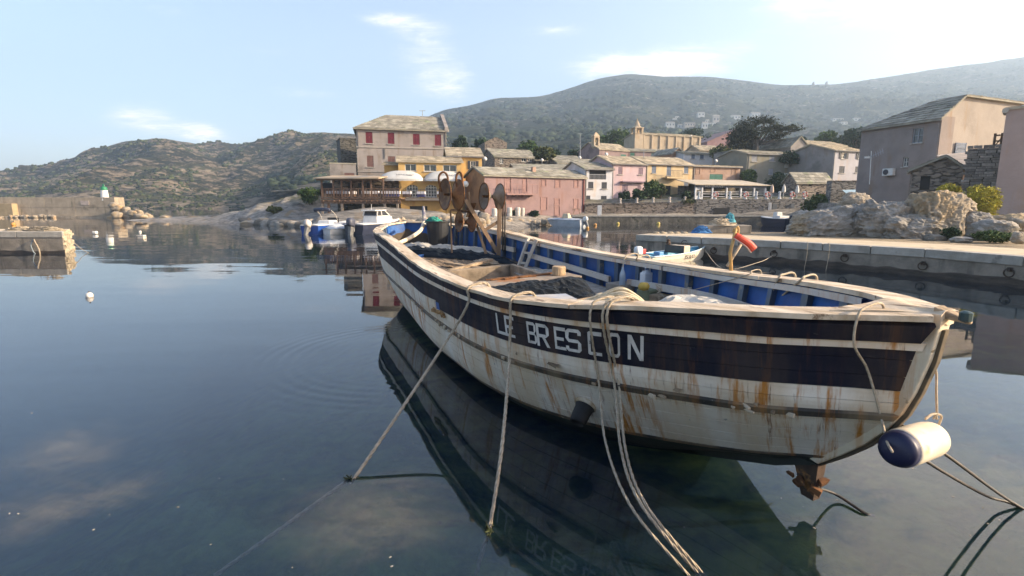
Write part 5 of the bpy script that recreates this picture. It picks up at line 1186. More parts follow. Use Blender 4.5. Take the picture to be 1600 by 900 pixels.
        zr = Ht + rise; b_.add([(L, 0, Ht), (L, depth, Ht), (L, depth, zr)], [(0, 1, 2)], 1); b_.add([(0, 0, Ht), (0, depth, Ht), (0, depth, zr)], [(0, 2, 1)], 1); b_.add([(L, depth, Ht), (0, depth, Ht), (0, depth, zr), (L, depth, zr)], [(0, 1, 2, 3)], 1)
        planes = [((-o, -o, Ht - o*rise/depth), (L + o, -o, Ht - o*rise/depth), (L + o, depth, zr), (-o, depth, zr))]
    wo = b_.build('wall', [wall, side or wall], root, local=True); h.wall = wo
    if planes:
        b_ = MB()
        for q in planes:
            if (Vector(q[2]) - Vector(q[3])).length < .02:
                vs = [Vector(q[0]), Vector(q[1]), Vector(q[2])]; b_.add(vs + [p - Vector((0, 0, .14)) for p in vs], [(0, 1, 2), (5, 4, 3), (0, 3, 4, 1), (1, 4, 5, 2), (2, 5, 3, 0)])
            else:
                vs = [Vector(p) for p in q]; b_.add([p - Vector((0, 0, .14)) for p in vs] + vs, [(3, 2, 1, 0), (4, 5, 6, 7), (0, 1, 5, 4), (1, 2, 6, 5), (2, 3, 7, 6), (3, 0, 4, 7)])
        ro = b_.build('roof', slab, root, local=True, tint=True); h.roof = ro
        if slabs:
            b_ = MB(); rs = random.Random(int(xl*7 + ytop))
            for q in planes: tiles(b_, *q, step=step, rs=rs)
            so_ = b_.build('roof_slab', slab, ro, local=True, kind='stuff', tint=True)
    else:
        b_ = MB(); q = [(-.08, -.08), (L + .08, -.08), (L + .08, depth + .08), (-.08, depth + .08)]
        b_.hexa([(x, y, Ht + .001) for x, y in q] + [(x, y, Ht + .16) for x, y in q]); h.roof = b_.build('roof', slab, root, local=True, tint=True)
    for r in R_: window(root, *r)
    return h
def shutter_mb(b_, u0, u1, z0, z1, y):
    b_.box(((u0 + u1)/2, y, (z0 + z1)/2), (u1 - u0, .035, z1 - z0)); w = u1 - u0
    n = max(4, int((z1 - z0)/.13)); zz = z1 - z0
    for i in range(n): b_.box(((u0 + u1)/2, y - .026, z0 + zz*(i + .5)/n), (w*.78, .022, zz/n*.55))
    for x in (u0 + .03, u1 - .03): b_.box((x, y - .024, (z0 + z1)/2), (.055, .03, zz))
    b_.box(((u0 + u1)/2, y - .022, (z0 + z1)/2), (w, .03, .07))
def window(root, u0, u1, z0, z1, kind, sm=None):
    w, hh = u1 - u0, z1 - z0
    if kind in ('w', 'wg', 'os', 'a'):
        fm = GREYF if kind == 'wg' else FRAME; b_ = MB(); f = min(.07, w*.1)
        for x in (u0 + f/2 + .002, u1 - f/2 - .002): b_.box((x, .13, (z0 + z1)/2), (f, .07, hh - .01))
        for z in (z0 + f/2 + .002, z1 - f/2 - .002): b_.box(((u0 + u1)/2, .132, z), (w - 2*f, .066, f))
        n = 2 if kind != 'a' else 4
        for i in range(1, n): b_.box((u0 + w*i/n, .128, (z0 + z1)/2), (f*.8, .06, hh - 2*f))
        if kind != 'w' or hh > w*1.2:
            for i in range(1, 4 if kind == 'a' else 2): b_.box(((u0 + u1)/2, .134, z0 + hh*i/(4 if kind == 'a' else 2)), (w - 2*f, .05, f*.6))
        fo = b_.build('window', fm, root, local=True)
        MB().box(((u0 + u1)/2, .165, (z0 + z1)/2), (w - .02, .03, hh - .02)).build('pane', GLASS, fo, local=True)
        b_ = MB().box(((u0 + u1)/2, -.03, z0 - .045), (w + .16, .16, .08)); b_.build('sill', MATS.get('sill_stone') or mat('sill_stone', (.42, .39, .35), None, 3, .9), fo, local=True)
        if kind == 'os':
            for x0, x1 in ((u0 - w*.52, u0 - .02), (u1 + .02, u1 + w*.52)):
                b_ = MB(); shutter_mb(b_, x0, x1, z0, z1, -.04); b_.build('shutter', sm, root, local=True)
    elif kind == 's':
        for x0, x1 in ((u0 + .01, (u0 + u1)/2 - .006), ((u0 + u1)/2 + .006, u1 - .01)):
            b_ = MB(); shutter_mb(b_, x0, x1, z0 + .01, z1 - .01, .06); b_.build('shutter', sm, root, local=True)
        b_ = MB().box(((u0 + u1)/2, -.04, z0 - .05), (w + .2, .18, .09)); b_.build('sill', MATS.get('sill_stone') or mat('sill_stone', (.42, .39, .35), None, 3, .9), root, local=True)
    elif kind == 'd':
        b_ = MB(); b_.box(((u0 + u1)/2, .12, (z0 + z1)/2), (w - .02, .06, hh - .02)).box(((u0 + u1)/2, .075, z0 + hh*.27), (w*.6, .03, hh*.3)).box(((u0 + u1)/2, .075, z0 + hh*.70), (w*.6, .03, hh*.35)); b_.build('door', sm or GREYF, root, local=True)
    elif kind == 'k':  # near-black panel paints the shade inside an open recess
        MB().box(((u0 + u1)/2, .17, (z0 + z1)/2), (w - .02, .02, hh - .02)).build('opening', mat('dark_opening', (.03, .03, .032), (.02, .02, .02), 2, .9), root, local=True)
    elif kind == 'b':       # painted over, boarded in the wall's own colour
        b_ = MB(); b_.box(((u0 + u1)/2, .06, (z0 + z1)/2), (w - .02, .05, hh - .02))
        for i in range(1, 5): b_.box(((u0 + u1)/2, .025, z0 + hh*i/5), (w*.86, .03, .05))
        b_.box((u0 + .05, -.01, (z0 + z1)/2), (.08, .06, hh)).box((u1 - .05, -.01, (z0 + z1)/2), (.08, .06, hh)).box(((u0 + u1)/2, -.012, z1), (w + .1, .07, .08)).box(((u0 + u1)/2, -.012, z0), (w + .1, .07, .08))
        b_.build('boarded_window', sm, root, local=True)
SH_RED = mat('shutter_maroon', (.15, .013, .030), (.10, .01, .02), 4, .7, spots=(.28, .08, .07), spot_scale=4, spot_at=(.62, .7))
SH_BRN = mat('shutter_brown', (.19, .10, .085), (.13, .07, .06), 4, .8)
SH_BLUE = mat('shutter_blue', (.13, .17, .24), (.10, .13, .18), 4, .7)
SH_GRN = mat('shutter_green', (.04, .17, .13), (.03, .12, .09), 4, .7)
SH_DRK = mat('shutter_dark', (.045, .05, .065), (.03, .035, .045), 4, .7)
SH_MAU = mat('shutter_mauve', (.20, .14, .18), (.15, .10, .13), 4, .7)
SH_GRY = mat('shutter_grey', (.24, .25, .28), (.19, .20, .22), 4, .7)
P_GREY = plaster('plaster_grey', (.31, .275, .255)); P_YEL = plaster('plaster_yellow', (.58, .38, .15), .7); P_OCH = plaster('plaster_ochre', (.40, .25, .09)); P_PINK = plaster('plaster_dusty_pink', (.295, .195, .19), .66)
P_ORG = plaster('plaster_orange', (.44, .22, .10)); P_WHT = plaster('plaster_white', (.60, .60, .62), .75); P_ROSE = plaster('plaster_rose', (.50, .375, .395), .75); P_CRM = plaster('plaster_cream', (.54, .42, .26), .7)
P_SAL = plaster('plaster_salmon', (.42, .28, .21), .6); P_BEI = plaster('plaster_beige', (.46, .37, .27), .7); P_MAU = plaster('plaster_mauve', (.30, .215, .205)); P_GRN = plaster('plaster_greyish', (.28, .255, .24)); P_PALE = plaster('plaster_pale_grey', (.38, .37, .40), .8)
P_BIG = plaster('plaster_taupe', (.28, .235, .215), .7); P_SUN = plaster('plaster_sandy', (.37, .32, .275), .7); P_FAR = plaster('plaster_flesh', (.45, .33, .285), .8)
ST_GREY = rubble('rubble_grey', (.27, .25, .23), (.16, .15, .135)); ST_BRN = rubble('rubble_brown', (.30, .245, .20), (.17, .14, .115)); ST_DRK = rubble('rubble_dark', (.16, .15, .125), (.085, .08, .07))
# --- tall grey house with the maroon shutters
g1 = house('grey_house', 'tall grey three storey house with four maroon shutters and a stone roof', 556, 75, 697, 78, 198, 10, P_GREY, 'gable', 2.5, left_in=4.6, over=.4,
     wins=[(571, 206, 582.5, 224, 's', SH_RED), (605.5, 207, 616.5, 225, 's', SH_RED), (645, 209, 656, 226.5, 's', SH_RED), (679, 210, 689.5, 228, 's', SH_RED), (573, 243, 584, 261, 's', SH_BRN), (606, 244, 617.5, 256, 's', SH_BRN)], side=P_GREY)
b_ = MB(); zc = g1.loc(620, 231)[1]
b_.box((g1.L/2, -.05, zc), (g1.L + .1, .10, .14)).box((g1.L/2, -.08, g1.H - .30), (g1.L + .2, .16, .22)).box((g1.L/2, -.05, g1.loc(575, 268)[1]), (g1.L + .1, .10, .12)); b_.build('cornice', mat('cornice_stone', (.36, .33, .30), None, 2, .9), g1.root, local=True)
b_ = MB(); b_.hexa([(g1.L - .25, -.4, g1.H - .3), (g1.L + .25, -.4, g1.H - .3), (g1.L + .25, 5, g1.H + 2.2), (g1.L - .25, 5, g1.H + 2.2), (g1.L - .25, -.4, g1.H + .35), (g1.L + .25, -.4, g1.H + .35), (g1.L + .25, 5, g1.H + 2.95), (g1.L - .25, 5, g1.H + 2.95)])
b_.build('gable_coping', P_GREY, g1.root, local=True)
b_ = MB(); u, z = g1.loc(576, 215)
for px, y0, y1 in ((559, 204, 232), (601, 232, 248), (700, 204, 240)): q = g1.loc(px, y0); q2 = g1.loc(px, y1); b_.bar((min(q[0], g1.L - .1), -.07, q[1]), (min(q[0], g1.L - .1), -.07, q2[1]), .09)
b_.build('drainpipe', mat('zinc_pipe', (.22, .21, .20), None, 4, .6), g1.root, local=True)
house('grey_annex', 'low flat grey annex left of the tall grey house', 515, 73, 556, 74, 256, 6, P_GRN, 'flat', wins=[(538, 270, 554, 279, 's', SH_BRN)])
house('stone_tower', 'dark rubble stone block behind the left corner of the grey house', 531, 86, 556, 87, 217, 5, ST_DRK, 'flat', slab=ST_DRK)
# --- yellow restaurant
y1 = house('yellow_house', 'yellow restaurant house with two arched doors under white awnings', 622, 63.5, 721, 65, 251, 3.2, P_YEL, 'shed', .85, slab=LAUZE_W, zb=.6,
     wins=[(632.5, 256, 650.5, 267.5, 'w'), (662, 257, 682, 268, 'w'), (692, 257.5, 713.5, 268.5, 'w'), (635, 287, 653.5, 308, 'a'), (664.5, 288, 682.5, 308, 'a')])
for px0, px1 in ((635, 653.5), (664.5, 682.5)):
    b_ = MB(); u0, zt_ = y1.loc(px0, 287.5); u1, _ = y1.loc(px1, 287.5); r = (u1 - u0)/2; c = (u0 + u1)/2; n = 12
    pts = [(c + r*math.cos(PI*i/n), zt_ - .1 - r*.62 + r*.62*math.sin(PI*i/n)) for i in range(n + 1)]     # spandrels that turn the heads of the doors into arches
    for i in range(n):
        a, d_ = pts[i], pts[i + 1]; b_.hexa([(a[0], -.012, a[1]), (d_[0], -.012, d_[1]), (d_[0], .10, d_[1]), (a[0], .10, a[1]), (a[0], -.012, zt_ + .05), (d_[0], -.012, zt_ + .05), (d_[0], .10, zt_ + .05), (a[0], .10, zt_ + .05)])
    b_.build('door_arch', P_YEL, y1.root, local=True)
y2 = house('yellow_wing', 'small low yellow wing squeezed between grey and yellow houses', 600, 64, 622, 64.2, 256, 3, P_OCH, 'shed', .45, slab=LAUZE_W, zb=.8)
y3 = house('yellow_tower_house', 'taller yellow house with a black shuttered window right of the restaurant', 700, 67.2, 753, 68, 243, 7, P_YEL, 'gable', 1.35, slab=LAUZE_W, zb=.6, wins=[(735, 251.5, 743.5, 264.5, 'os', SH_DRK)])
y4 = house('ochre_basement', 'ochre ground floor wall under the restaurant terrace', 626, 61.2, 722, 62.4, 313, 2.0, P_OCH, 'flat', slab=P_OCH, zb=.3, cat='wall', wins=[(640, 322, 668, 333, 'k'), (676, 320, 700, 333, 'b', P_OCH)])
def text_mesh(name, s, size, M, m, parent, ext=.01):
    cu = bpy.data.curves.new(name, 'FONT'); cu.body = s; cu.size = size; cu.extrude = ext; cu.align_x = 'CENTER'; cu.align_y = 'CENTER'; cu.resolution_u = 2
    o = bpy.data.objects.new(name, cu); me = bpy.data.meshes.new_from_object(o); bpy.data.objects.remove(o); me.materials.clear(); me.materials.append(m)
    me.transform(M if parent is None else parent_matrix(parent).inverted() @ M); x = bpy.data.objects.new(name, me); COL.objects.link(x); x.parent = parent
    return x
def awning(label, px0, px1, ytop_, ybot, Y, proj):
    c = at((px0 + px1)/2, ybot, Y); w = (px1 - px0)/820*Y; h_ = (ybot - ytop_)/820*Y
    A = thing('awning', label, 'awning', c, math.atan2(1.5, 99/820*64*1.0)*0); am = mat('awning_white', (.58, .57, .53), (.50, .48, .44), 2, .85)
    rows = []
    for i in range(15):
        u = -1 + 2*i/14; k = max(0.0, 1 - abs(u)**2.4)**.62; r_ = []
        for j in range(9):
            f = j/8; r_.append(c + Vector((u*w/2, -proj*(1 - f)*(k*.6 + .4), h_*k*(f**.85))))
        rows.append(r_)
    b_ = MB(); b_.grid(rows); b_.build('canopy', am, A, smooth=True)
    b_ = MB(); b_.grid([[r_[0] for r_ in rows], [r_[0] - Vector((0, 0, .22 + .03*(i % 2))) for i, r_ in enumerate(rows)]]); b_.build('valance', am, A)
    text_mesh('lettering', 'RESTAURANT', .34, Matrix.Translation(c + Vector((.6, -proj*.62, h_*.45))) @ Matrix.Rotation(R(64), 4, 'X'), mat('awning_ink', (.30, .30, .30)), A, .012)
awning('left white hooded awning over the restaurant terrace', 593, 661, 267, 280, 63.2, 1.2)
awning('right white hooded awning over the restaurant terrace', 662.5, 722, 267.5, 280.5, 64.1, 1.2)
# globe lamp
gl_ = at(727.5, 287.5, 62.5); GL = thing('globe_lamp', 'round white globe lamp on a pole beside the yellow house', 'lamp', (gl_.x, gl_.y, 1.0))
MB().tube([(gl_.x, gl_.y, 1.0), (gl_.x, gl_.y, gl_.z - .2)], .05, 8).build('lamp_post', mat('lamp_iron', (.05, .05, .05), None, 5, .5), GL)
MB().lathe([(0, -.33)] + [(.36*math.sin(a), -.36*math.cos(a)) for a in np.linspace(.3, PI - .05, 9)], gl_, 16).build('globe', mat('globe_white', (.78, .76, .70), None, 5, .4), GL, smooth=True)
# --- timber terrace on stilts
TW = mat('terrace_timber', (.17, .10, .065), (.10, .06, .04), 3, .85, .006, spots=(.05, .035, .03), spot_scale=3)
TWP = mat('post_grey', (.27, .22, .175), (.19, .155, .125), 3, .85)
def terrace():
    Y0, Y1 = 58.8, 63.0; zf = 2.5 + (318 - 309.5)/820*Y0; x0, x1 = at(500.5, 300, Y0).x, at(626, 300, Y0).x; xa = at(722, 300, 62.0).x
    T = thing('timber_terrace', 'brown timber restaurant terrace on stilts with railing and roof', 'terrace', (x0, Y0, zf))
    MB().box(((x0 + x1)/2, (Y0 + Y1)/2, zf - .06), (x1 - x0, Y1 - Y0, .12)).build('floor', TW, T)
    MB().box(((x0 + x1)/2, Y0 - .012, zf - .34), (x1 - x0, .14, .26)).box(((x0 + x1)/2, Y0 + .01, zf - .55), (x1 - x0, .10, .13)).build('floor_beam', TW, T)
    n = 15
    for i in range(n):
        x = x0 + (x1 - x0)*(i + .5)/n; MB().box((x, Y0 - .05, zf - .30), (.13, .4, .14)).build('joist', TW, T)
    for px in (503, 513, 534, 567, 601, 621):
        x = at(px, 320, Y0).x; MB().box((x, Y0 + .1, zf/2 - .55), (.24, .24, zf)).build('stilt', TWP if px != 513 else TW, T)
    zr = zf + 1.0
    MB().box(((x0 + x1)/2, Y0, zr), (x1 - x0, .10, .10)).box(((x0 + x1)/2, Y0, zf + .12), (x1 - x0, .08, .08)).build('handrail', TW, T)
    x = x0
    k = 0
    while x < x1:
        MB().box((x, Y0, zf + .55), (.07, .07, .85)).build('baluster', TW, T); x += .30
    y = Y0
    while y < Y1: MB().box((x0, y, zf + .55), (.07, .07, .85)).build('baluster', TW, T); y += .34
    zt = zf + 2.15
    for px in (503, 521, 534, 549, 567, 580, 599):
        x = at(px, 300, Y0).x; MB().box((x, Y0 + .02, (zf + zt)/2), (.16, .16, zt - zf)).build('roof_post', TW, T)
    xr = at(594, 300, Y0).x
    q = [(x0 - .5, Y0 - .5, zt + .02), (xr, Y0 - .5, zt + .02), (xr, Y1 + 1, zt + .55), (x0 - .3, Y1 + 1, zt + .55)]
    b_ = MB(); b_.slab(q, .14); b_.build('roof', mat('terrace_roof', (.44, .32, .20), (.20, .19, .17), .35, .9, .02), T)
    MB().box(((x0 + xr)/2, Y0 - .1, zt - .16), (xr - x0 + .6, .14, .20)).build('roof_beam', TW, T)
    # stone back wall; its openings are dark panels that paint the inner shade
    MB().box(((x0 + x1)/2 - .3, Y1 + .9, zf + .9), (x1 - x0 - .2, .3, 2.8)).build('back_wall', ST_BRN, T); MB().box(((x0 + x1)/2 + .1, Y1 + .4, zf/2 - .3), (x1 - x0 - .6, .5, zf + .2)).build('under_wall', ST_DRK, T)  # lower dark wall added to give the void under the floor its shade
    for px, w in ((509, 1.5), (545, .45), (560, .4), (575, .55)): x = at(px, 300, Y1).x; MB().box((x, Y1 + .73, zf + 1.2), (w, .05, 1.2)).build('opening', MATS['dark_opening'], T)
    # concrete terrace in front of the arched doors
    MB().box(((x1 + xa)/2, 62.6, zf - .14), (xa - x1, 3.0, .26)).build('slab', mat('terrace_slab', (.26, .22, .18), None, 2, .9), T)
    b_ = MB(); b_.box(((x1 + xa)/2, 61.2, zf + 1.0), (xa - x1, .05, .05)); b_.build('handrail', mat('iron_rail', (.06, .055, .06), None, 5, .6), T)
    x = x1 + .1
    while x < xa: MB().box((x, 61.2, zf + .5), (.035, .035, 1.0)).build('baluster', MATS['iron_rail'], T); x += .42
    # laid tables
    cl = mat('table_cloth', (.66, .64, .66), (.54, .52, .56), 3, .8); nv = mat('table_cloth_navy', (.05, .055, .16), (.04, .04, .11), 3, .8)
    for i, (px, Y, lab) in enumerate(((517, 60, 'first white clothed table at the left end of the timber terrace'), (528, 60.5, 'white clothed table behind the terrace post second from the left'), (541, 60, 'white clothed table left of the middle terrace post'), (549, 61, 'white clothed table near the middle of the timber terrace'), (573, 60, 'white clothed table right of the middle terrace post'), (585, 60.4, 'white clothed table near the right end of the timber terrace'), (611, 60.4, 'long table with white cloth and navy skirt beside the yellow house'), (636, 61.9, 'white clothed table left of the first arched door'), (658, 62, 'white clothed table between the two arched doors'), (690, 62.2, 'white clothed table right of the second arched door'))):
        p = at(px, 300, Y); p.z = zf; t_ = thing('terrace_table', lab, 'table', p, 0, 'laid tables on the restaurant terrace'); w = 2.0 if i == 6 else .95
        MB().box(p + Vector((0, 0, .62)), (w, .9, .32)).build('tablecloth', cl, t_); MB().box(p + Vector((0, 0, .30)), (w*.92, .8, .33)).build('table_skirt', nv if i in (6, 8) else TW, t_)
terrace()
# --- long dusty pink warehouse
pb = mat('warehouse_board', (.33, .20, .18), (.27, .16, .145), 3, .9)
wh = house('pink_warehouse', 'long dusty pink warehouse with boarded windows and an orange gable', 757, 61.5, 914, 68.6, 272, 5.2, P_PINK, 'gable', 1.0, side=P_ORG, zb=.4, over=.3, step=.7,
     wins=[(788, 277, 799, 300, 'b', pb), (816, 278, 824, 300, 'b', pb), (846, 280, 854, 291, 'b', pb), (867, 280, 876, 293, 'b', pb), (896.5, 281, 904, 293, 'b', pb), (844.5, 308, 855.5, 328, 'b', pb), (866, 310, 875, 320, 'b', pb), (896, 311, 904, 328, 'b', pb), (866, 322, 875, 337, 'b', pb), (790, 308, 800, 318, 'b', pb)])
b_ = MB(); u0, zb_ = wh.loc(786, 302.5); u1, _ = wh.loc(833, 303); b_.box(((u0 + u1)/2, -.5, zb_ - .08), (u1 - u0, 1.0, .16)); b_.build('balcony_slab', pb, wh.root, local=True)
for i in range(7): MB().box((u0 + (u1 - u0)*i/6, -.95, zb_ + .55), (.05, .05, 1.1)).build('balcony_post', pb, wh.root, local=True)
MB().box(((u0 + u1)/2, -.95, zb_ + 1.1), (u1 - u0, .06, .06)).build('balcony_rail', pb, wh.root, local=True)
for i in range(4): MB().box((u0 + (u1 - u0)*(i + .5)/4, -.35, zb_ - .24), (.18, .6, .16)).build('balcony_bracket', pb, wh.root, local=True)
MB().bar((wh.L - .2, -.06, .6), (wh.L - .2, -.06, wh.H - .1), .12).build('drainpipe', mat('pipe_red', (.16, .04, .035), None, 4, .7), wh.root, local=True)
u, z = wh.loc(843, 266); MB().box((u, 1.4, wh.H + .75), (.45, .45, .7)).build('chimney', P_SAL, wh.root, local=True)
# --- the row behind the quay
house('slab_roof_house', 'low house with a wide stone slab roof behind the pink warehouse', 806, 78, 914, 80, 264, 6, P_SAL, 'gable', .95, slabs=True)
w4 = house('white_house', 'white house with a dark loggia and six dark shutters', 914.5, 69.2, 957, 70.4, 263, 8, P_WHT, 'gable', 1.15,
     wins=[(921, 264.6, 947, 280.5, 'k'), (919, 284, 927, 294.5, 's', SH_DRK), (940, 284.5, 948, 295, 's', SH_DRK), (915.3, 305.5, 922, 321, 's', SH_DRK), (939, 306, 947.5, 319, 's', SH_DRK)])
u0, z0 = w4.loc(921, 280); u1, z1 = w4.loc(947, 273); b_ = MB(); b_.box(((u0 + u1)/2, .03, z1), (u1 - u0, .05, .06))
for i in range(14): b_.bar((u0 + (u1 - u0)*i/13, .03, z0), (u0 + (u1 - u0)*i/13, .03, z1), .035)
b_.build('loggia_railing', GREYF, w4.root, local=True)
p5 = house('rose_house', 'pale rose pink house with mauve shutters', 957, 70.8, 1009.5, 73, 254.5, 7, P_ROSE, 'gable', 1.25, slab=LAUZE_W,
     wins=[(966, 261, 972.3, 272.5, 's', SH_MAU), (997.8, 262, 1004.3, 273, 's', SH_MAU), (972, 289, 980.5, 303, 's', SH_MAU), (995.8, 290, 1001, 303, 's', SH_MAU)])
u0, z0 = p5.loc(969, 284); u1, _ = p5.loc(1007, 284.5); MB().box(((u0 + u1)/2, -.3, z0), (u1 - u0, .6, .16)).build('door_canopy', SH_MAU, p5.root, local=True)
c6 = house('cream_house', 'cream yellow house with a small balcony and blue shutters', 1009.5, 73.1, 1083, 76.4, 255, 7, P_CRM, 'gable', 1.25, slab=LAUZE_W,
     wins=[(1018.5, 259, 1025, 270.5, 's', SH_BLUE), (1042, 259, 1048.3, 274.5, 's', SH_BLUE), (1069, 259.5, 1075.3, 271, 's', SH_BLUE), (1069, 284, 1075.3, 296.5, 's', SH_BLUE), (1040, 290, 1048, 306, 'k')])
u0, z0 = c6.loc(1035, 278); u1, z1 = c6.loc(1059, 268.5); MB().box(((u0 + u1)/2, -.5, z0), (u1 - u0, 1.0, .18)).build('balcony_slab', P_CRM, c6.root, local=True)
b_ = MB(); b_.box(((u0 + u1)/2, -.95, z0 + 1.0), (u1 - u0, .05, .05))
for i in range(13): b_.bar((u0 + (u1 - u0)*i/12, -.95, z0), (u0 + (u1 - u0)*i/12, -.95, z0 + 1.0), .03)
b_.build('balcony_railing', MATS['iron_rail'], c6.root, local=True)
s7 = house('salmon_house', 'salmon stone house with a long green shutter above the pavilion', 1083, 76.4, 1157, 79, 258.5, 6, plaster('plaster_salmon_stone', (.40, .27, .21), .6), 'shed', .55, slab=LAUZE_W,
     wins=[(1087, 260.5, 1094, 272, 'b', P_SAL), (1109, 272, 1129, 280.5, 's', SH_GRN), (1143, 262.5, 1149.5, 273.5, 'b', P_SAL), (1110, 262, 1118, 269, 'b', P_SAL)])
# --- restaurant pavilion
def pavilion():
    p0, p1 = at(1086, 300, 70.0), at(1196, 300, 73.2); d = Vector((p1.x - p0.x, p1.y - p0.y, 0)); L = d.length; zf = 3.05
    PV = thing('restaurant_pavilion', 'open white restaurant pavilion with a beige roof and a RESTAURANT sign', 'pavilion', (p0.x, p0.y, zf), math.atan2(d.y, d.x))
    wp = mat('pavilion_white', (.60, .61, .63), (.5, .51, .54), 2, .8); zt = at(1090, 288.5, 70).z - zf
    for u in (.05, 1.05, .20*L + .4, .41*L + .3, .62*L + .2, .83*L, L - .1): MB().box((u, 0, zt/2), (.20, .20, zt)).build('column', wp, PV, local=True)
    MB().box((L/2, .004, zt - .16), (L + .1, .24, .36)).build('fascia', mat('fascia_blue', (.10, .115, .15), (.075, .085, .11), 2, .8), PV, local=True)
    b_ = MB(); b_.slab([(-.4, -.5, zt + .03), (L + .5, -.5, zt + .03), (L - .5, 4.2, zt + .85), (-.2, 4.2, zt + .85)], .10); b_.build('roof', mat('pavilion_roof', (.50, .43, .33), (.40, .34, .26), .8, .9), PV, local=True)
    MB().box((L/2, 4.0, zt/2 - .2), (L - .2, .15, zt + .4)).build('back_wall', ST_GREY, PV, local=True)
    MB().box((.55, .10, zt/2), (.9, .06, zt)).build('door_panel', wp, PV, local=True); MB().box((.55, .05, zt*.45), (.62, .06, zt*.4)).build('door_pane', GLASS, PV, local=True)
    b_ = MB()
    for z in (.35, .7, 1.0): b_.box((L/2 + .5, .02, z), (L - 1.3, .05, .06))
    b_.build('railing', mat('rail_white', (.50, .50, .52), None, 3, .7), PV, local=True)
    MB().box((L*.5, 3.88, 1.5), (L*.7, .04, 1.3)).build('back_window', GLASS, PV, local=True)
    text_mesh('lettering', 'RESTAURANT', .50, parent_matrix(PV) @ Matrix.Translation((L*.235 + .3, -.125, zt - .16)) @ Matrix.Rotation(PI/2, 4, 'X'), mat('letter_pale', (.66, .66, .64), None, 3, .7), PV, .012)
    for i in range(4):
        MB().box((1.9 + i*L*.19, 1.6, .75), (1.3, .9, .06)).build('table_top', wp, PV, local=True)
pavilion()
# --- retaining walls along the quay
def wall_thing(name, label, px0, Y0, px1, Y1, ytop0, ytop1, zb, th, m, cope=True, cat='wall'):
    a, c = at(px0, ytop0, Y0), at(px1, ytop1, Y1); T = thing(name, label, cat, (a.x, a.y, zb)); d = Vector((c.x - a.x, c.y - a.y, 0)).normalized(); n = Vector((-d.y, d.x, 0))*th; v = lambda p, z: Vector((p.x, p.y, z))
    MB().hexa([v(a, zb), v(c, zb), v(c, zb) + n, v(a, zb) + n, v(a, a.z), v(c, c.z), v(c, c.z) + n, v(a, a.z) + n]).build('stonework', m, T)
    if cope:
        L = (Vector((c.x - a.x, c.y - a.y, 0))).length; k = max(2, int(L/1.1)); o = -n.normalized()*.06
        for i in range(k):
            f0, f1 = i/k + .004, (i + 1)/k - .004; p, q = a.lerp(c, f0), a.lerp(c, f1); dz = Vector((0, 0, random.uniform(.07, .14)))
            MB().hexa([p + o + Vector((0, 0, .001)), q + o + Vector((0, 0, .001)), q + n + Vector((0, 0, .001)), p + n + Vector((0, 0, .001)), p + o + dz, q + o + dz, q + n + dz, p + n + dz]).build('coping_stone', ST_GREY if i % 2 else ST_BRN, T)
    return T
WL = wall_thing('retaining_wall', 'reddish rubble retaining wall below the rose and cream houses', 914, 68.3, 1088, 68.3, 320, 316, .9, 1.2, ST_BRN)
WR = wall_thing('retaining_wall', 'grey rubble retaining wall below the pavilion terrace', 1088.5, 68.25, 1262, 68.25, 311.5, 310.5, .9, 1.2, ST_GREY, cope=False)
for px, y0, y1, w in ((1127, 325, 338, 2.0), (1210, 319, 337, .55), (1238, 318, 337, .4)):
    p = at(px, (y0 + y1)/2, 68.2); MB().box(p, (w, .10, (y1 - y0)/820*68)).build('opening' if w > 1 else 'drain_pipe', MATS['dark_opening'] if w > 1 else mat('drain_grey', (.15, .16, .165), None, 2, .8), WR)  # the wide one is a dark panel painting a recess's shade
p = at(1203, 323, 68.1); b_ = MB().box(p, (.38, .05, 1.0)); SG = thing('notice_board', 'narrow white notice board on the grey quay wall', 'sign', p); b_.build('board', mat('board_white', (.62, .62, .62), None, 3, .6), SG)
b_ = MB()
for i in range(6): b_.box(p + Vector((0, -.03, .36 - .13*i)), (.24, .02, .05))
b_.build('print', mat('print_grey', (.30, .31, .33)), SG)
# concrete rail posts, rings and closed parasols on the terrace
PO = mat('post_concrete', (.50, .44, .39), (.40, .35, .31), 4, .9); POW = mat('post_white', (.60, .60, .60), (.5, .5, .5), 4, .85)
def post(p, hgt, m, label, grp):
    t_ = thing('rail_post', label, 'post', p, 0, grp); MB().lathe([(.26, 0), (.26, .10), (.15, .22), (.13, hgt*.8), (.19, hgt*.86), (.17, hgt), (.02, hgt + .03)], p, 8).build('post_body', m, t_); return t_
for px, lab in ((969, 'first pale concrete rail post from the left on the rubble wall'), (995, 'pale concrete rail post below the left garden bush'), (1020.5, 'pale concrete rail post below the tall garden shrub'), (1046, 'pale concrete rail post in front of the cream house steps'), (1070, 'pale concrete rail post left of the dark round shrub')):
    p = at(px, 316, 68.6); p.z = at(px, 320 - (px - 914)/174*4 + .3, 68.3).z; post(p, .75, PO, lab, 'concrete rail posts on the rubble wall')
rp = [at(px, 314, 68.6) for px in (969, 995, 1020.5, 1046, 1070)]
b_ = MB()
for a, c in zip(rp[:-1], rp[1:]): b_.bar(a + Vector((0, 0, .15)), c + Vector((0, 0, .15)), .07); b_.bar(a + Vector((0, 0, -.12)), c + Vector((0, 0, -.12)), .05)
tag(b_.build('post_railing', mat('rail_bluegrey', (.15, .18, .19), None, 3, .7)), 'blue grey pipe railing between the concrete posts', 'railing')
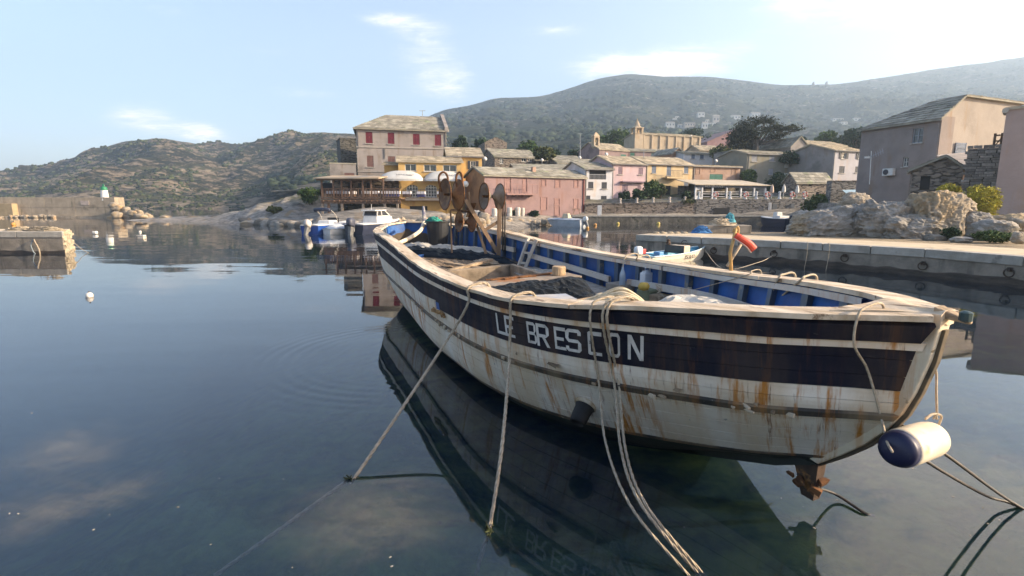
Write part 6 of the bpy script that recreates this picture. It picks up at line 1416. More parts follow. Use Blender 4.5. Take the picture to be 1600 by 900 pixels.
for px, red, lab in ((1092, 0, 'white rail post at the pavilion door'), (1117, 1, 'rail post with a red and white ring left in front of the pavilion'), (1140.5, 0, 'white rail post in front of the second pavilion bay'), (1164, 1, 'rail post with a red and white ring in front of the third pavilion bay'), (1181.5, 0, 'white rail post in front of the last pavilion bay'), (1197.5, 1, 'rail post with a red and white ring at the pavilion corner'), (1217.5, 0, 'white rail post between the first two closed parasols'), (1236, 1, 'rail post with a red and white ring left of the last parasol'), (1256, 1, 'rail post with a red and white ring at the right end of the terrace')):
    p = at(px, 311, 68.6); p.z = at(px, 311, 68.3).z; t_ = post(p, .95, POW, lab, 'posts along the pavilion terrace')
    if red:
        cR = p + Vector((0, -.24, .55)); b_ = MB(); b2 = MB()
        for k in range(8):
            arc = [cR + Vector((.28*math.cos(a), 0, .28*math.sin(a))) for a in np.linspace(k*PI/4, (k + 1)*PI/4, 5)]; (b_ if k % 2 else b2).tube(arc, .085, 7)
        b_.build('ring_red', mat('ring_red', (.46, .10, .08), None, 3, .6), t_); b2.build('ring_white', mat('ring_white', (.56, .44, .42), None, 3, .6), t_)
MB_ = MB(); a, c = at(1092, 311, 68.6), at(1256, 311, 68.6)
for z in (.35, .75): MB_.bar(a + Vector((0, 0, z)), c + Vector((0, 0, z)), .05)
tag(MB_.build('terrace_railing', mat('rail_grey', (.22, .23, .25), None, 3, .7)), 'grey railing along the edge of the pavilion terrace', 'railing')
for px, y0, y1, cc, lab in ((1205.5, 288, 305, (.52, .40, .33), 'closed pinkish parasol next to the pavilion'), (1224, 288, 304, (.60, .57, .52), 'closed cream parasol, middle of the three on the terrace'), (1245, 289, 305, (.58, .57, .54), 'closed cream parasol, rightmost of the three on the terrace')):
    a = at(px, y1, 71); c = at(px + 1.5, y0, 71); t_ = thing('parasol', lab, 'parasol', (a.x, a.y, 3.0), 0, 'closed parasols on the pavilion terrace')
    MB().tube([(a.x, a.y, 3.0), (c.x, c.y, c.z)], .035, 6).build('pole', POW, t_)
    b_ = MB(); ax = (c - a); prof_ = [(.06, .18), (.20, .25), (.21, .45), (.15, .75), (.04, .98), (.01, 1.0)]; rows = []
    for r_, k in prof_: rows.append([a + ax*k + Vector((r_*(1 + .22*(j % 2))*math.cos(2*PI*j/12), r_*(1 + .22*(j % 2))*math.sin(2*PI*j/12), 0)) for j in range(12)])
    b_.grid(rows, closed=True); b_.build('canopy', mat('parasol_%d' % px, cc, None, 3, .85), t_)
# --- upper village
h9 = house('stone_gable_house', 'brown stone house with a slab roof left above the warehouse', 773, 92, 838, 95, 243.5, 7, ST_BRN, 'gable', 1.55, wins=[(781, 247, 786.5, 256, 'w'), (768, 247, 773, 254, 'k'), (815, 247, 822, 253, 'w'), (825, 247, 831, 253, 'w'), (834, 247.5, 837, 253, 'w')])
house('stepped_stone_house', 'tall stone house with a rounded gable top above the warehouse', 757.5, 100, 792, 101, 222, 7, ST_BRN, 'front', 1.0, slabs=False, slab=ST_BRN, over=.02)
house('flat_roof_house', 'low house with a pale slab roof behind the palm bush', 860, 96, 906, 97, 247.5, 6, ST_GREY, 'gable', .8)
house('dark_veranda_house', 'dark low house with an open veranda under the palm bush', 838, 93, 874, 93.5, 250, 5, ST_DRK, 'shed', .5, wins=[(842, 252, 871, 259, 'k')])
house('side_roof_house', 'grey house with a slab roof left of the chapel', 872, 88, 935, 90, 254, 6, ST_GREY, 'gable', .9)
ch = house('chapel', 'plain mauve chapel with a slab roof and small bell arch', 936.5, 105, 982, 109, 232, 6.4, P_MAU, 'gable', 1.5, slab=LAUZE_W, cat='chapel', wins=[(970, 241, 978, 244.5, 's', SH_GRN)])
def bellcote():
    y = 1.6; z = ch.H + .5; x = .15; m = P_BEI; b_ = MB()
    b_.box((x - .35, y, z + .8), (.28, .8, 1.9)).box((x + .75, y, z + .8), (.28, .8, 1.9)).box((x + .2, y, z - .1), (.9, .8, .5))
    for i in range(7):
        a0, a1 = PI*i/7, PI*(i + 1)/7; b_.hexa([(x + .2 + .42*math.cos(a0), y - .4, z + 1.35 + .4*math.sin(a0)), (x + .2 + .42*math.cos(a1), y - .4, z + 1.35 + .4*math.sin(a1)), (x + .2 + .42*math.cos(a1), y + .4, z + 1.35 + .4*math.sin(a1)), (x + .2 + .42*math.cos(a0), y + .4, z + 1.35 + .4*math.sin(a0)),
            (x + .2 + .7*math.cos(a0), y - .4, z + 1.95), (x + .2 + .7*math.cos(a1), y - .4, z + 1.95), (x + .2 + .7*math.cos(a1), y + .4, z + 1.95), (x + .2 + .7*math.cos(a0), y + .4, z + 1.95)])
    b_.hexa([(x - .6, y - .45, z + 1.95), (x + 1.0, y - .45, z + 1.95), (x + 1.0, y + .45, z + 1.95), (x - .6, y + .45, z + 1.95), (x + .1, y - .1, z + 2.75), (x + .3, y - .1, z + 2.75), (x + .3, y + .1, z + 2.75), (x + .1, y + .1, z + 2.75)])
    bo = b_.build('bell_arch', m, ch.root, local=True)
    MB().lathe([(.24, 0), (.20, .1), (.15, .35), (.05, .45), (0, .46)], (x + .2, y, z + .85), 10).build('bell', mat('bronze', (.12, .10, .05), None, 4, .5, metal=.5), bo, local=True)
bellcote()
cb = house('church', 'long beige church building with a small spired bell tower', 1006, 126, 1096, 131, 209.5, 9, P_BEI, 'gable', 1.0, slab=LAUZE_W, cat='church', step=.9,
     wins=[(1038.5, 219, 1043, 228, 'b', P_BEI), (1054, 221, 1060, 230, 'b', P_BEI), (1064, 222, 1068, 231, 'b', P_BEI), (1075, 222, 1078, 231, 'b', P_BEI), (1084, 222, 1089, 231, 'b', P_BEI)])
b_ = MB(); x = 0
while x < cb.L: b_.box((x, -.12, cb.H/2), (.35, .26, cb.H)); x += 2.2
b_.build('pilaster', P_BEI, cb.root, local=True)
b_ = MB(); tx = -1.4; tz = cb.H
b_.box((tx, .8, tz*.5), (2.2, 2.2, tz)); 
for sx in (-1, 1):
    for sy in (-1, 1): b_.box((tx + sx*.85, .8 + sy*.85, tz + .55), (.5, .5, 1.5))
b_.box((tx, .8, tz + 1.35), (2.4, 2.4, .22)); b_.lathe([(1.25, 1.45), (.75, 1.75), (.55, 2.4), (.12, 3.2), (.02, 3.6)], (tx, .8, tz), 8)
b_.build('bell_tower', P_BEI, cb.root, local=True)
h13 = house('mauve_house', 'dusky mauve house with green shutters below the church', 982, 110, 1053, 113, 235, 6, P_MAU, 'gable', .75, wins=[(985, 238.5, 991.5, 244, 's', SH_GRN), (1018, 239.5, 1024, 245, 's', SH_GRN)])
house('orange_gable_house', 'small orange house with its gable facing the harbour', 1050.5, 100, 1068.5, 101, 238.5, 6, plaster('plaster_terracotta', (.45, .25, .15), .7), 'front', .95)
house('small_white_house', 'small white house with two blue shutters behind the cream house', 1068.5, 98, 1114, 100, 239, 6, P_WHT, 'gable', .7, slab=LAUZE, wins=[(1080.5, 240.5, 1085.5, 248, 's', SH_BLUE), (1094, 241, 1099.5, 248.5, 's', SH_BLUE)])
house('slab_gable_house', 'house with a pointed slab roof right below the church', 1094, 106, 1128, 107, 234, 6, P_BEI, 'gable', 1.2, slab=LAUZE_W)
house('pink_gable_house', 'big faded pink house with a broad gable behind the cypress', 1105, 142, 1200, 145, 221, 12, plaster('plaster_faded_pink', (.34, .21, .21), .7), 'front', 3.6, slab=plaster('roof_pinkish', (.30, .20, .19)), slabs=False)
h17 = house('olive_grey_house', 'two storey olive grey house with faded shutters behind the round bush', 1168, 80, 1241, 83, 239, 6, plaster('plaster_olive', (.24, .225, .18), .75), 'gable', .75, slab=LAUZE, right_in=0,
     wins=[(1175, 241.5, 1183, 252.5, 's', SH_GRY), (1202.5, 242, 1210, 252, 's', SH_GRY), (1175, 264, 1182, 272.5, 's', SH_GRY), (1201, 263.5, 1208, 273, 's', SH_GRY), (1226, 254.5, 1235, 262.5, 'd', FRAME), (1225, 270, 1233, 278, 'd', FRAME)])
house('narrow_grey_house', 'narrow dark grey house left of the olive grey one', 1156.5, 84, 1169, 84.5, 235, 6, P_GRN, 'flat', slab=ST_GREY)
house('terrace_roof_house', 'house with low pale slab roofs right of the cypress', 1196, 102, 1242, 104, 230, 7, P_GRN, 'gable', 1.3, slab=LAUZE_W, wins=[(1222, 229, 1226, 236, 'w'), (1228, 228, 1232, 235, 'w')])
house('dark_gable_house', 'dark grey house with a sharp gable towards the harbour', 1236, 92, 1263, 93, 227.5, 9, P_GRN, 'front', 1.6, slab=LAUZE)
house('far_pale_roof_house', 'house with a bright slab roof behind the pale grey house', 1258, 108, 1322, 112, 224, 8, P_BEI, 'gable', 1.2, slab=LAUZE_W)
h19 = house('pale_grey_house', 'pale grey blue house with dark windows and a grey gable wall', 1303.5, 76, 1352, 78.5, 233.5, 7.4, P_PALE, 'gable', 1.1, side=P_GRN, slab=LAUZE_W,  # gable side in darker plaster: its shade is put into the colour
     wins=[(1315, 238.3, 1321, 248.3, 'os', SH_DRK), (1341, 239, 1346, 248.5, 'os', SH_DRK), (1311.5, 259.5, 1319, 270.5, 's', SH_DRK), (1336.5, 260, 1343.5, 270, 's', SH_DRK)])
house('ruined_stone_house', 'low crumbling stone house with a sagging slab roof by the hedge', 1245, 72, 1299, 73, 283, 2.6, ST_BRN, 'gable', 1.25, slab=LAUZE, wins=[(1271, 278, 1277.5, 286, 'k'), (1264, 284, 1268, 291, 'k'), (1281, 303, 1300, 309, 'k'), (1275, 300, 1279, 308, 'k')])
wall_thing('garden_wall', 'dark stone garden wall below the pale grey house', 1300, 62, 1362, 62, 283.5, 283, .8, 1.0, ST_GREY)
p = at(1328, 299.5, 61.4); SPA = thing('blue_awning', 'small pale blue awning on the garden wall behind the rocks', 'awning', p)
b_ = MB(); b_.slab([p + Vector((-.75, -.6, -.22)), p + Vector((.78, -.6, -.16)), p + Vector((.78, .3, .25)), p + Vector((-.70, .3, .2))], .04); b_.build('awning_cloth', mat('cloth_blue', (.36, .50, .58), (.30, .43, .5), 3, .7), SPA)
b_ = MB(); b_.bar(p + Vector((-.72, -.55, -.2)), p + Vector((-.72, .3, -.5)), .04).bar(p + Vector((.74, -.55, -.2)), p + Vector((.74, .3, -.5)), .04); b_.build('awning_arm', MATS['iron_rail'], SPA)
# --- big house on the right
hb = house('taupe_house', 'big taupe house with a slab roof standing above the rocks', 1347, 50.5, 1468, 44, 199.5, 9.5, P_BIG, 'gable', 1.75, side=P_SUN, ridge=2.3, left_in=5.2, back_h=11.2 - 1.2, zb=1.0, over=.28, slab=LAUZE,  # gable side in paler sandy plaster, with sunlight put into the colour
     wins=[(1427, 201, 1441, 222.5, 'wg'), (1411.5, 246, 1418.5, 260, 'w')])
b_ = MB(); b_.box((hb.L + .03, .8, hb.H*.5), (.10, 1.5, hb.H)); b_.build('corner_band', P_BIG, hb.root, local=True)
b_ = MB(); shutter_mb(b_, 0, 1.25, 0, .95, 0); so2 = b_.build('shutter', SH_BLUE, hb.root, local=True); so2.rotation_euler = (0, 0, PI/2); so2.location = (hb.L + .08, 2.0, hb.loc(1468, 238)[1] - .1)
u, z = hb.loc(1392, 269); AC = thing('air_conditioner', 'white air conditioning unit on the wall of the taupe house', 'air conditioner', parent_matrix(hb.root) @ Vector((u, -.25, z)), hb.root.rotation_euler.z)
MB().box((0, 0, 0), (.95, .38, .62)).build('casing', FRAME, AC, local=True, bevel=.03); MB().lathe([(.24, 0), (.24, .02), (.05, .03), (.0, .03)], (-.14, -.20, 0), 18, M=Matrix.Rotation(PI/2, 3, 'X')).build('fan_grille', SH_DRK, AC, local=True)
for x in (-.35, .35): MB().box((x, .12, -.34), (.04, .3, .05)).build('bracket', GREYF, AC, local=True)
def antenna():
    a, c = at(1358.5, 288, 47), at(1361.5, 236, 47); T = thing('antenna_mast', 'white pole with a television antenna left of the taupe house', 'antenna', a); b_ = MB(); b_.tube([a, c], .035, 6); b_.build('mast', FRAME, T)
    b_ = MB(); e0, e1 = at(1356, 247, 47), at(1381, 235, 46.5); b_.bar(e0, e1, .03)
    for i in range(7): p = e0.lerp(e1, (i + .5)/7); b_.bar(p + Vector((0, -.1, -.22)), p + Vector((0, .1, .22)), .018)
    b_.build('aerial', GREYF, T)
    MB().box(at(1355, 246, 47), (.45, .12, .16)).build('box', FRAME, T)
antenna()
# --- stone hut, lean-to, stone wall, balustrade, pink house
hut = house('stone_hut', 'small stone hut with a gable and broken slab roof in front of the taupe house', 1427, 38.5, 1506, 36.9, 263, 4.5, ST_BRN, 'front', .85, slab=LAUZE, zb=1.2, ridge=1.75, step=.45, wins=[(1439, 275, 1452, 296, 'k'), (1472, 262, 1478, 283, 'b', ST_BRN)])
def hut_wing():
    p = [at(1462, 243.5, 40.2), at(1519, 237.5, 40.6), at(1519, 256, 39.4), at(1499, 261, 39.3)]
    T = thing('plank_canopy', 'pale plank lean to canopy between stone hut and taupe house', 'canopy', at(1490, 262, 40)); q = [at(1498, 262, 39.2), at(1520, 257.5, 39.2), at(1520, 237, 41.6), at(1463, 242, 41.6)]
    for i in range(8):
        f0, f1 = i/8 + .006, (i + 1)/8 - .006; b_ = MB(); b_.slab([q[0].lerp(q[3], f0), q[1].lerp(q[2], f0), q[1].lerp(q[2], f1), q[0].lerp(q[3], f1)], .05); b_.build('plank', mat('canopy_plank', (.42, .36, .31), (.33, .28, .24), 3, .8, rnd=.08), T)
    MB().box((at(1509, 270, 39.8).x, 39.9, 3.4), (1.0, .3, 3.4)).build('brick_pier', mat('brick_dark', (.20, .13, .10), (.12, .085, .07), 3, .9), T)
hut_wing()
def stone_wall():
    a, c = at(1513, 231, 36), at(1582, 231, 34.5); d = Vector((c.x - a.x, c.y - a.y, 0)); L = d.length; zt = a.z
    T = thing('stone_wall', 'tall dry stone wall beside the pink house at the right edge', 'wall', (a.x, a.y, 1.0), math.atan2(d.y, d.x)); g = random.Random(9)
    MB().box((L/2, .33, (zt - 1.1)/2), (L, .5, zt - 1.1)).build('wall_core', ST_DRK, T, local=True)
    mats = [mat('wall_stone', (.24, .215, .195), (.15, .135, .12), 4, .95, .02, 14, rnd=.35), mat('wall_stone_pale', (.32, .285, .25), (.2, .18, .16), 4, .95, .02, 14, rnd=.3)]
    protos = []
    for k in range(6):
        b_ = MB(); vs = [(sx*.5*g.uniform(.86, 1), sy*.5*g.uniform(.8, 1), sz*.5*g.uniform(.80, 1)) for sx, sy, sz in ((-1, -1, -1), (1, -1, -1), (1, 1, -1), (-1, 1, -1), (-1, -1, 1), (1, -1, 1), (1, 1, 1), (-1, 1, 1))]
        b_.hexa(vs); o = b_.build('stone', mats[k % 5 == 0], T, local=True); protos.append(o)
    z = 0.0; n = 0
    while z < zt - 1.0:
        hgt = g.uniform(.13, .23); x = -g.uniform(0, .2)
        while x < L:
            w = g.uniform(.30, .75); o = protos[n % 6] if n < 6 else protos[g.randrange(6)].copy()
            if n >= 6: COL.objects.link(o); o.parent = T
            o.location = (min(x + w/2, L - .1), .05 + g.uniform(-.03, .03), z + hgt/2); o.scale = (w*.97, .30, hgt*.96); o.rotation_euler = (0, 0, g.uniform(-.04, .04)); x += w; n += 1
        z += hgt
    a2, c2 = at(1552.5, 229, 35.6), at(1583.5, 228, 35.0); BR = thing('balustrade', 'brown timber balustrade with crossed rails on top of the stone wall', 'railing', (a2.x, a2.y, zt - .1))
    for f in (0, .36, .70, 1):
        p = a2.lerp(c2, f); MB().box((p.x, p.y, zt + .38), (.10, .10, 1.0)).build('post', TW, BR)
    for z in (.22, .48, .84):
        MB().bar(Vector((a2.x, a2.y - .06, zt - .1 + z)), Vector((c2.x, c2.y - .06, zt - .08 + z)), .05, .09).build('rail', TW, BR)
    for f0, f1 in ((0, .36), (.36, .7), (.7, 1)):
        p, q = a2.lerp(c2, f0), a2.lerp(c2, f1); MB().bar(Vector((p.x, p.y - .11, zt + .1)), Vector((q.x, q.y - .11, zt + .72)), .05, .07).build('cross_rail', TW, BR)
stone_wall()
ph = house('pink_corner_house', 'flesh pink house wall at the right edge of the harbour', 1573, 33, 1807, 28.9, 172, 6, P_FAR, 'flat', zb=.7, slab=LAUZE_W)
MB().tube([Vector((-.05, -.1, ph.H - .02)), Vector((-.05, 1.2, ph.H - .02))], .16, 10).build('ridge_tile', mat('tile_pale', (.50, .44, .36), None, 3, .9), ph.root, local=True)
# --- far houses on the mountain
def on_hill(V, px, py):
    P = V.reshape(-1, 3); x, y, z = P[:, 0], P[:, 1], P[:, 2] - H; dd = y*CP - z*SP; uu = y*SP + z*CP
    X, Y_ = 800 + FPX*x/dd, 450 - FPX*uu/dd; i = np.argmin((X - px)**2 + (Y_ - py)**2); return Vector(P[i])
fw1, fw2 = mat('far_plaster_white', (.56, .55, .52), None, 1, .9), mat('far_plaster_buff', (.46, .40, .34), None, 1, .9)
for i, (px, py, w, h_, lab) in enumerate(((1048, 194, 13, 7, 'white hillside house lowest on the left of the scattered hamlet'), (1053, 188, 6, 5, 'small white hillside house just above the lowest left one'), (1064, 196, 9, 5, 'white hillside house next to the lowest left one'), (1079, 195, 16, 6, 'buff hillside house with a long low front'), (1094, 180, 10, 6, 'white hillside house upper middle of the hamlet'), (1100, 197, 8, 9, 'tall pale hillside house in the middle of the hamlet'), (1107, 190, 5, 5, 'tiny pale hillside house beside the buff tower house'), (1121, 187, 9, 10, 'buff tower like hillside house'), (1113, 194, 12, 4, 'low white hillside terrace house under the tower house'), (1149, 185, 13, 6, 'white hillside house left above the cypress'), (1179, 182, 13, 8, 'white hillside house directly above the cypress'), (1057, 183, 5, 3, 'tiny white hillside house highest on the left'), (1308, 186, 16, 4, 'long pale hillside house far to the right'), (1320, 192, 10, 4, 'pale hillside house below the long one far right'), (1340, 187, 9, 4, 'pale hillside house nearest the taupe house roof'), (1005, 168, 4, 3, 'lone white hillside house high on the left'))):
    p = on_hill(HMV, px, py + h_/2); s = p.y/820; W_, H_ = w*s, h_*s
    t_ = thing('hillside_house', lab, 'house', p, 0, 'scattered houses on the mountainside'); m = fw2 if i in (3, 7) else fw1
    MB().box(p + Vector((0, W_*.3, H_/2 - .6)), (W_, W_*.6, H_ + 1.2)).build('wall', m, t_)
    k = .25; b_ = MB(); b_.hexa([p + Vector((-W_*.54, -W_*.05, H_ + .002)), p + Vector((W_*.54, -W_*.05, H_ + .002)), p + Vector((W_*.54, W_*.65, H_ + .002)), p + Vector((-W_*.54, W_*.65, H_ + .002)), p + Vector((-W_*.5, W_*.28, H_*1.22)), p + Vector((W_*.5, W_*.28, H_*1.22)), p + Vector((W_*.5, W_*.32, H_*1.22)), p + Vector((-W_*.5, W_*.32, H_*1.22))]); b_.build('roof', mat('far_roof', (.34, .30, .26), None, 1, .9), t_)
    nb = max(2, int(w/3.5))
    for j in range(nb): MB().box(p + Vector((W_*((j + .5)/nb - .5), -.03, H_*.55)), (W_/nb*.38, .1, H_*.34)).build('window', GLASS, t_)
for px, py, lab in ((1272, 133, 'left ruined windmill tower on the mountain crest'), (1289.5, 132.5, 'right ruined windmill tower on the mountain crest')):
    p = on_hill(HMV, px, py); s = p.y/820; t_ = thing('ruined_mill', lab, 'tower', p, 0, 'ruined towers on the crest')
    b_ = MB(); b_.lathe([(2.0*s, -4), (1.9*s, 2*s), (1.6*s, 3.6*s), (1.2*s, 4.1*s)], p, 10); b_.build('tower_body', mat('mill_stone', (.20, .19, .17), None, 1, .9), t_)
    MB().box(p + Vector((.6*s, 0, 4.3*s)), (1.4*s, 1.6*s, 1.4*s)).build('broken_top', MATS['mill_stone'], t_)

# satellite dishes, aerials and a lamp mast among the roofs
DISH = mat('dish_white', (.66, .65, .62), None, 3, .5)
for px, py, Y, d, lab in ((757.5, 248, 88, 7, 'white satellite dish left of the brown stone gable house'), (847, 250, 86, 5, 'white satellite dish on the slab roof below the palm bush'), (906, 246, 86, 5, 'white satellite dish on the roof right of the palm bush'), (947.5, 241, 74, 5.5, 'white satellite dish on the left gable of the rose house'), (1119, 251, 77.5, 5, 'white satellite dish on the roof of the salmon house'), (1079.5, 213.5, 130, 5, 'white satellite dish on the church roof')):
    p = at(px, py, Y); r = d/2/820*Y; t_ = thing('satellite_dish', lab, 'satellite dish', p); M = Vector((.3, -1, .35)).to_track_quat('Z', 'Y').to_matrix()
    MB().lathe([(r, 0), (r*.9, -.06*r), (r*.5, -.26*r), (.02, -.34*r), (r*.5, -.22*r), (r*.88, .0), (r, .03)], p, 14, M=M).build('reflector', DISH, t_, smooth=True)
    b_ = MB(); b_.tube([p + Vector((0, .1, 0)), p + Vector((0, .12, -r*2.4))], .035, 5); b_.tube([p + M @ Vector((0, -r*.9, 0)), p + M @ Vector((0, -r*.2, r*.9))], .02, 4); b_.build('mount', GREYF, t_)
for px, y0, y1, Y, lab in ((906.5, 208, 246, 100, 'thin street lamp mast rising behind the roofs left of the chapel'), (1006, 234, 246, 76, 'thin aerial on the roof between rose and cream houses'), (660, 172, 181, 80, 'thin aerial on the ridge of the tall grey house'), (1285, 226, 236, 79, 'thin aerial pole on the gable of the pale grey house')):
    a, c = at(px, y1, Y), at(px, y0, Y); t_ = thing('aerial_mast', lab, 'mast', a); MB().tube([a, c], [.06, .035], 6).build('mast', GREYF, t_)
    b_ = MB(); b_.bar(c + Vector((-.45, 0, -.1)), c + Vector((.45, 0, -.1)), .05)
    for i in range(3): b_.bar(c + Vector((-.3 + .3*i, -.3, -.1)), c + Vector((-.3 + .3*i, .3, -.1)), .03)
    b_.build('aerial', GREYF, t_)
for hh, us in ((w4, (.12,)), (p5, (.1,)), (c6, (.15,)), (s7, (.2,)), (h17, (.3,)), (h19, (.12,)), (y3, (.15,))):
    for u in us: MB().bar((u, -.07, .2), (u, -.07, hh.H - .15), .085).build('drainpipe', MATS['zinc_pipe'], hh.root, local=True)
    MB().tube([(-.2, -.30, hh.H - .16), (hh.L + .2, -.30, hh.H - .16)], .07, 6).build('gutter', MATS['zinc_pipe'], hh.root, local=True)
# ================================================================== ROCKS, BOATS, BUOYS, LIGHT, PLANTS
def ico(n):
    bm = bmesh.new(); bmesh.ops.create_icosphere(bm, subdivisions=n, radius=1); V = np.array([v.co[:] for v in bm.verts]); F = np.array([[v.index for v in f.verts] for f in bm.faces]); bm.free(); return V, F
ICO = {n: ico(n) for n in (2, 3, 4, 5, 6)}
def rock_mat(name, c1, c2, warm, sc=1.0, rot=(.3, .5, .2), lich=(.20, .19, .16)):
    m = bpy.data.materials.new(name); m.use_nodes = True; t = NT(m.node_tree)
    out = t.n('ShaderNodeOutputMaterial'); b_ = t.n('ShaderNodeBsdfPrincipled'); t.nt.links.new(b_.outputs[0], out.inputs[0])
    g = t.n('ShaderNodeNewGeometry').outputs['Position']; v = t.vmap(g, (sc, sc, sc*3.2), rot)
    n1 = t.noise(v, 1.6, 9, .68, .6); col = t.ramp(n1, .30, .68, c2, c1)
    col = t.mix(t.step(t.noise(g, .55*sc, 5, .6), .50, .66), col, warm)
    col = t.mix(t.m('MULTIPLY', t.step(t.noise(v, 4.5, 8, .7, .4), .55, .68), .75), col, lich)
    t.put(b_.inputs['Base Color'], col); b_.inputs['Roughness'].default_value = .95; b_.inputs['Specular IOR Level'].default_value = .2
    bp = t.n('ShaderNodeBump'); bp.inputs['Distance'].default_value = .10/sc; t.put(bp.inputs['Height'], t.noise(v, 3.0, 10, .72, .5)); t.nt.links.new(bp.outputs[0], b_.inputs['Normal'])
    MATS[name] = m; return m
RK = rock_mat('schist_grey', (.43, .395, .35), (.20, .185, .165), (.40, .31, .21), .8, (.35, .55, .3))
RKW = rock_mat('schist_warm', (.45, .38, .295), (.23, .19, .145), (.42, .31, .19), .8, (.2, .9, .3))
RKS = rock_mat('shore_stone', (.46, .38, .28), (.22, .18, .14), (.42, .28, .15), 1.6)
RKD = rock_mat('shore_stone_dark', (.24, .215, .18), (.10, .095, .085), (.22, .17, .12), 1.2)
def rock(name, label, c, rad, seed, m=RK, sub=5, rotz=0.0, lean=0.0, rough=.22, strat=(.3, .2, 1.0), sfreq=5.0, samp=.10, power=2.8, group=None, cat='rock', flat=True):
    V, F = ICO[sub]; V = V.copy(); V /= (np.abs(V)**power).sum(1, keepdims=True)**(1/power)*.82     # squarish boulder
    d = V/np.linalg.norm(V, axis=1, keepdims=True); o = np.array([seed*3.1, seed*1.7, seed*.9]); st = np.array(strat)/np.linalg.norm(strat)
    w = V + .42*np.stack([fbm(V*1.6 + o, 4, seed), fbm(V*1.6 + o + 9, 4, seed), fbm(V*1.6 + o + 21, 4, seed)], -1)
    lay = (w @ st)*sfreq*1.25; li = np.floor(lay); fr_ = lay - li; hs = _h(li.astype(np.int64), 7, 3, seed); ledge = (hs - .5)*1.6 - np.where(fr_ < .16, .9*(1 - fr_/.16), 0)
    lm = np.clip(.6 + 1.5*fbm(V*1.8 + o + 5, 2, seed + 9), .1, 1); st2 = np.cross(st, [.3, 1, .2]); l2 = (w @ st2)*sfreq*.8; f2 = l2 - np.floor(l2)
    k = 1 + rough*1.5*fbm(V*1.1 + o, 4, seed + 1, .5) + .7*rough*fbm(V*2.6 + o, 4, seed + 2, .6, True) + samp*lm*ledge - samp*.7*np.where(f2 < .08, 1 - f2/.08, 0)*lm + .07*fbm(V*8 + o, 4, seed + 5, .65, True)
    q = V*k[:, None]; q = q/np.array([np.percentile(np.abs(q[:, i]), 98.5) for i in range(3)]); k = 1; V = q; k = np.ones(len(V))
    V = V*k[:, None]*np.array(rad); V[:, 0] += lean*V[:, 2]
    cz, sz = math.cos(rotz), math.sin(rotz); V = V @ np.array([[cz, sz, 0], [-sz, cz, 0], [0, 0, 1]]) + np.array(c)
    o_ = np_mesh(name, V, F, m, smooth=False); return tag(o_, label, cat, group)
def rk(px0, py0, px1, py1, Y, label, seed, m=RK, dep=.8, sink=.15, **k):
    a, b_ = at(px0, py0, Y), at(px1, py1, Y); c = (a + b_)/2; rx, rz = abs(b_.x - a.x)/2, abs(a.z - b_.z)/2; c.z -= sink*rz
    return rock('rock', label, (c.x, c.y + rx*dep*.3, c.z), (rx, rx*dep, rz*(1 + sink)), seed, m, **k)
# the big outcrop behind the pier
rk(1240, 325, 1335, 378, 26.2, 'grey sloping slab of rock at the left foot of the outcrop', 3, lean=.35, sub=6, sfreq=4, samp=.16, strat=(-.7, .2, .8))
rk(1295, 318, 1362, 378, 26.0, 'warm grey middle slope of the outcrop under the knob', 14, RK, lean=.3, sub=6, sfreq=5, samp=.16, strat=(-.7, .2, .8))
rk(1316, 301, 1360, 336, 26.6, 'rounded ochre knob on the left shoulder of the outcrop', 5, RKW, sub=5, lean=.15, strat=(-.5, 0, .9), sfreq=4)
rk(1345, 312, 1428, 380, 25.0, 'big rounded grey crest in the centre of the outcrop', 8, RK, sub=6, sfreq=5, samp=.17, strat=(.5, .2, .9), lean=-.05)
rk(1385, 335, 1474, 380, 24.2, 'grey ramp falling to the right of the outcrop crest', 11, RK, sub=6, sfreq=5, samp=.16, strat=(.7, .2, .8), lean=-.35)
rk(1427, 299, 1500, 374, 24.4, 'tall ochre block with upright flutes in the outcrop', 21, RKW, sub=6, sfreq=4, samp=.15, strat=(.95, .2, .12), lean=.12, power=4, rough=.16)
rk(1478, 308, 1524, 332, 24.6, 'ochre arm of rock jutting right from the tall block', 23, RKW, sub=5, sfreq=4, strat=(.2, .1, 1))
rk(1492, 326, 1552, 374, 24.4, 'grey slab leaning right of the tall block', 25, RK, sub=6, lean=-.5, strat=(.6, .1, .8), sfreq=4, samp=.14)
rk(1525, 343, 1590, 376, 22.5, 'broad flat grey rock at the right end of the outcrop', 27, RK, sub=5, sfreq=6, samp=.15)
rk(1570, 335, 1640, 372, 24, 'layered rock behind the right edge of the pier', 29, RKW, sub=5, sfreq=6, samp=.15)
rk(1490, 370, 1520, 379, 21.5, 'small pale rock lying on the pier edge of the outcrop', 31, RK, sub=4)
rk(1586, 362, 1606, 379, 19.5, 'small rounded ochre boulder at the right edge', 33, RKW, sub=4)
rk(1233, 348, 1262, 368, 28, 'low squarish rock left of the outcrop by the basin', 35, RK, sub=4)
rk(1448, 366, 1478, 379, 22.6, 'small dark rock wedged under the tall ochre block', 37, RKD, sub=4)
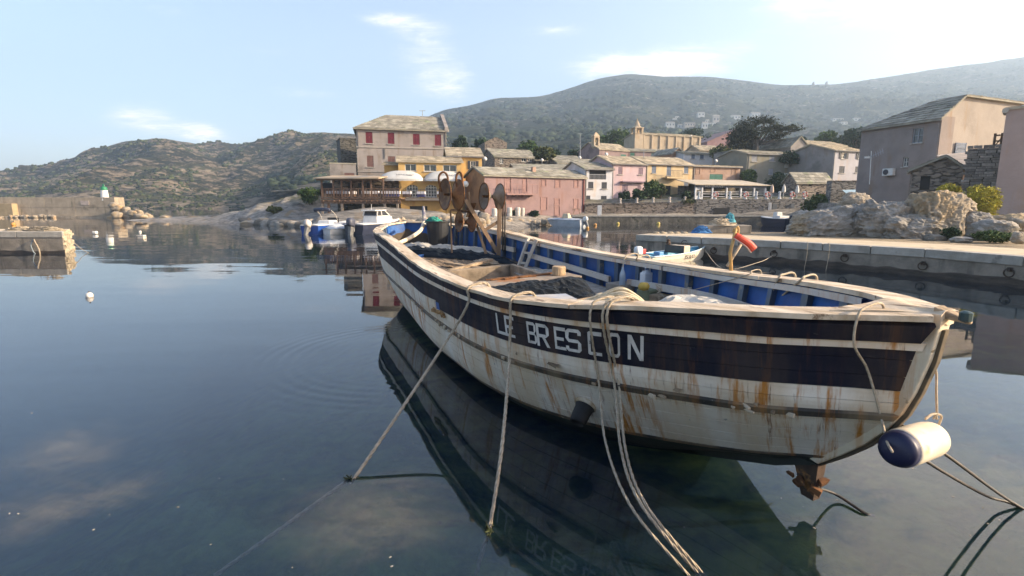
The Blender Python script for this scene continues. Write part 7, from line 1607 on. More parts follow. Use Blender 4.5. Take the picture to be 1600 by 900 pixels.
# boulders at the end of the breakwater
g = random.Random(12)
for i, f in enumerate(sorted(g.random() for _ in range(22))):
    px = 172 + 62*f; top = 314 + 24*max(0, f)**.9; py = g.uniform(top, 344); w = g.uniform(6, 11); hh = g.uniform(7, 11)
    rk(px - w, py - hh/2, px + w, py + hh/2, 93.5 + g.uniform(-.8, 1.5) - (py - 311)*.03, 'pale boulder heaped at the breakwater end, ' + nth(i) + ' from the left', 50 + i, RKS, sub=3, group='boulders at the breakwater end', power=2.6, rough=.34, sfreq=3, samp=.16, sink=.5)
for i in range(14):
    px = 2 + i*6.2 + g.uniform(-2, 2); rk(px - g.uniform(2, 6), 334 + g.uniform(0, 4), px + g.uniform(3, 7), 341, 93.2 + g.uniform(-.8, .5), 'small stone along the foot of the breakwater, ' + nth(i) + ' from the left', 80 + i, RKS, sub=3, group='stones at the breakwater foot', power=2.5, rough=.35)
for i, (px, py0, w, hh, mm) in enumerate(((231, 338, 12, 9, RKS), (246, 341, 14, 8, RKS), (257, 336, 9, 8, RKS), (272, 342, 15, 8, RKD), (288, 340, 12, 9, RKD), (303, 337, 17, 10, RKD), (317, 341, 12, 9, RKD), (338, 335, 14, 12, RKD), (331, 342, 9, 7, RKD), (352, 341, 14, 9, RKD), (368, 338, 14, 10, RKD), (218, 334, 10, 6, RKS))):
    rk(px - w, py0, px + w, py0 + hh, 80 - i*.4, ('pale' if mm is RKS else 'dark') + ' low rock awash off the breakwater, ' + nth(sorted([231, 246, 257, 272, 288, 303, 317, 338, 331, 352, 368, 218]).index(px)) + ' from the left', 100 + i, mm, sub=3, group='pale rocks awash' if mm is RKS else 'dark rocks awash', power=3.5, sink=.4)
# shore rocks in front of the restaurant and the warehouse
for i in range(34):
    px = 380 + 250*(i + g.random()*.8)/34; Y = np.interp(px, [380, 470, 520, 640], [63, 57, 53, 52]); w = g.uniform(9, 18); hh = g.uniform(6, 13); yb = 450 + 0; base = at(px, 350, Y); yw = 318 + 2.5/Y*830 - 1
    rk(px - w, yw - hh, px + w, yw + 2, Y + g.uniform(0, 2), 'grey schist rock on the shore below the terrace, ' + nth(i) + ' from the left', 140 + i, RK if i % 3 else RKD, sub=3, group='shore rocks below the terrace', sink=.3, lean=g.uniform(-.4, .4), sfreq=4, samp=.14)
for i in range(38):
    px = 598 + 165*(i + g.random()*.8)/38; Y = 54 + g.uniform(-1, 4); w = g.uniform(5, 12); hh = g.uniform(5, 10); yw = 318 + 2.5/Y*830 - g.uniform(2, 12)
    rk(px - w, yw - hh - 3, px + w, yw + 2, Y, 'sandy boulder on the shore behind the stern, ' + nth(i) + ' from the left', 200 + i, RKS, sub=3, group='sandy boulders behind the stern', sink=.3, rough=.3, samp=.16)
for i in range(26):
    px = 752 + 108*(i + g.random()*.8)/26; Y = 58.2 + (px - 752)/108*3.2 + g.uniform(-.8, 1.5); w = g.uniform(5, 10); hh = g.uniform(5, 9); yw = 318 + 2.5/Y*830 - g.uniform(0, 5)
    rk(px - w, yw - hh, px + w, yw + 2, Y, 'ochre stone on the bank below the warehouse, ' + nth(i) + ' from the left', 240 + i, RKS if i % 4 else RKD, sub=3, group='ochre stones below the warehouse', sink=.3)
# barrels and clutter at the foot of the warehouse
bl_ = mat('barrel_white', (.60, .56, .50), (.46, .42, .37), 3, .7)
for px, w, hh, lab in ((772.5, .62, .95, 'pale plastic barrel left of the balcony foot'), (796, .6, 1.05, 'pale plastic barrel under the warehouse balcony'), (809, .62, 1.05, 'white plastic barrel right of the balcony barrel'), (817, .4, 1.0, 'narrow white drum at the warehouse wall')):
    p = at(px, 338, 61.3 + (px - 757)/157*6 - .9); p.z = 1.0; tag(MB().lathe([(w*.45, 0), (w*.5, .08), (w*.5, hh*.45), (w*.53, hh*.5), (w*.5, hh*.55), (w*.5, hh*.92), (w*.40, hh), (0.02, hh)], p, 14).build('barrel', bl_, smooth=False), lab, 'barrel', 'barrels at the warehouse wall')
p = at(744, 336, 60); p.z = 1.0; net_heap('net_bag', 'heap of white netting beside the orange gable', p, .9, .6, .8, mat('white_net', (.56, .54, .52), (.38, .37, .36), 6, .9), 30, .03, 5)
p = at(751, 338, 59.2); p.z = 1.0; tag(MB().lathe([(.30, 0), (.34, .1), (.32, .5), (.22, .6), (.02, .62)], p, 12).build('dark_bin', SH_DRK), 'small dark bin beside the white netting heap', 'bin')
p = at(901, 334, 65.8); p.z = 1.05; tb = thing('work_table', 'pale trestle table at the right end of the warehouse', 'table', p); 
MB().box(p + Vector((0, 0, .78)), (1.1, .7, .07)).build('table_top', OLDW, tb)
for sx in (-1, 1): MB().bar(p + Vector((sx*.45, 0, 0)), p + Vector((sx*.25, 0, .76)), .07).build('leg', OLDW, tb)
p = at(936.5, 332, 65.9); p.z = 1.05; tag(MB().box(p + Vector((0, 0, .6)), (.50, .35, 1.25)).build('quay_pillar', POW, bevel=.02), 'squat white pillar standing on the far quay edge', 'pillar')
# ---- light at the end of the breakwater
lc = at(164, 309.5, 95.6); lc.z += .05; LT = thing('harbour_light', 'white harbour light with a green top at the breakwater end', 'lighthouse', lc)
lw = mat('light_white', (.74, .72, .68), (.62, .60, .56), 2, .6); lg = mat('light_green', (.012, .23, .10), (.01, .18, .08), 3, .5)
MB().lathe([(.64, -.5), (.62, 0), (.52, 1.30), (.48, 1.34)], lc, 20).build('tower', lw, LT, smooth=False)
MB().lathe([(.52, 1.345), (.52, 1.5), (.46, 1.86), (.32, 1.92), (.28, 1.95)], lc, 20).build('green_top', lg, LT)
MB().lathe([(.18, 1.955), (.18, 2.32), (.12, 2.42), (.0, 2.46)], lc, 12).build('lantern', mat('lantern_green', (.02, .16, .09), None, 3, .25), LT)
MB().tube([lc + Vector((.2, 0, 1.68)), lc + Vector((.2, 0, 2.4))], .02, 5).build('lightning_rod', GREYF, LT)
# ---- buoys
bw_ = mat('buoy_white', (.70, .67, .62), (.5, .46, .4), 3, .5); bo_ = mat('buoy_orange', (.55, .27, .07), (.4, .2, .06), 3, .6); by_ = mat('buoy_yellow', (.60, .45, .12), (.5, .36, .1), 3, .6)
def buoy(px, py, d, m, label):
    p = on(px, py + d*.3, 0); r = d/2/820*p.y*1.03; t_ = thing('mooring_buoy', label, 'buoy', p); prof_ = [(0, -r*.5)] + [(r*math.sin(a), r*.42 - r*math.cos(a)) for a in np.linspace(.35, PI - .12, 9)] + [(0, r*1.42)]
    MB().lathe(prof_, p, 16).build('ball', m, t_, smooth=True); b_ = MB(); b_.tube(smooth_path([p + Vector((-.12*r, 0, r*1.4)), p + Vector((-.1*r, 0, r*1.75)), p + Vector((.1*r, 0, r*1.75)), p + Vector((.12*r, 0, r*1.4))], 4), r*.08, 5); b_.build('ring', mat('ring_dark', (.12, .08, .06), None, 4, .7), t_)
for a in ((140, 461, 10.5, bw_, 'white ball buoy floating nearest on the left'), (219, 362, 4, bw_, 'tiny white buoy far out in front of the rocks'), (21, 350, 6, bo_, 'orange buoy below the ochre breakwater block'), (930, 351, 5, bo_, 'small orange buoy at the foot of the far quay'), (916, 351, 4, bw_, 'small white buoy left of the orange one at the quay'), (965.5, 349, 5, by_, 'small pale yellow buoy near the quay pillar'), (1028.5, 349, 5.5, by_, 'pale yellow buoy further along the quay'), (918, 356, 5, bo_, 'orange buoy beside the covered boat')): buoy(*a)
p = on(149, 366, 0); tag(MB().box(p + Vector((0, 0, .14)), (.32, .28, .24)).build('raft_box', bw_, bevel=.06), 'white floating box in front of the breakwater', 'float')
p = on(222, 372, 0); FT = thing('raft', 'flat pale raft floating off the breakwater rocks', 'float', p); MB().box(p + Vector((0, 0, .06)), (.42, .34, .12)).build('deck', mat('raft_pale', (.56, .50, .42), None, 3, .8), FT); MB().box(p + Vector((0, -.05, .19)), (.5, .3, .07)).build('hatch', bw_, FT)

# ---- small boats
def boat_hull(root, L, B, F, mats, sheer=.22, deck=False, mi_in=None, floor=.12, draft=.14, topband=None):
    """a planing hull: bow at +x, transom at -x; parts hull, rim, inside"""
    n = 22; xs = np.linspace(-L/2, L/2, n); half, sh, ke = [], [], []
    for x in xs:
        u = (x + L/2)/L; half.append(B/2*(1 - max(0, (u - .35)/.65)**2.4)*(.92 + .08*min(1, u*4))); sh.append(F*(1 + sheer*1.6*max(0, u - .25)**1.7 + .0)); ke.append(-draft + (F + draft*1.2)*.82*max(0, (u - .70)/.30)**2.6)
    def row(k, inner=0):
        h_, s_, z = half[k] - inner*.06, sh[k], ke[k]; h_ = max(h_, .012); c = max(z + .05, -draft*.1 + (z + draft)*.8)
        if not inner: return [(xs[k], y*h_, zz) for y, zz in ((-1, s_), (-.97, s_*.55 + c*.45), (-.86, c), (0, z), (.86, c), (.97, s_*.55 + c*.45), (1, s_))]
        f_ = max(floor, z + .06); return [(xs[k] - (.03 if k == n - 1 else 0), y*h_, zz) for y, zz in ((-1, s_ - .002), (-.95, (s_ + f_)/2), (-.85, min(f_, s_ - .03)), (0, min(f_, s_ - .03)), (.85, min(f_, s_ - .03)), (.95, (s_ + f_)/2), (1, s_ - .002))]
    b_ = MB(); rows = [row(k) for k in range(n)]; b_.grid(rows); b_.f = [f[::-1] for f in b_.f]; b_.add(rows[0], [(0, 1, 2, 3, 4, 5, 6)]); b_.build('hull', mats[0], root, local=True, smooth=False)
    b_ = MB()
    if deck: rows2 = [[(xs[k], y*half[k]*.97, sh[k] - .005 + (.10*(1 - y*y) if deck == 'camber' else .02*(1 - y*y))) for y in np.linspace(-1, 1, 7)] for k in range(n)]
    else: rows2 = [row(k, 1) for k in range(n)]
    b_.grid(rows2); 
    if not deck: b_.add(rows2[0], [(6, 5, 4, 3, 2, 1, 0)])
    b_.build('deck' if deck else 'inside', mats[1], root, local=True)
    for s in (-1, 1):
        b_ = MB(); b_.tube([(xs[k], s*half[k]*1.0, sh[k]) for k in range(n)], .035, 6); b_.build('rim', mats[2], root, local=True, smooth=True)
    b_ = MB(); b_.bar((-L/2, -half[0], sh[0]), (-L/2, half[0], sh[0]), .07, .06); b_.build('transom_cap', mats[2], root, local=True)
    return xs, half, sh
def outboard(root, x, z, cm, s=1.0, y=0.0, tilt=.0):
    def T(p): return (x + (p[0]*math.cos(tilt) - p[2]*math.sin(tilt))*s, y + p[1]*s, z + (p[2]*math.cos(tilt) + p[0]*math.sin(tilt))*s)
    b_ = MB(); rows = []
    for zz, lx, ly, ox in ((0, .22, .15, -.12), (.10, .27, .18, -.14), (.30, .27, .18, -.16), (.42, .22, .15, -.15), (.46, .12, .08, -.14)): rows.append([T((ox + lx*math.copysign(abs(math.cos(a))**.6, math.cos(a)), ly*math.copysign(abs(math.sin(a))**.6, math.sin(a)), zz)) for a in np.linspace(0, 2*PI, 14, endpoint=False)])
    b_.grid(rows, closed=True); b_.f += [tuple(range(13, -1, -1)), tuple(4*14 + k for k in range(14))]; b_.m += [0, 0]; c = b_.build('outboard_cowl', cm, root, local=True, smooth=True)
    b_ = MB(); b_.hexa([T(p) for p in ((-.22, -.06, -.75), (.02, -.06, -.75), (.02, .06, -.75), (-.22, .06, -.75), (-.24, -.10, .0), (.06, -.10, .0), (.06, .10, .0), (-.24, .10, .0))]); b_.hexa([T(p) for p in ((0, -.12, -.25), (.12, -.12, -.25), (.12, .12, -.25), (0, .12, -.25), (0, -.12, .05), (.12, -.12, .05), (.12, .12, .05), (0, .12, .05))])
    b_.build('outboard_leg', MATS.get('engine_grey') or mat('engine_grey', (.20, .20, .20), (.12, .12, .12), 5, .6), root, local=True)
BW1 = mat('gel_white', (.70, .68, .64), (.60, .57, .53), 2, .4); BCR = mat('gel_cream', (.66, .60, .50), (.54, .48, .39), 2, .45, spots=(.42, .34, .24), spot_scale=2); BBL = mat('gel_blue', (.012, .07, .30), (.01, .05, .22), 2, .4); BNV = mat('gel_navy', (.022, .028, .055), (.018, .022, .04), 2, .4)
BTQ = mat('deck_turquoise', (.06, .30, .44), (.04, .22, .36), 3, .6); BGR = mat('cover_grey', (.44, .47, .50), (.34, .37, .41), 2, .8, .01); WIN = mat('cabin_window', (.05, .05, .055), (.03, .03, .035), 3, .12)
# dinghy with turquoise inside by the pier
s0, s1 = on(1004, 413, 0), on(1098, 402.5, 0); c = (s0 + s1)/2; rz = math.atan2(s1.y - s0.y, s1.x - s0.x)
DG = thing('dinghy', 'cream motor dinghy with turquoise inside moored at the concrete pier', 'dinghy', (c.x, c.y, 0), rz); LD_ = (s1 - s0).length + .35
xs, hf, sh = boat_hull(DG, LD_, 1.35, .36, (BCR, BTQ, mat('rim_pale', (.50, .60, .60), (.42, .5, .5), 3, .6)), .55)
outboard(DG, -LD_/2 - .02, .42, BW1, .75)
MB().box((-.05, 0, .52), (.06, .95, .34)).build('windscreen', WIN, DG, local=True); MB().box((.25, -.05, .52), (.46, .8, .32)).build('console', mat('console_buff', (.56, .47, .36), (.46, .38, .3), 3, .7), DG, local=True, bevel=.03)
MB().box((-LD_*.30, 0, .36), (.3, 1.1, .05)).box((LD_*.24, 0, .40), (.26, .8, .05)).build('thwart', BTQ, DG, local=True)
b_ = MB(); b_.tube([(.62 + .02*math.sin(a), .17*math.cos(a) - .05, .72 + .16*math.sin(a)) for a in np.linspace(0, 2*PI, 17)], .018, 6); b_.bar((.48, -.05, .60), (.62, -.05, .72), .03); b_.build('steering_wheel', SH_DRK, DG, local=True)
MB().box((-LD_*.40, .30, .50), (.28, .26, .22)).build('fuel_tank', mat('tank_red', (.40, .03, .03), None, 3, .5), DG, local=True, bevel=.03); MB().box((-LD_*.34, -.35, .42), (.3, .3, .2)).build('cooler', mat('cooler_blue', (.10, .30, .55), None, 3, .6), DG, local=True, bevel=.03)
MB().lathe([(.09, 0), (.10, .08), (.06, .16), (.09, .2), (.02, .26)], (-.10, .28, .70), 10).build('engine_knob', mat('knob_brown', (.09, .05, .03), None, 4, .8), DG, local=True)
text_mesh('lettering', 'IS 5L02', .24, parent_matrix(DG) @ Matrix.Translation((.15, -.680, .22)) @ Matrix.Rotation(PI/2, 4, 'X'), mat('ink_dark', (.04, .035, .035), None, 4, .7), DG, .006)
rope('mooring_line', 'pale mooring line from the dinghy bow to the pier wall', 'rope', [Vector((s1.x, s1.y, .45)), at(1130, 420, 20.4), at(1185, 410, 20.6), at(1208, 399, 21.9)], .014)
rope('chain_line', 'rusty chain hanging from the dinghy bow', 'chain', [Vector((s1.x + .05, s1.y, .46)), Vector((s1.x + .10, s1.y - .1, .1)), Vector((s1.x + .2, s1.y - .15, -.05))], .02, RUST)
# blue speedboat, grey covered tender and the cabin boat by the shore
def placed(name, label, px0, py0, px1, py1, cat='boat', ext=0.0):
    a, c = on(px0, py0, 0), on(px1, py1, 0); m = (a + c)/2; return thing(name, label, cat, (m.x, m.y, 0), math.atan2(c.y - a.y, c.x - a.x)), (c - a).length + ext
SB, L = placed('speedboat', 'blue and white speedboat with a folded navy bimini by the shore', 484, 366, 548, 360)
boat_hull(SB, L, 1.8, .72, (BBL, BW1, BW1), .25, deck='camber'); outboard(SB, -L/2 - .15, .55, mat('cowl_grey', (.50, .46, .42), (.40, .37, .34), 3, .5), 1.25, tilt=-.45)
MB().box((-.5, 0, .92), (1.4, 1.2, .3), taper=.85).build('cockpit', BW1, SB, local=True, bevel=.05); MB().box((.35, 0, 1.06), (.05, 1.1, .42)).build('windscreen', WIN, SB, local=True)
b_ = MB()
for y in (-.75, .75): b_.tube(smooth_path([(-.1, y, .8), (-.4, y, 1.5), (-1.1, y*.95, 1.95)], 5), .03, 6)
b_.tube([(-1.1, -.72, 1.95), (-1.1, .72, 1.95)], .03, 6); b_.build('bimini_frame', mat('frame_pale', (.56, .50, .42), None, 3, .4), SB, local=True)
MB().tube([(-1.25, -.75, 1.95), (-1.2, 0, 2.0), (-1.25, .75, 1.95)], .16, 9).build('folded_bimini', BNV, SB, local=True, smooth=True)
TD, L = placed('tender', 'small boat under a light grey cover between two motorboats', 513, 366, 541, 364.5, ext=.3)
boat_hull(TD, L, 1.1, .40, (BW1, BGR, BW1), .2, deck='camber'); rows = [[(x, y, .42 + .42*(1 - (y/.62)**2)*(1 - (x/L*1.9)**2 if abs(x/L*1.9) < 1 else 0) + .02*math.sin(9*x + 5*y)) for y in np.linspace(-.6, .6, 11)] for x in np.linspace(-L/2, L/2, 15)]
MB().grid(rows).build('boat_cover', BGR, TD, local=True, smooth=True)
CB, L = placed('cabin_boat', 'white cabin motorboat with navy hull and roof by the shore', 556, 366, 622, 360, ext=.5)
boat_hull(CB, L, 2.0, .80, (BNV, BW1, BW1), .3, deck='camber'); outboard(CB, -L/2 - .2, .62, mat('cowl_dark', (.06, .065, .09), (.05, .05, .07), 3, .45), 1.5, tilt=-.2)
MB().box((-.1, 0, 1.15), (2.3, 1.5, .65), taper=.9).build('cabin', BW1, CB, local=True, bevel=.06)
b_ = MB(); b_.hexa([(-1.15, -.68, 1.48), (.75, -.68, 1.48), (.75, .68, 1.48), (-1.15, .68, 1.48), (-1.0, -.62, 1.85), (.15, -.6, 1.85), (.15, .6, 1.85), (-1.0, .62, 1.85)]); b_.build('wheelhouse_glass', WIN, CB, local=True)
b_ = MB()
for s in (-1, 1):
    for x0, x1 in ((-1.15, -1.0), (-.45, -.45), (.75, .15)): b_.bar((x0, s*.70, 1.46), (x1, s*.64, 1.86), .09, .07)
b_.build('window_post', BW1, CB, local=True)
MB().box((-.55, 0, 1.91), (1.7, 1.45, .10)).build('roof', BW1, CB, local=True, bevel=.03); MB().box((.25, 0, 1.87), (.7, 1.3, .12)).build('roof_awning', BNV, CB, local=True, bevel=.04); MB().tube([(-.9, 0, 1.95), (-.9, 0, 2.45)], .02, 5).build('aerial', BW1, CB, local=True)
MB().box((1.5, 0, 1.12), (.55, .9, .5), taper=.8).build('bow_locker', BW1, CB, local=True, bevel=.05)
MB().box((.9, -.2, 1.20), (.5, .8, .30), taper=.9).build('console', BNV, CB, local=True, bevel=.04)
for x in (-1.0, .6): MB().lathe([(.03, -.28), (.09, -.22), (.09, .22), (.03, .28)], (x, -1.06, .42), 10).build('fender', BW1, CB, local=True, smooth=True)
# grey covered boat below the warehouse, dark boat at the far quay
GB, L = placed('covered_boat', 'long pale grey boat with a loose cover below the warehouse', 912, 354.5, 856, 352.5)
boat_hull(GB, L, 1.6, .72, (BGR, BGR, BGR), .12, deck='camber'); rows = [[(x, y*.80, .74 + .18*(1 - y*y)*(1 - (2*x/L)**4) + .05*float(fbm(np.array([x*2.2, y*2, 3.0]), 3, 4))) for y in np.linspace(-1, 1, 11)] for x in np.linspace(-L/2, L*.42, 24)]
MB().grid(rows).build('boat_cover', BGR, GB, local=True, smooth=True); MB().box((-.15, 0, 1.15), (1.0, .7, .55), taper=.6).build('seat_console', mat('console_sand', (.60, .48, .32), None, 3, .7), GB, local=True, bevel=.06); outboard(GB, -L/2 - .15, .55, BW1, 1.1, tilt=-.4)
DB, L = placed('dark_motorboat', 'white topped motorboat with a dark hull at the far quay', 1234, 354, 1188, 351.5)
boat_hull(DB, L, 1.7, .85, (BNV, BW1, BW1), .15, deck='camber'); MB().box((-.35, 0, 1.15), (.7, .8, .8), taper=.85).build('console', BW1, DB, local=True, bevel=.05); MB().box((-.9, 0, 1.0), (1.0, 1.3, .3)).build('seat', BW1, DB, local=True, bevel=.05); outboard(DB, -L/2 - .15, .62, SH_DRK, 1.4)
# ---- things on the right pier
blk0, blk1 = at(1097, 366, 28.2), at(1175, 352, 28.2)
PBK = thing('mooring_block', 'low concrete block heaped with ropes on the concrete pier', 'block', ((blk0.x + blk1.x)/2, 28.4, PZ)); MB().box(((blk0.x + blk1.x)/2, 28.7, (blk1.z + PZ)/2 - .02), (blk1.x - blk0.x, 1.0, blk1.z - PZ + .04)).build('block_body', con, PBK, bevel=.05)
net_heap('rope_heap', 'tan heap of old rope on the concrete block', (at(1128, 352, 28.5).x, 28.5, blk1.z - .02), .85, .4, .42, ROPE, 26, .03, 8, 'rope')
net_heap('blue_net', 'bright blue net hanging over the left end of the concrete block', (at(1095, 364, 28.3).x, 28.2, PZ), .6, .4, .38, mat('blue_net', (.05, .20, .42), (.03, .12, .3), 8, .9), 26, .022, 10)
net_heap('turquoise_rope', 'coil of turquoise rope on top of the block', (at(1140, 349, 28.5).x, 28.5, blk1.z + .15), .35, .25, .5, mat('turq_rope', (.10, .38, .44), (.07, .28, .34), 8, .9), 12, .025, 13, 'rope')
for i in range(5):
    p = at(1020 + i*11, 364 - g.uniform(0, 1.5), 28.4); p.z = PZ - .01; rock('stone', 'small pale stone at the left end of the concrete pier, ' + nth(i) + ' from the left', (p.x, p.y - .6, PZ + .02), (.16, .12, .07), 300 + i, RKS, sub=2, group='small stones on the pier', cat='stone')
RI = mat('ring_iron', (.07, .045, .03), (.03, .022, .018), 8, .9)
for px, py, Y, lab in ((1116, 388, 24.6, 'iron mooring ring on the pier wall above the dinghy bow'), (1210, 393, 22.9, 'iron mooring ring on the pier wall behind the red float'), (1321, 399, 21.0, 'iron mooring ring in the middle of the pier wall'), (1443, 411, 18.8, 'dark iron ring beside the outcrop end of the pier wall'), (1579, 421, 16.2, 'big iron mooring ring near the right edge of the pier')):
    k = max(0, min(3, sum(px > q for q in (1220, 1446, 1600)))); r = ray(px, py); A_, B_ = PP[k] + PN[k]*.02, PP[k + 1] + PN[k + 1]*.02; n = Vector((-(B_ - A_).y, (B_ - A_).x, 0)); s_ = A_.dot(n)/(r.x*n.x + r.y*n.y); p = Vector((r.x*s_, r.y*s_, H + r.z*s_)); nn = n.normalized()*-1
    t_ = thing('mooring_ring', lab, 'ring', p, 0, 'mooring rings on the pier wall'); u = Vector((nn.y, -nn.x, 0)); c0 = p + nn*.06
    b_ = MB(); b_.tube([c0 + u*(.13*math.cos(a)) + Vector((0, 0, .13*math.sin(a) - .10)) for a in np.linspace(0, 2*PI, 17)], .022, 6); b_.build('ring', RI, t_, smooth=True); MB().box(p + nn*.03, (.10, .10, .12)).build('bracket', RI, t_)
for px, lab in ((1262, 'thin line hanging down the pier wall, left one'), (1296, 'thin line hanging down the pier wall, right one')):
    p = on(px, 378 + (px - 1220)*.05, PZ + .03); d = Vector((-.3, -.6, 0)).normalized(); rope('hanging_line', lab, 'rope', [p - d*.6, p + d*.06, p + d*.09 + Vector((0, 0, -.5)), p + d*.08 + Vector((-.05, 0, -1.0))], .010)
# ---- nets on the left jetty and its rope
for i, (px, w, lab) in enumerate(((40, 1.0, 'flat brown net heap on the left part of the jetty'), (66, .9, 'darker net heap in the middle of the jetty end'), (84, .8, 'coiled net beside the jetty end'))):
    p = at(px, 361, 27.5); net_heap('net_heap', lab, (p.x, 27.3, 1.1), w, .5, .22, mat('net_brown_%d' % i, ((.36, .30, .22), (.20, .17, .13), (.30, .25, .18))[i], None, 8, .95), 22, .025, 30 + i)
p = at(53, 374, lp1.y - .03); rope('hanging_rope', 'rusty rope hanging from the jetty wall', 'rope', [p, p + Vector((.1, -.08, -.1)), p + Vector((.22, -.05, -.5)), p + Vector((.25, -.05, -.95)), p + Vector((.3, -.1, -1.15))], .035, RKW)
rope('hanging_rope', 'blue grey rope end hanging from the jetty wall', 'rope', [p + Vector((-.05, 0, -.02)), p + Vector((-.12, -.08, -.3)), p + Vector((-.06, -.06, -.62)), p + Vector((.02, -.06, -.72))], .028, mat('rope_bluegrey', (.20, .24, .27), None, 8, .9))
p = at(109, 372, lp1.y + .3); rope('jetty_line', 'thin pale line from the jetty end into the water', 'rope', [p, p + Vector((.45, 0, -.5)), p + Vector((.9, 0, -.78)), p + Vector((1.1, 0, -.9))], .013)
# ---- plants
def leaf_mass(V0, N, size, gg, flat=.0):
    n = len(V0); a = gg.normal(size=(n, 3)); a /= np.linalg.norm(a, axis=1)[:, None]; b_ = np.cross(a, gg.normal(size=(n, 3))); b_ /= np.linalg.norm(b_, axis=1)[:, None]
    if flat: a[:, 2] *= 1 - flat; b_[:, 2] *= 1 - flat
    s = size*(.5 + gg.random((n, 1))); P = np.stack([V0 - a*s, V0 + b_*s*.55, V0 + a*s, V0 - b_*s*.55], 1); return P.reshape(-1, 3), (np.arange(n)[:, None]*4 + np.arange(4)).astype(np.int32), np.repeat(.55 + .8*gg.random(n), 4)
def plant(name, label, cat, px0, py0, px1, py1, Y, m, n=1800, size=.14, seed=1, clumps=26, trunk=True, dep=.8, group=None, thin=.5):
    gg = np.random.default_rng(seed); a, c = at(px0, py1, Y), at(px1, py0, Y); w, h_ = abs(c.x - a.x)/2, c.z - a.z; ctr = np.array([(a.x + c.x)/2, Y, a.z])
    root = thing(name, label, cat, ctr, 0, group); u = gg.normal(size=(clumps, 3)); u /= np.linalg.norm(u, axis=1)[:, None]; rr = gg.random((clumps, 1))**.4
    C_ = u*rr*np.array([w*.80, w*dep*.8, h_*.42]) + np.array([0, 0, h_*.54]); cs = (.22 + .26*gg.random(clumps))
    k = gg.integers(0, clumps, n); o = gg.normal(size=(n, 3)); o /= np.linalg.norm(o, axis=1)[:, None]
    V0 = C_[k] + o*(gg.random((n, 1))**.45)*cs[k][:, None]*np.array([w, w*dep, h_*.62]); V0[:, 2] = np.maximum(V0[:, 2], .02*h_)
    P, F, T_ = leaf_mass(V0 + ctr, n, size, gg); T_ = T_*np.repeat(.75 + .5*cs[k]/.35*.5, 4)
    np_mesh('crown' if trunk else 'foliage', P, F, m, root, attr=T_)
    if trunk:
        b_ = MB(); base = Vector(ctr) - Vector((0, 0, .4))
        for i in range(min(7, clumps)): t_ = Vector(C_[i] + ctr); b_.tube(smooth_path([base + Vector((random.uniform(-.1, .1), 0, 0)), base.lerp(t_, .45) + Vector((0, 0, .1*h_)), t_], 4), [.05*h_*.5]*4 + [.03*h_*.5]*4 + [.012*h_], 5)
        b_.build('trunk' if cat == 'tree' else 'stem', mat('bark', (.12, .09, .065), (.07, .055, .04), 5, .95), root)
    return root
G1 = mat('leaf_green', (.075, .12, .032), (.042, .075, .022), 2, .8, tint=True, spec=.2); G2 = mat('leaf_dark', (.035, .065, .028), (.02, .042, .02), 2, .8, tint=True, spec=.2); G3 = mat('leaf_olive', (.10, .11, .040), (.06, .07, .028), 2, .8, tint=True, spec=.2); G4 = mat('leaf_lime', (.17, .20, .03), (.10, .13, .02), 2, .8, tint=True, spec=.2); G5 = mat('leaf_broom', (.42, .36, .05), (.26, .24, .045), 2, .85, tint=True, spec=.2)
plant('shrub', 'dark green shrub at the left below the rose house', 'shrub', 965, 299, 986, 315, 69.2, G2, 1500, .14, 1)
plant('shrub', 'wide dark green shrub in front of the rose house door', 'shrub', 985, 297, 1014, 315, 69.4, G2, 2200, .15, 2)
plant('tree', 'tall loose garden tree in front of the cream house', 'tree', 1004, 279, 1038, 313, 70.4, G1, 2600, .16, 3, 22)
plant('shrub', 'grey green bush right of the tall garden tree', 'shrub', 1022, 288, 1042, 308, 70.2, G3, 1300, .14, 4)
plant('shrub', 'dark round topped shrub beside the pavilion door', 'shrub', 1064, 300, 1084, 312, 69.6, G2, 1100, .14, 5)
plant('shrub', 'low grass clump on the end of the rubble wall', 'shrub', 1064, 312, 1088, 320, 68.5, G3, 700, .12, 6, trunk=False)
plant('tree', 'light green tree behind the small white house', 'tree', 1111, 229, 1152, 256, 92, G3, 3000, .26, 7, 30)
plant('shrub', 'rounded green bush right of the salmon house', 'shrub', 1155, 266, 1185, 290, 78.5, G1, 2400, .18, 8)
plant('shrub', 'big dark rounded bush behind the closed parasols', 'shrub', 1195, 272, 1240, 312, 76, G2, 4200, .2, 9, 34)
plant('shrub', 'dark ivy bush climbing beside the olive grey house', 'shrub', 1212, 238, 1258, 256, 82, G2, 2200, .18, 10)
plant('hedge', 'thick hedge with a sunlit yellow green top by the basin', 'hedge', 1252, 307, 1303, 344, 62.8, G1, 4200, .17, 11, 40, dep=.35)
plant('hedge', 'bright lime topped hedge behind the thick hedge', 'hedge', 1270, 305, 1300, 318, 63.6, G4, 1500, .15, 12)
plant('palm_bush', 'spiky yellow green bush between stone house and slab roof', 'bush', 830, 231, 865, 250, 90, G3, 2600, .30, 13, 24)
plant('broom_bush', 'bright yellow green broom bush on the right of the outcrop', 'bush', 1492, 294, 1568, 346, 28, G5, 17000, .05, 14, 46)
plant('broom_bush', 'smaller ochre broom bush behind the tall rock block', 'bush', 1462, 289, 1502, 312, 30, G5, 6000, .055, 15, 30)
plant('shrub', 'dark weeds at the foot of the outcrop under the tall block', 'weeds', 1470, 356, 1500, 376, 22.4, G2, 1200, .05, 16, trunk=False)
plant('shrub', 'green weeds along the foot of the right rocks', 'weeds', 1518, 362, 1590, 378, 21.2, G1, 2600, .05, 17, 30, trunk=False)
plant('shrub', 'dark weeds at the foot of the warehouse left part', 'weeds', 800, 325, 816, 338, 63, G3, 900, .10, 18, trunk=False)
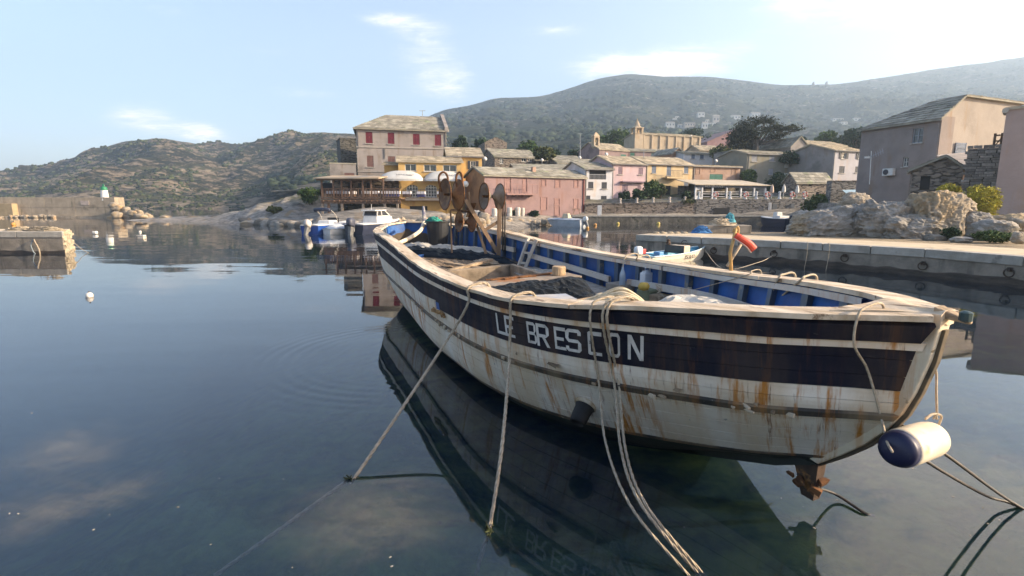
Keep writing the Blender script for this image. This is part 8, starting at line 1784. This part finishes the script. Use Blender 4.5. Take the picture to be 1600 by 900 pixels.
plant('shrub', 'dark weeds at the foot of the warehouse right part', 'weeds', 824, 329, 846, 338, 63.6, G2, 900, .10, 19, trunk=False)
plant('shrub', 'low green scrub on the slope left of the timber terrace', 'shrub', 468, 294, 502, 318, 66, G1, 2200, .13, 20, dep=1.4)
plant('shrub', 'patch of scrub in a hollow of the shore rock', 'shrub', 415, 322, 442, 333, 66, G3, 1200, .12, 21)
# the spreading cypress
def cypress():
    gg = np.random.default_rng(77); Y = 96; P = lambda x, y, d=0: at(x, y, Y + d); base = at(1180, 240, Y)
    T = thing('cypress_tree', 'large dark spreading cypress standing above the village roofs', 'tree', base); b_ = MB(); tips = []
    trunk = smooth_path([base - Vector((0, 0, 2)), P(1181, 228), P(1184, 216, .5)], 5); b_.tube(trunk, [.55]*len(trunk), 8)
    for x, y, d, r in ((1158, 232, 0, .2), (1160, 218, 1, .22), (1164, 206, -1, .22), (1170, 197, 1, .22), (1182, 192, 0, .25), (1195, 189, 2, .25), (1206, 190, -2, .25), (1216, 196, 1, .25), (1228, 199, 0, .22), (1238, 203, -1, .2), (1222, 207, 2, .2), (1206, 203, -2, .2), (1192, 203, 3, .2), (1212, 214, 0, .18), (1152, 226, 2, .18), (1175, 210, -2, .2)):
        e = P(x, y, d); s = P(1181 + (x - 1181)*.16, 226, 0); pth = smooth_path([s, s.lerp(e, .5) + Vector((0, 0, -.5 if x > 1185 else .3)), e], 5); b_.tube(pth, list(np.linspace(r, .05, len(pth))), 6); tips.append((e, x))
    b_.build('trunk', mat('cypress_bark', (.11, .095, .085), (.07, .06, .055), 3, .95), T)
    Ps, Fs, Ts, o = [], [], [], 0
    for e, x in tips:
        left = x < 1176
        for q in range(4):
            c = np.array(e) + gg.normal(size=3)*np.array([.75, .7, .28]); n = 95 if not left else 150; r = gg.normal(size=(n, 3)); V0 = c + r*np.array([.6, .6, .5 if left else .15]) + np.array([0, 0, .1]); V0[:, 2] += .22*(V0[:, 0] - c[0])*(0 if left else 1)*.6
            p, f, t_ = leaf_mass(V0, n, .19, gg, .35); Ps.append(p); Fs.append(f + o); Ts.append(t_*gg.uniform(.8, 1.2)); o += len(p)
    for q in range(16):        # the dense dark left part
        c = np.array(P(1150 + 26*gg.random(), 206 + 30*gg.random(), gg.normal())); n = 260; V0 = c + gg.normal(size=(n, 3))*np.array([.7, .7, .6]); p, f, t_ = leaf_mass(V0, n, .24, gg); Ps.append(p); Fs.append(f + o); Ts.append(t_*.8); o += len(p)
    np_mesh('crown', np.concatenate(Ps), np.concatenate(Fs), mat('cypress_leaf', (.060, .068, .042), (.035, .042, .028), 1.5, .9, tint=True, spec=.15), T, attr=np.concatenate(Ts))
cypress()
TREE_L = ['dark bushy tree right behind the brown stone gable house', 'dark bushy tree behind the roofs left of the chapel', 'dark bushy tree beside the church bell tower', 'dark bushy tree behind the right end of the church', 'dark bushy tree right of the cypress', 'green bushy tree above the dark gabled house', 'dark bushy tree between pale grey house and taupe house', 'dark bushy tree right behind the tall grey house', 'dark bushy tree left of the stepped stone house', 'green bushy tree above the palm bush', 'green bushy tree on the slope above the chapel', 'dark bushy tree above the long church roof']
# scattered trees and scrub between the upper houses: countable ones by the houses, the rest a wood on the slope behind
for i, (px0, py0, px1, py1, Y, m) in enumerate(((838, 236, 880, 262, 112, G2), (880, 228, 930, 262, 118, G2), (985, 214, 1010, 238, 140, G2), (1090, 214, 1125, 240, 150, G2), (1232, 214, 1262, 236, 120, G2), (1270, 208, 1320, 232, 135, G1), (1310, 200, 1362, 240, 125, G2), (700, 214, 735, 250, 110, G2), (735, 218, 770, 262, 108, G2), (800, 220, 850, 250, 125, G1), (930, 205, 1000, 240, 150, G1), (1060, 202, 1104, 226, 175, G2))):
    plant('tree', TREE_L[i], 'tree', px0, py0, px1, py1, Y, m, 2200, .34, 400 + i, 24, group='bushy trees behind the village')

# floating bits on the still water
gb = random.Random(21); b_ = MB()
for i in range(60):
    p = on(gb.uniform(-100, 1650), gb.uniform(420, 890), 0) if i % 3 else on(gb.uniform(1250, 1600), gb.uniform(540, 890), 0)
    r = gb.uniform(.003, .008)*(1 + p.y*.06); a = gb.uniform(0, 6); b_.hexa([p + Vector((r*x*math.cos(a) - r*.5*y*math.sin(a), r*x*math.sin(a) + r*.5*y*math.cos(a), z)) for z in (-.002, .003) for x, y in ((-1, -1), (1, -1), (1, 1), (-1, 1))])
o = b_.build('floating_litter', mat('dry_leaf', (.46, .42, .34), (.2, .17, .12), 9, .9)); o['kind'] = 'stuff'; tag(o, 'tiny dry leaves and specks floating on the harbour water', 'litter')
# ------------------------------------------------------------------ haze
def haze():
    hb = MB(); hb.hexa([(-2900, -60, -8), (2900, -60, -8), (2900, 2300, -8), (-2900, 2300, -8), (-2900, -60, 620), (2900, -60, 620), (2900, 2300, 620), (-2900, 2300, 620)])
    m = bpy.data.materials.new('air_haze'); m.use_nodes = True; t = NT(m.node_tree)
    out = t.n('ShaderNodeOutputMaterial'); v = t.n('ShaderNodeVolumePrincipled'); v.inputs['Color'].default_value = (.62, .80, 1, 1)
    v.inputs['Density'].default_value = 0.00040; v.inputs['Anisotropy'].default_value = .30
    t.nt.links.new(v.outputs[0], out.inputs['Volume'])
    o = hb.build('haze', m); o['kind'] = 'stuff'
haze()
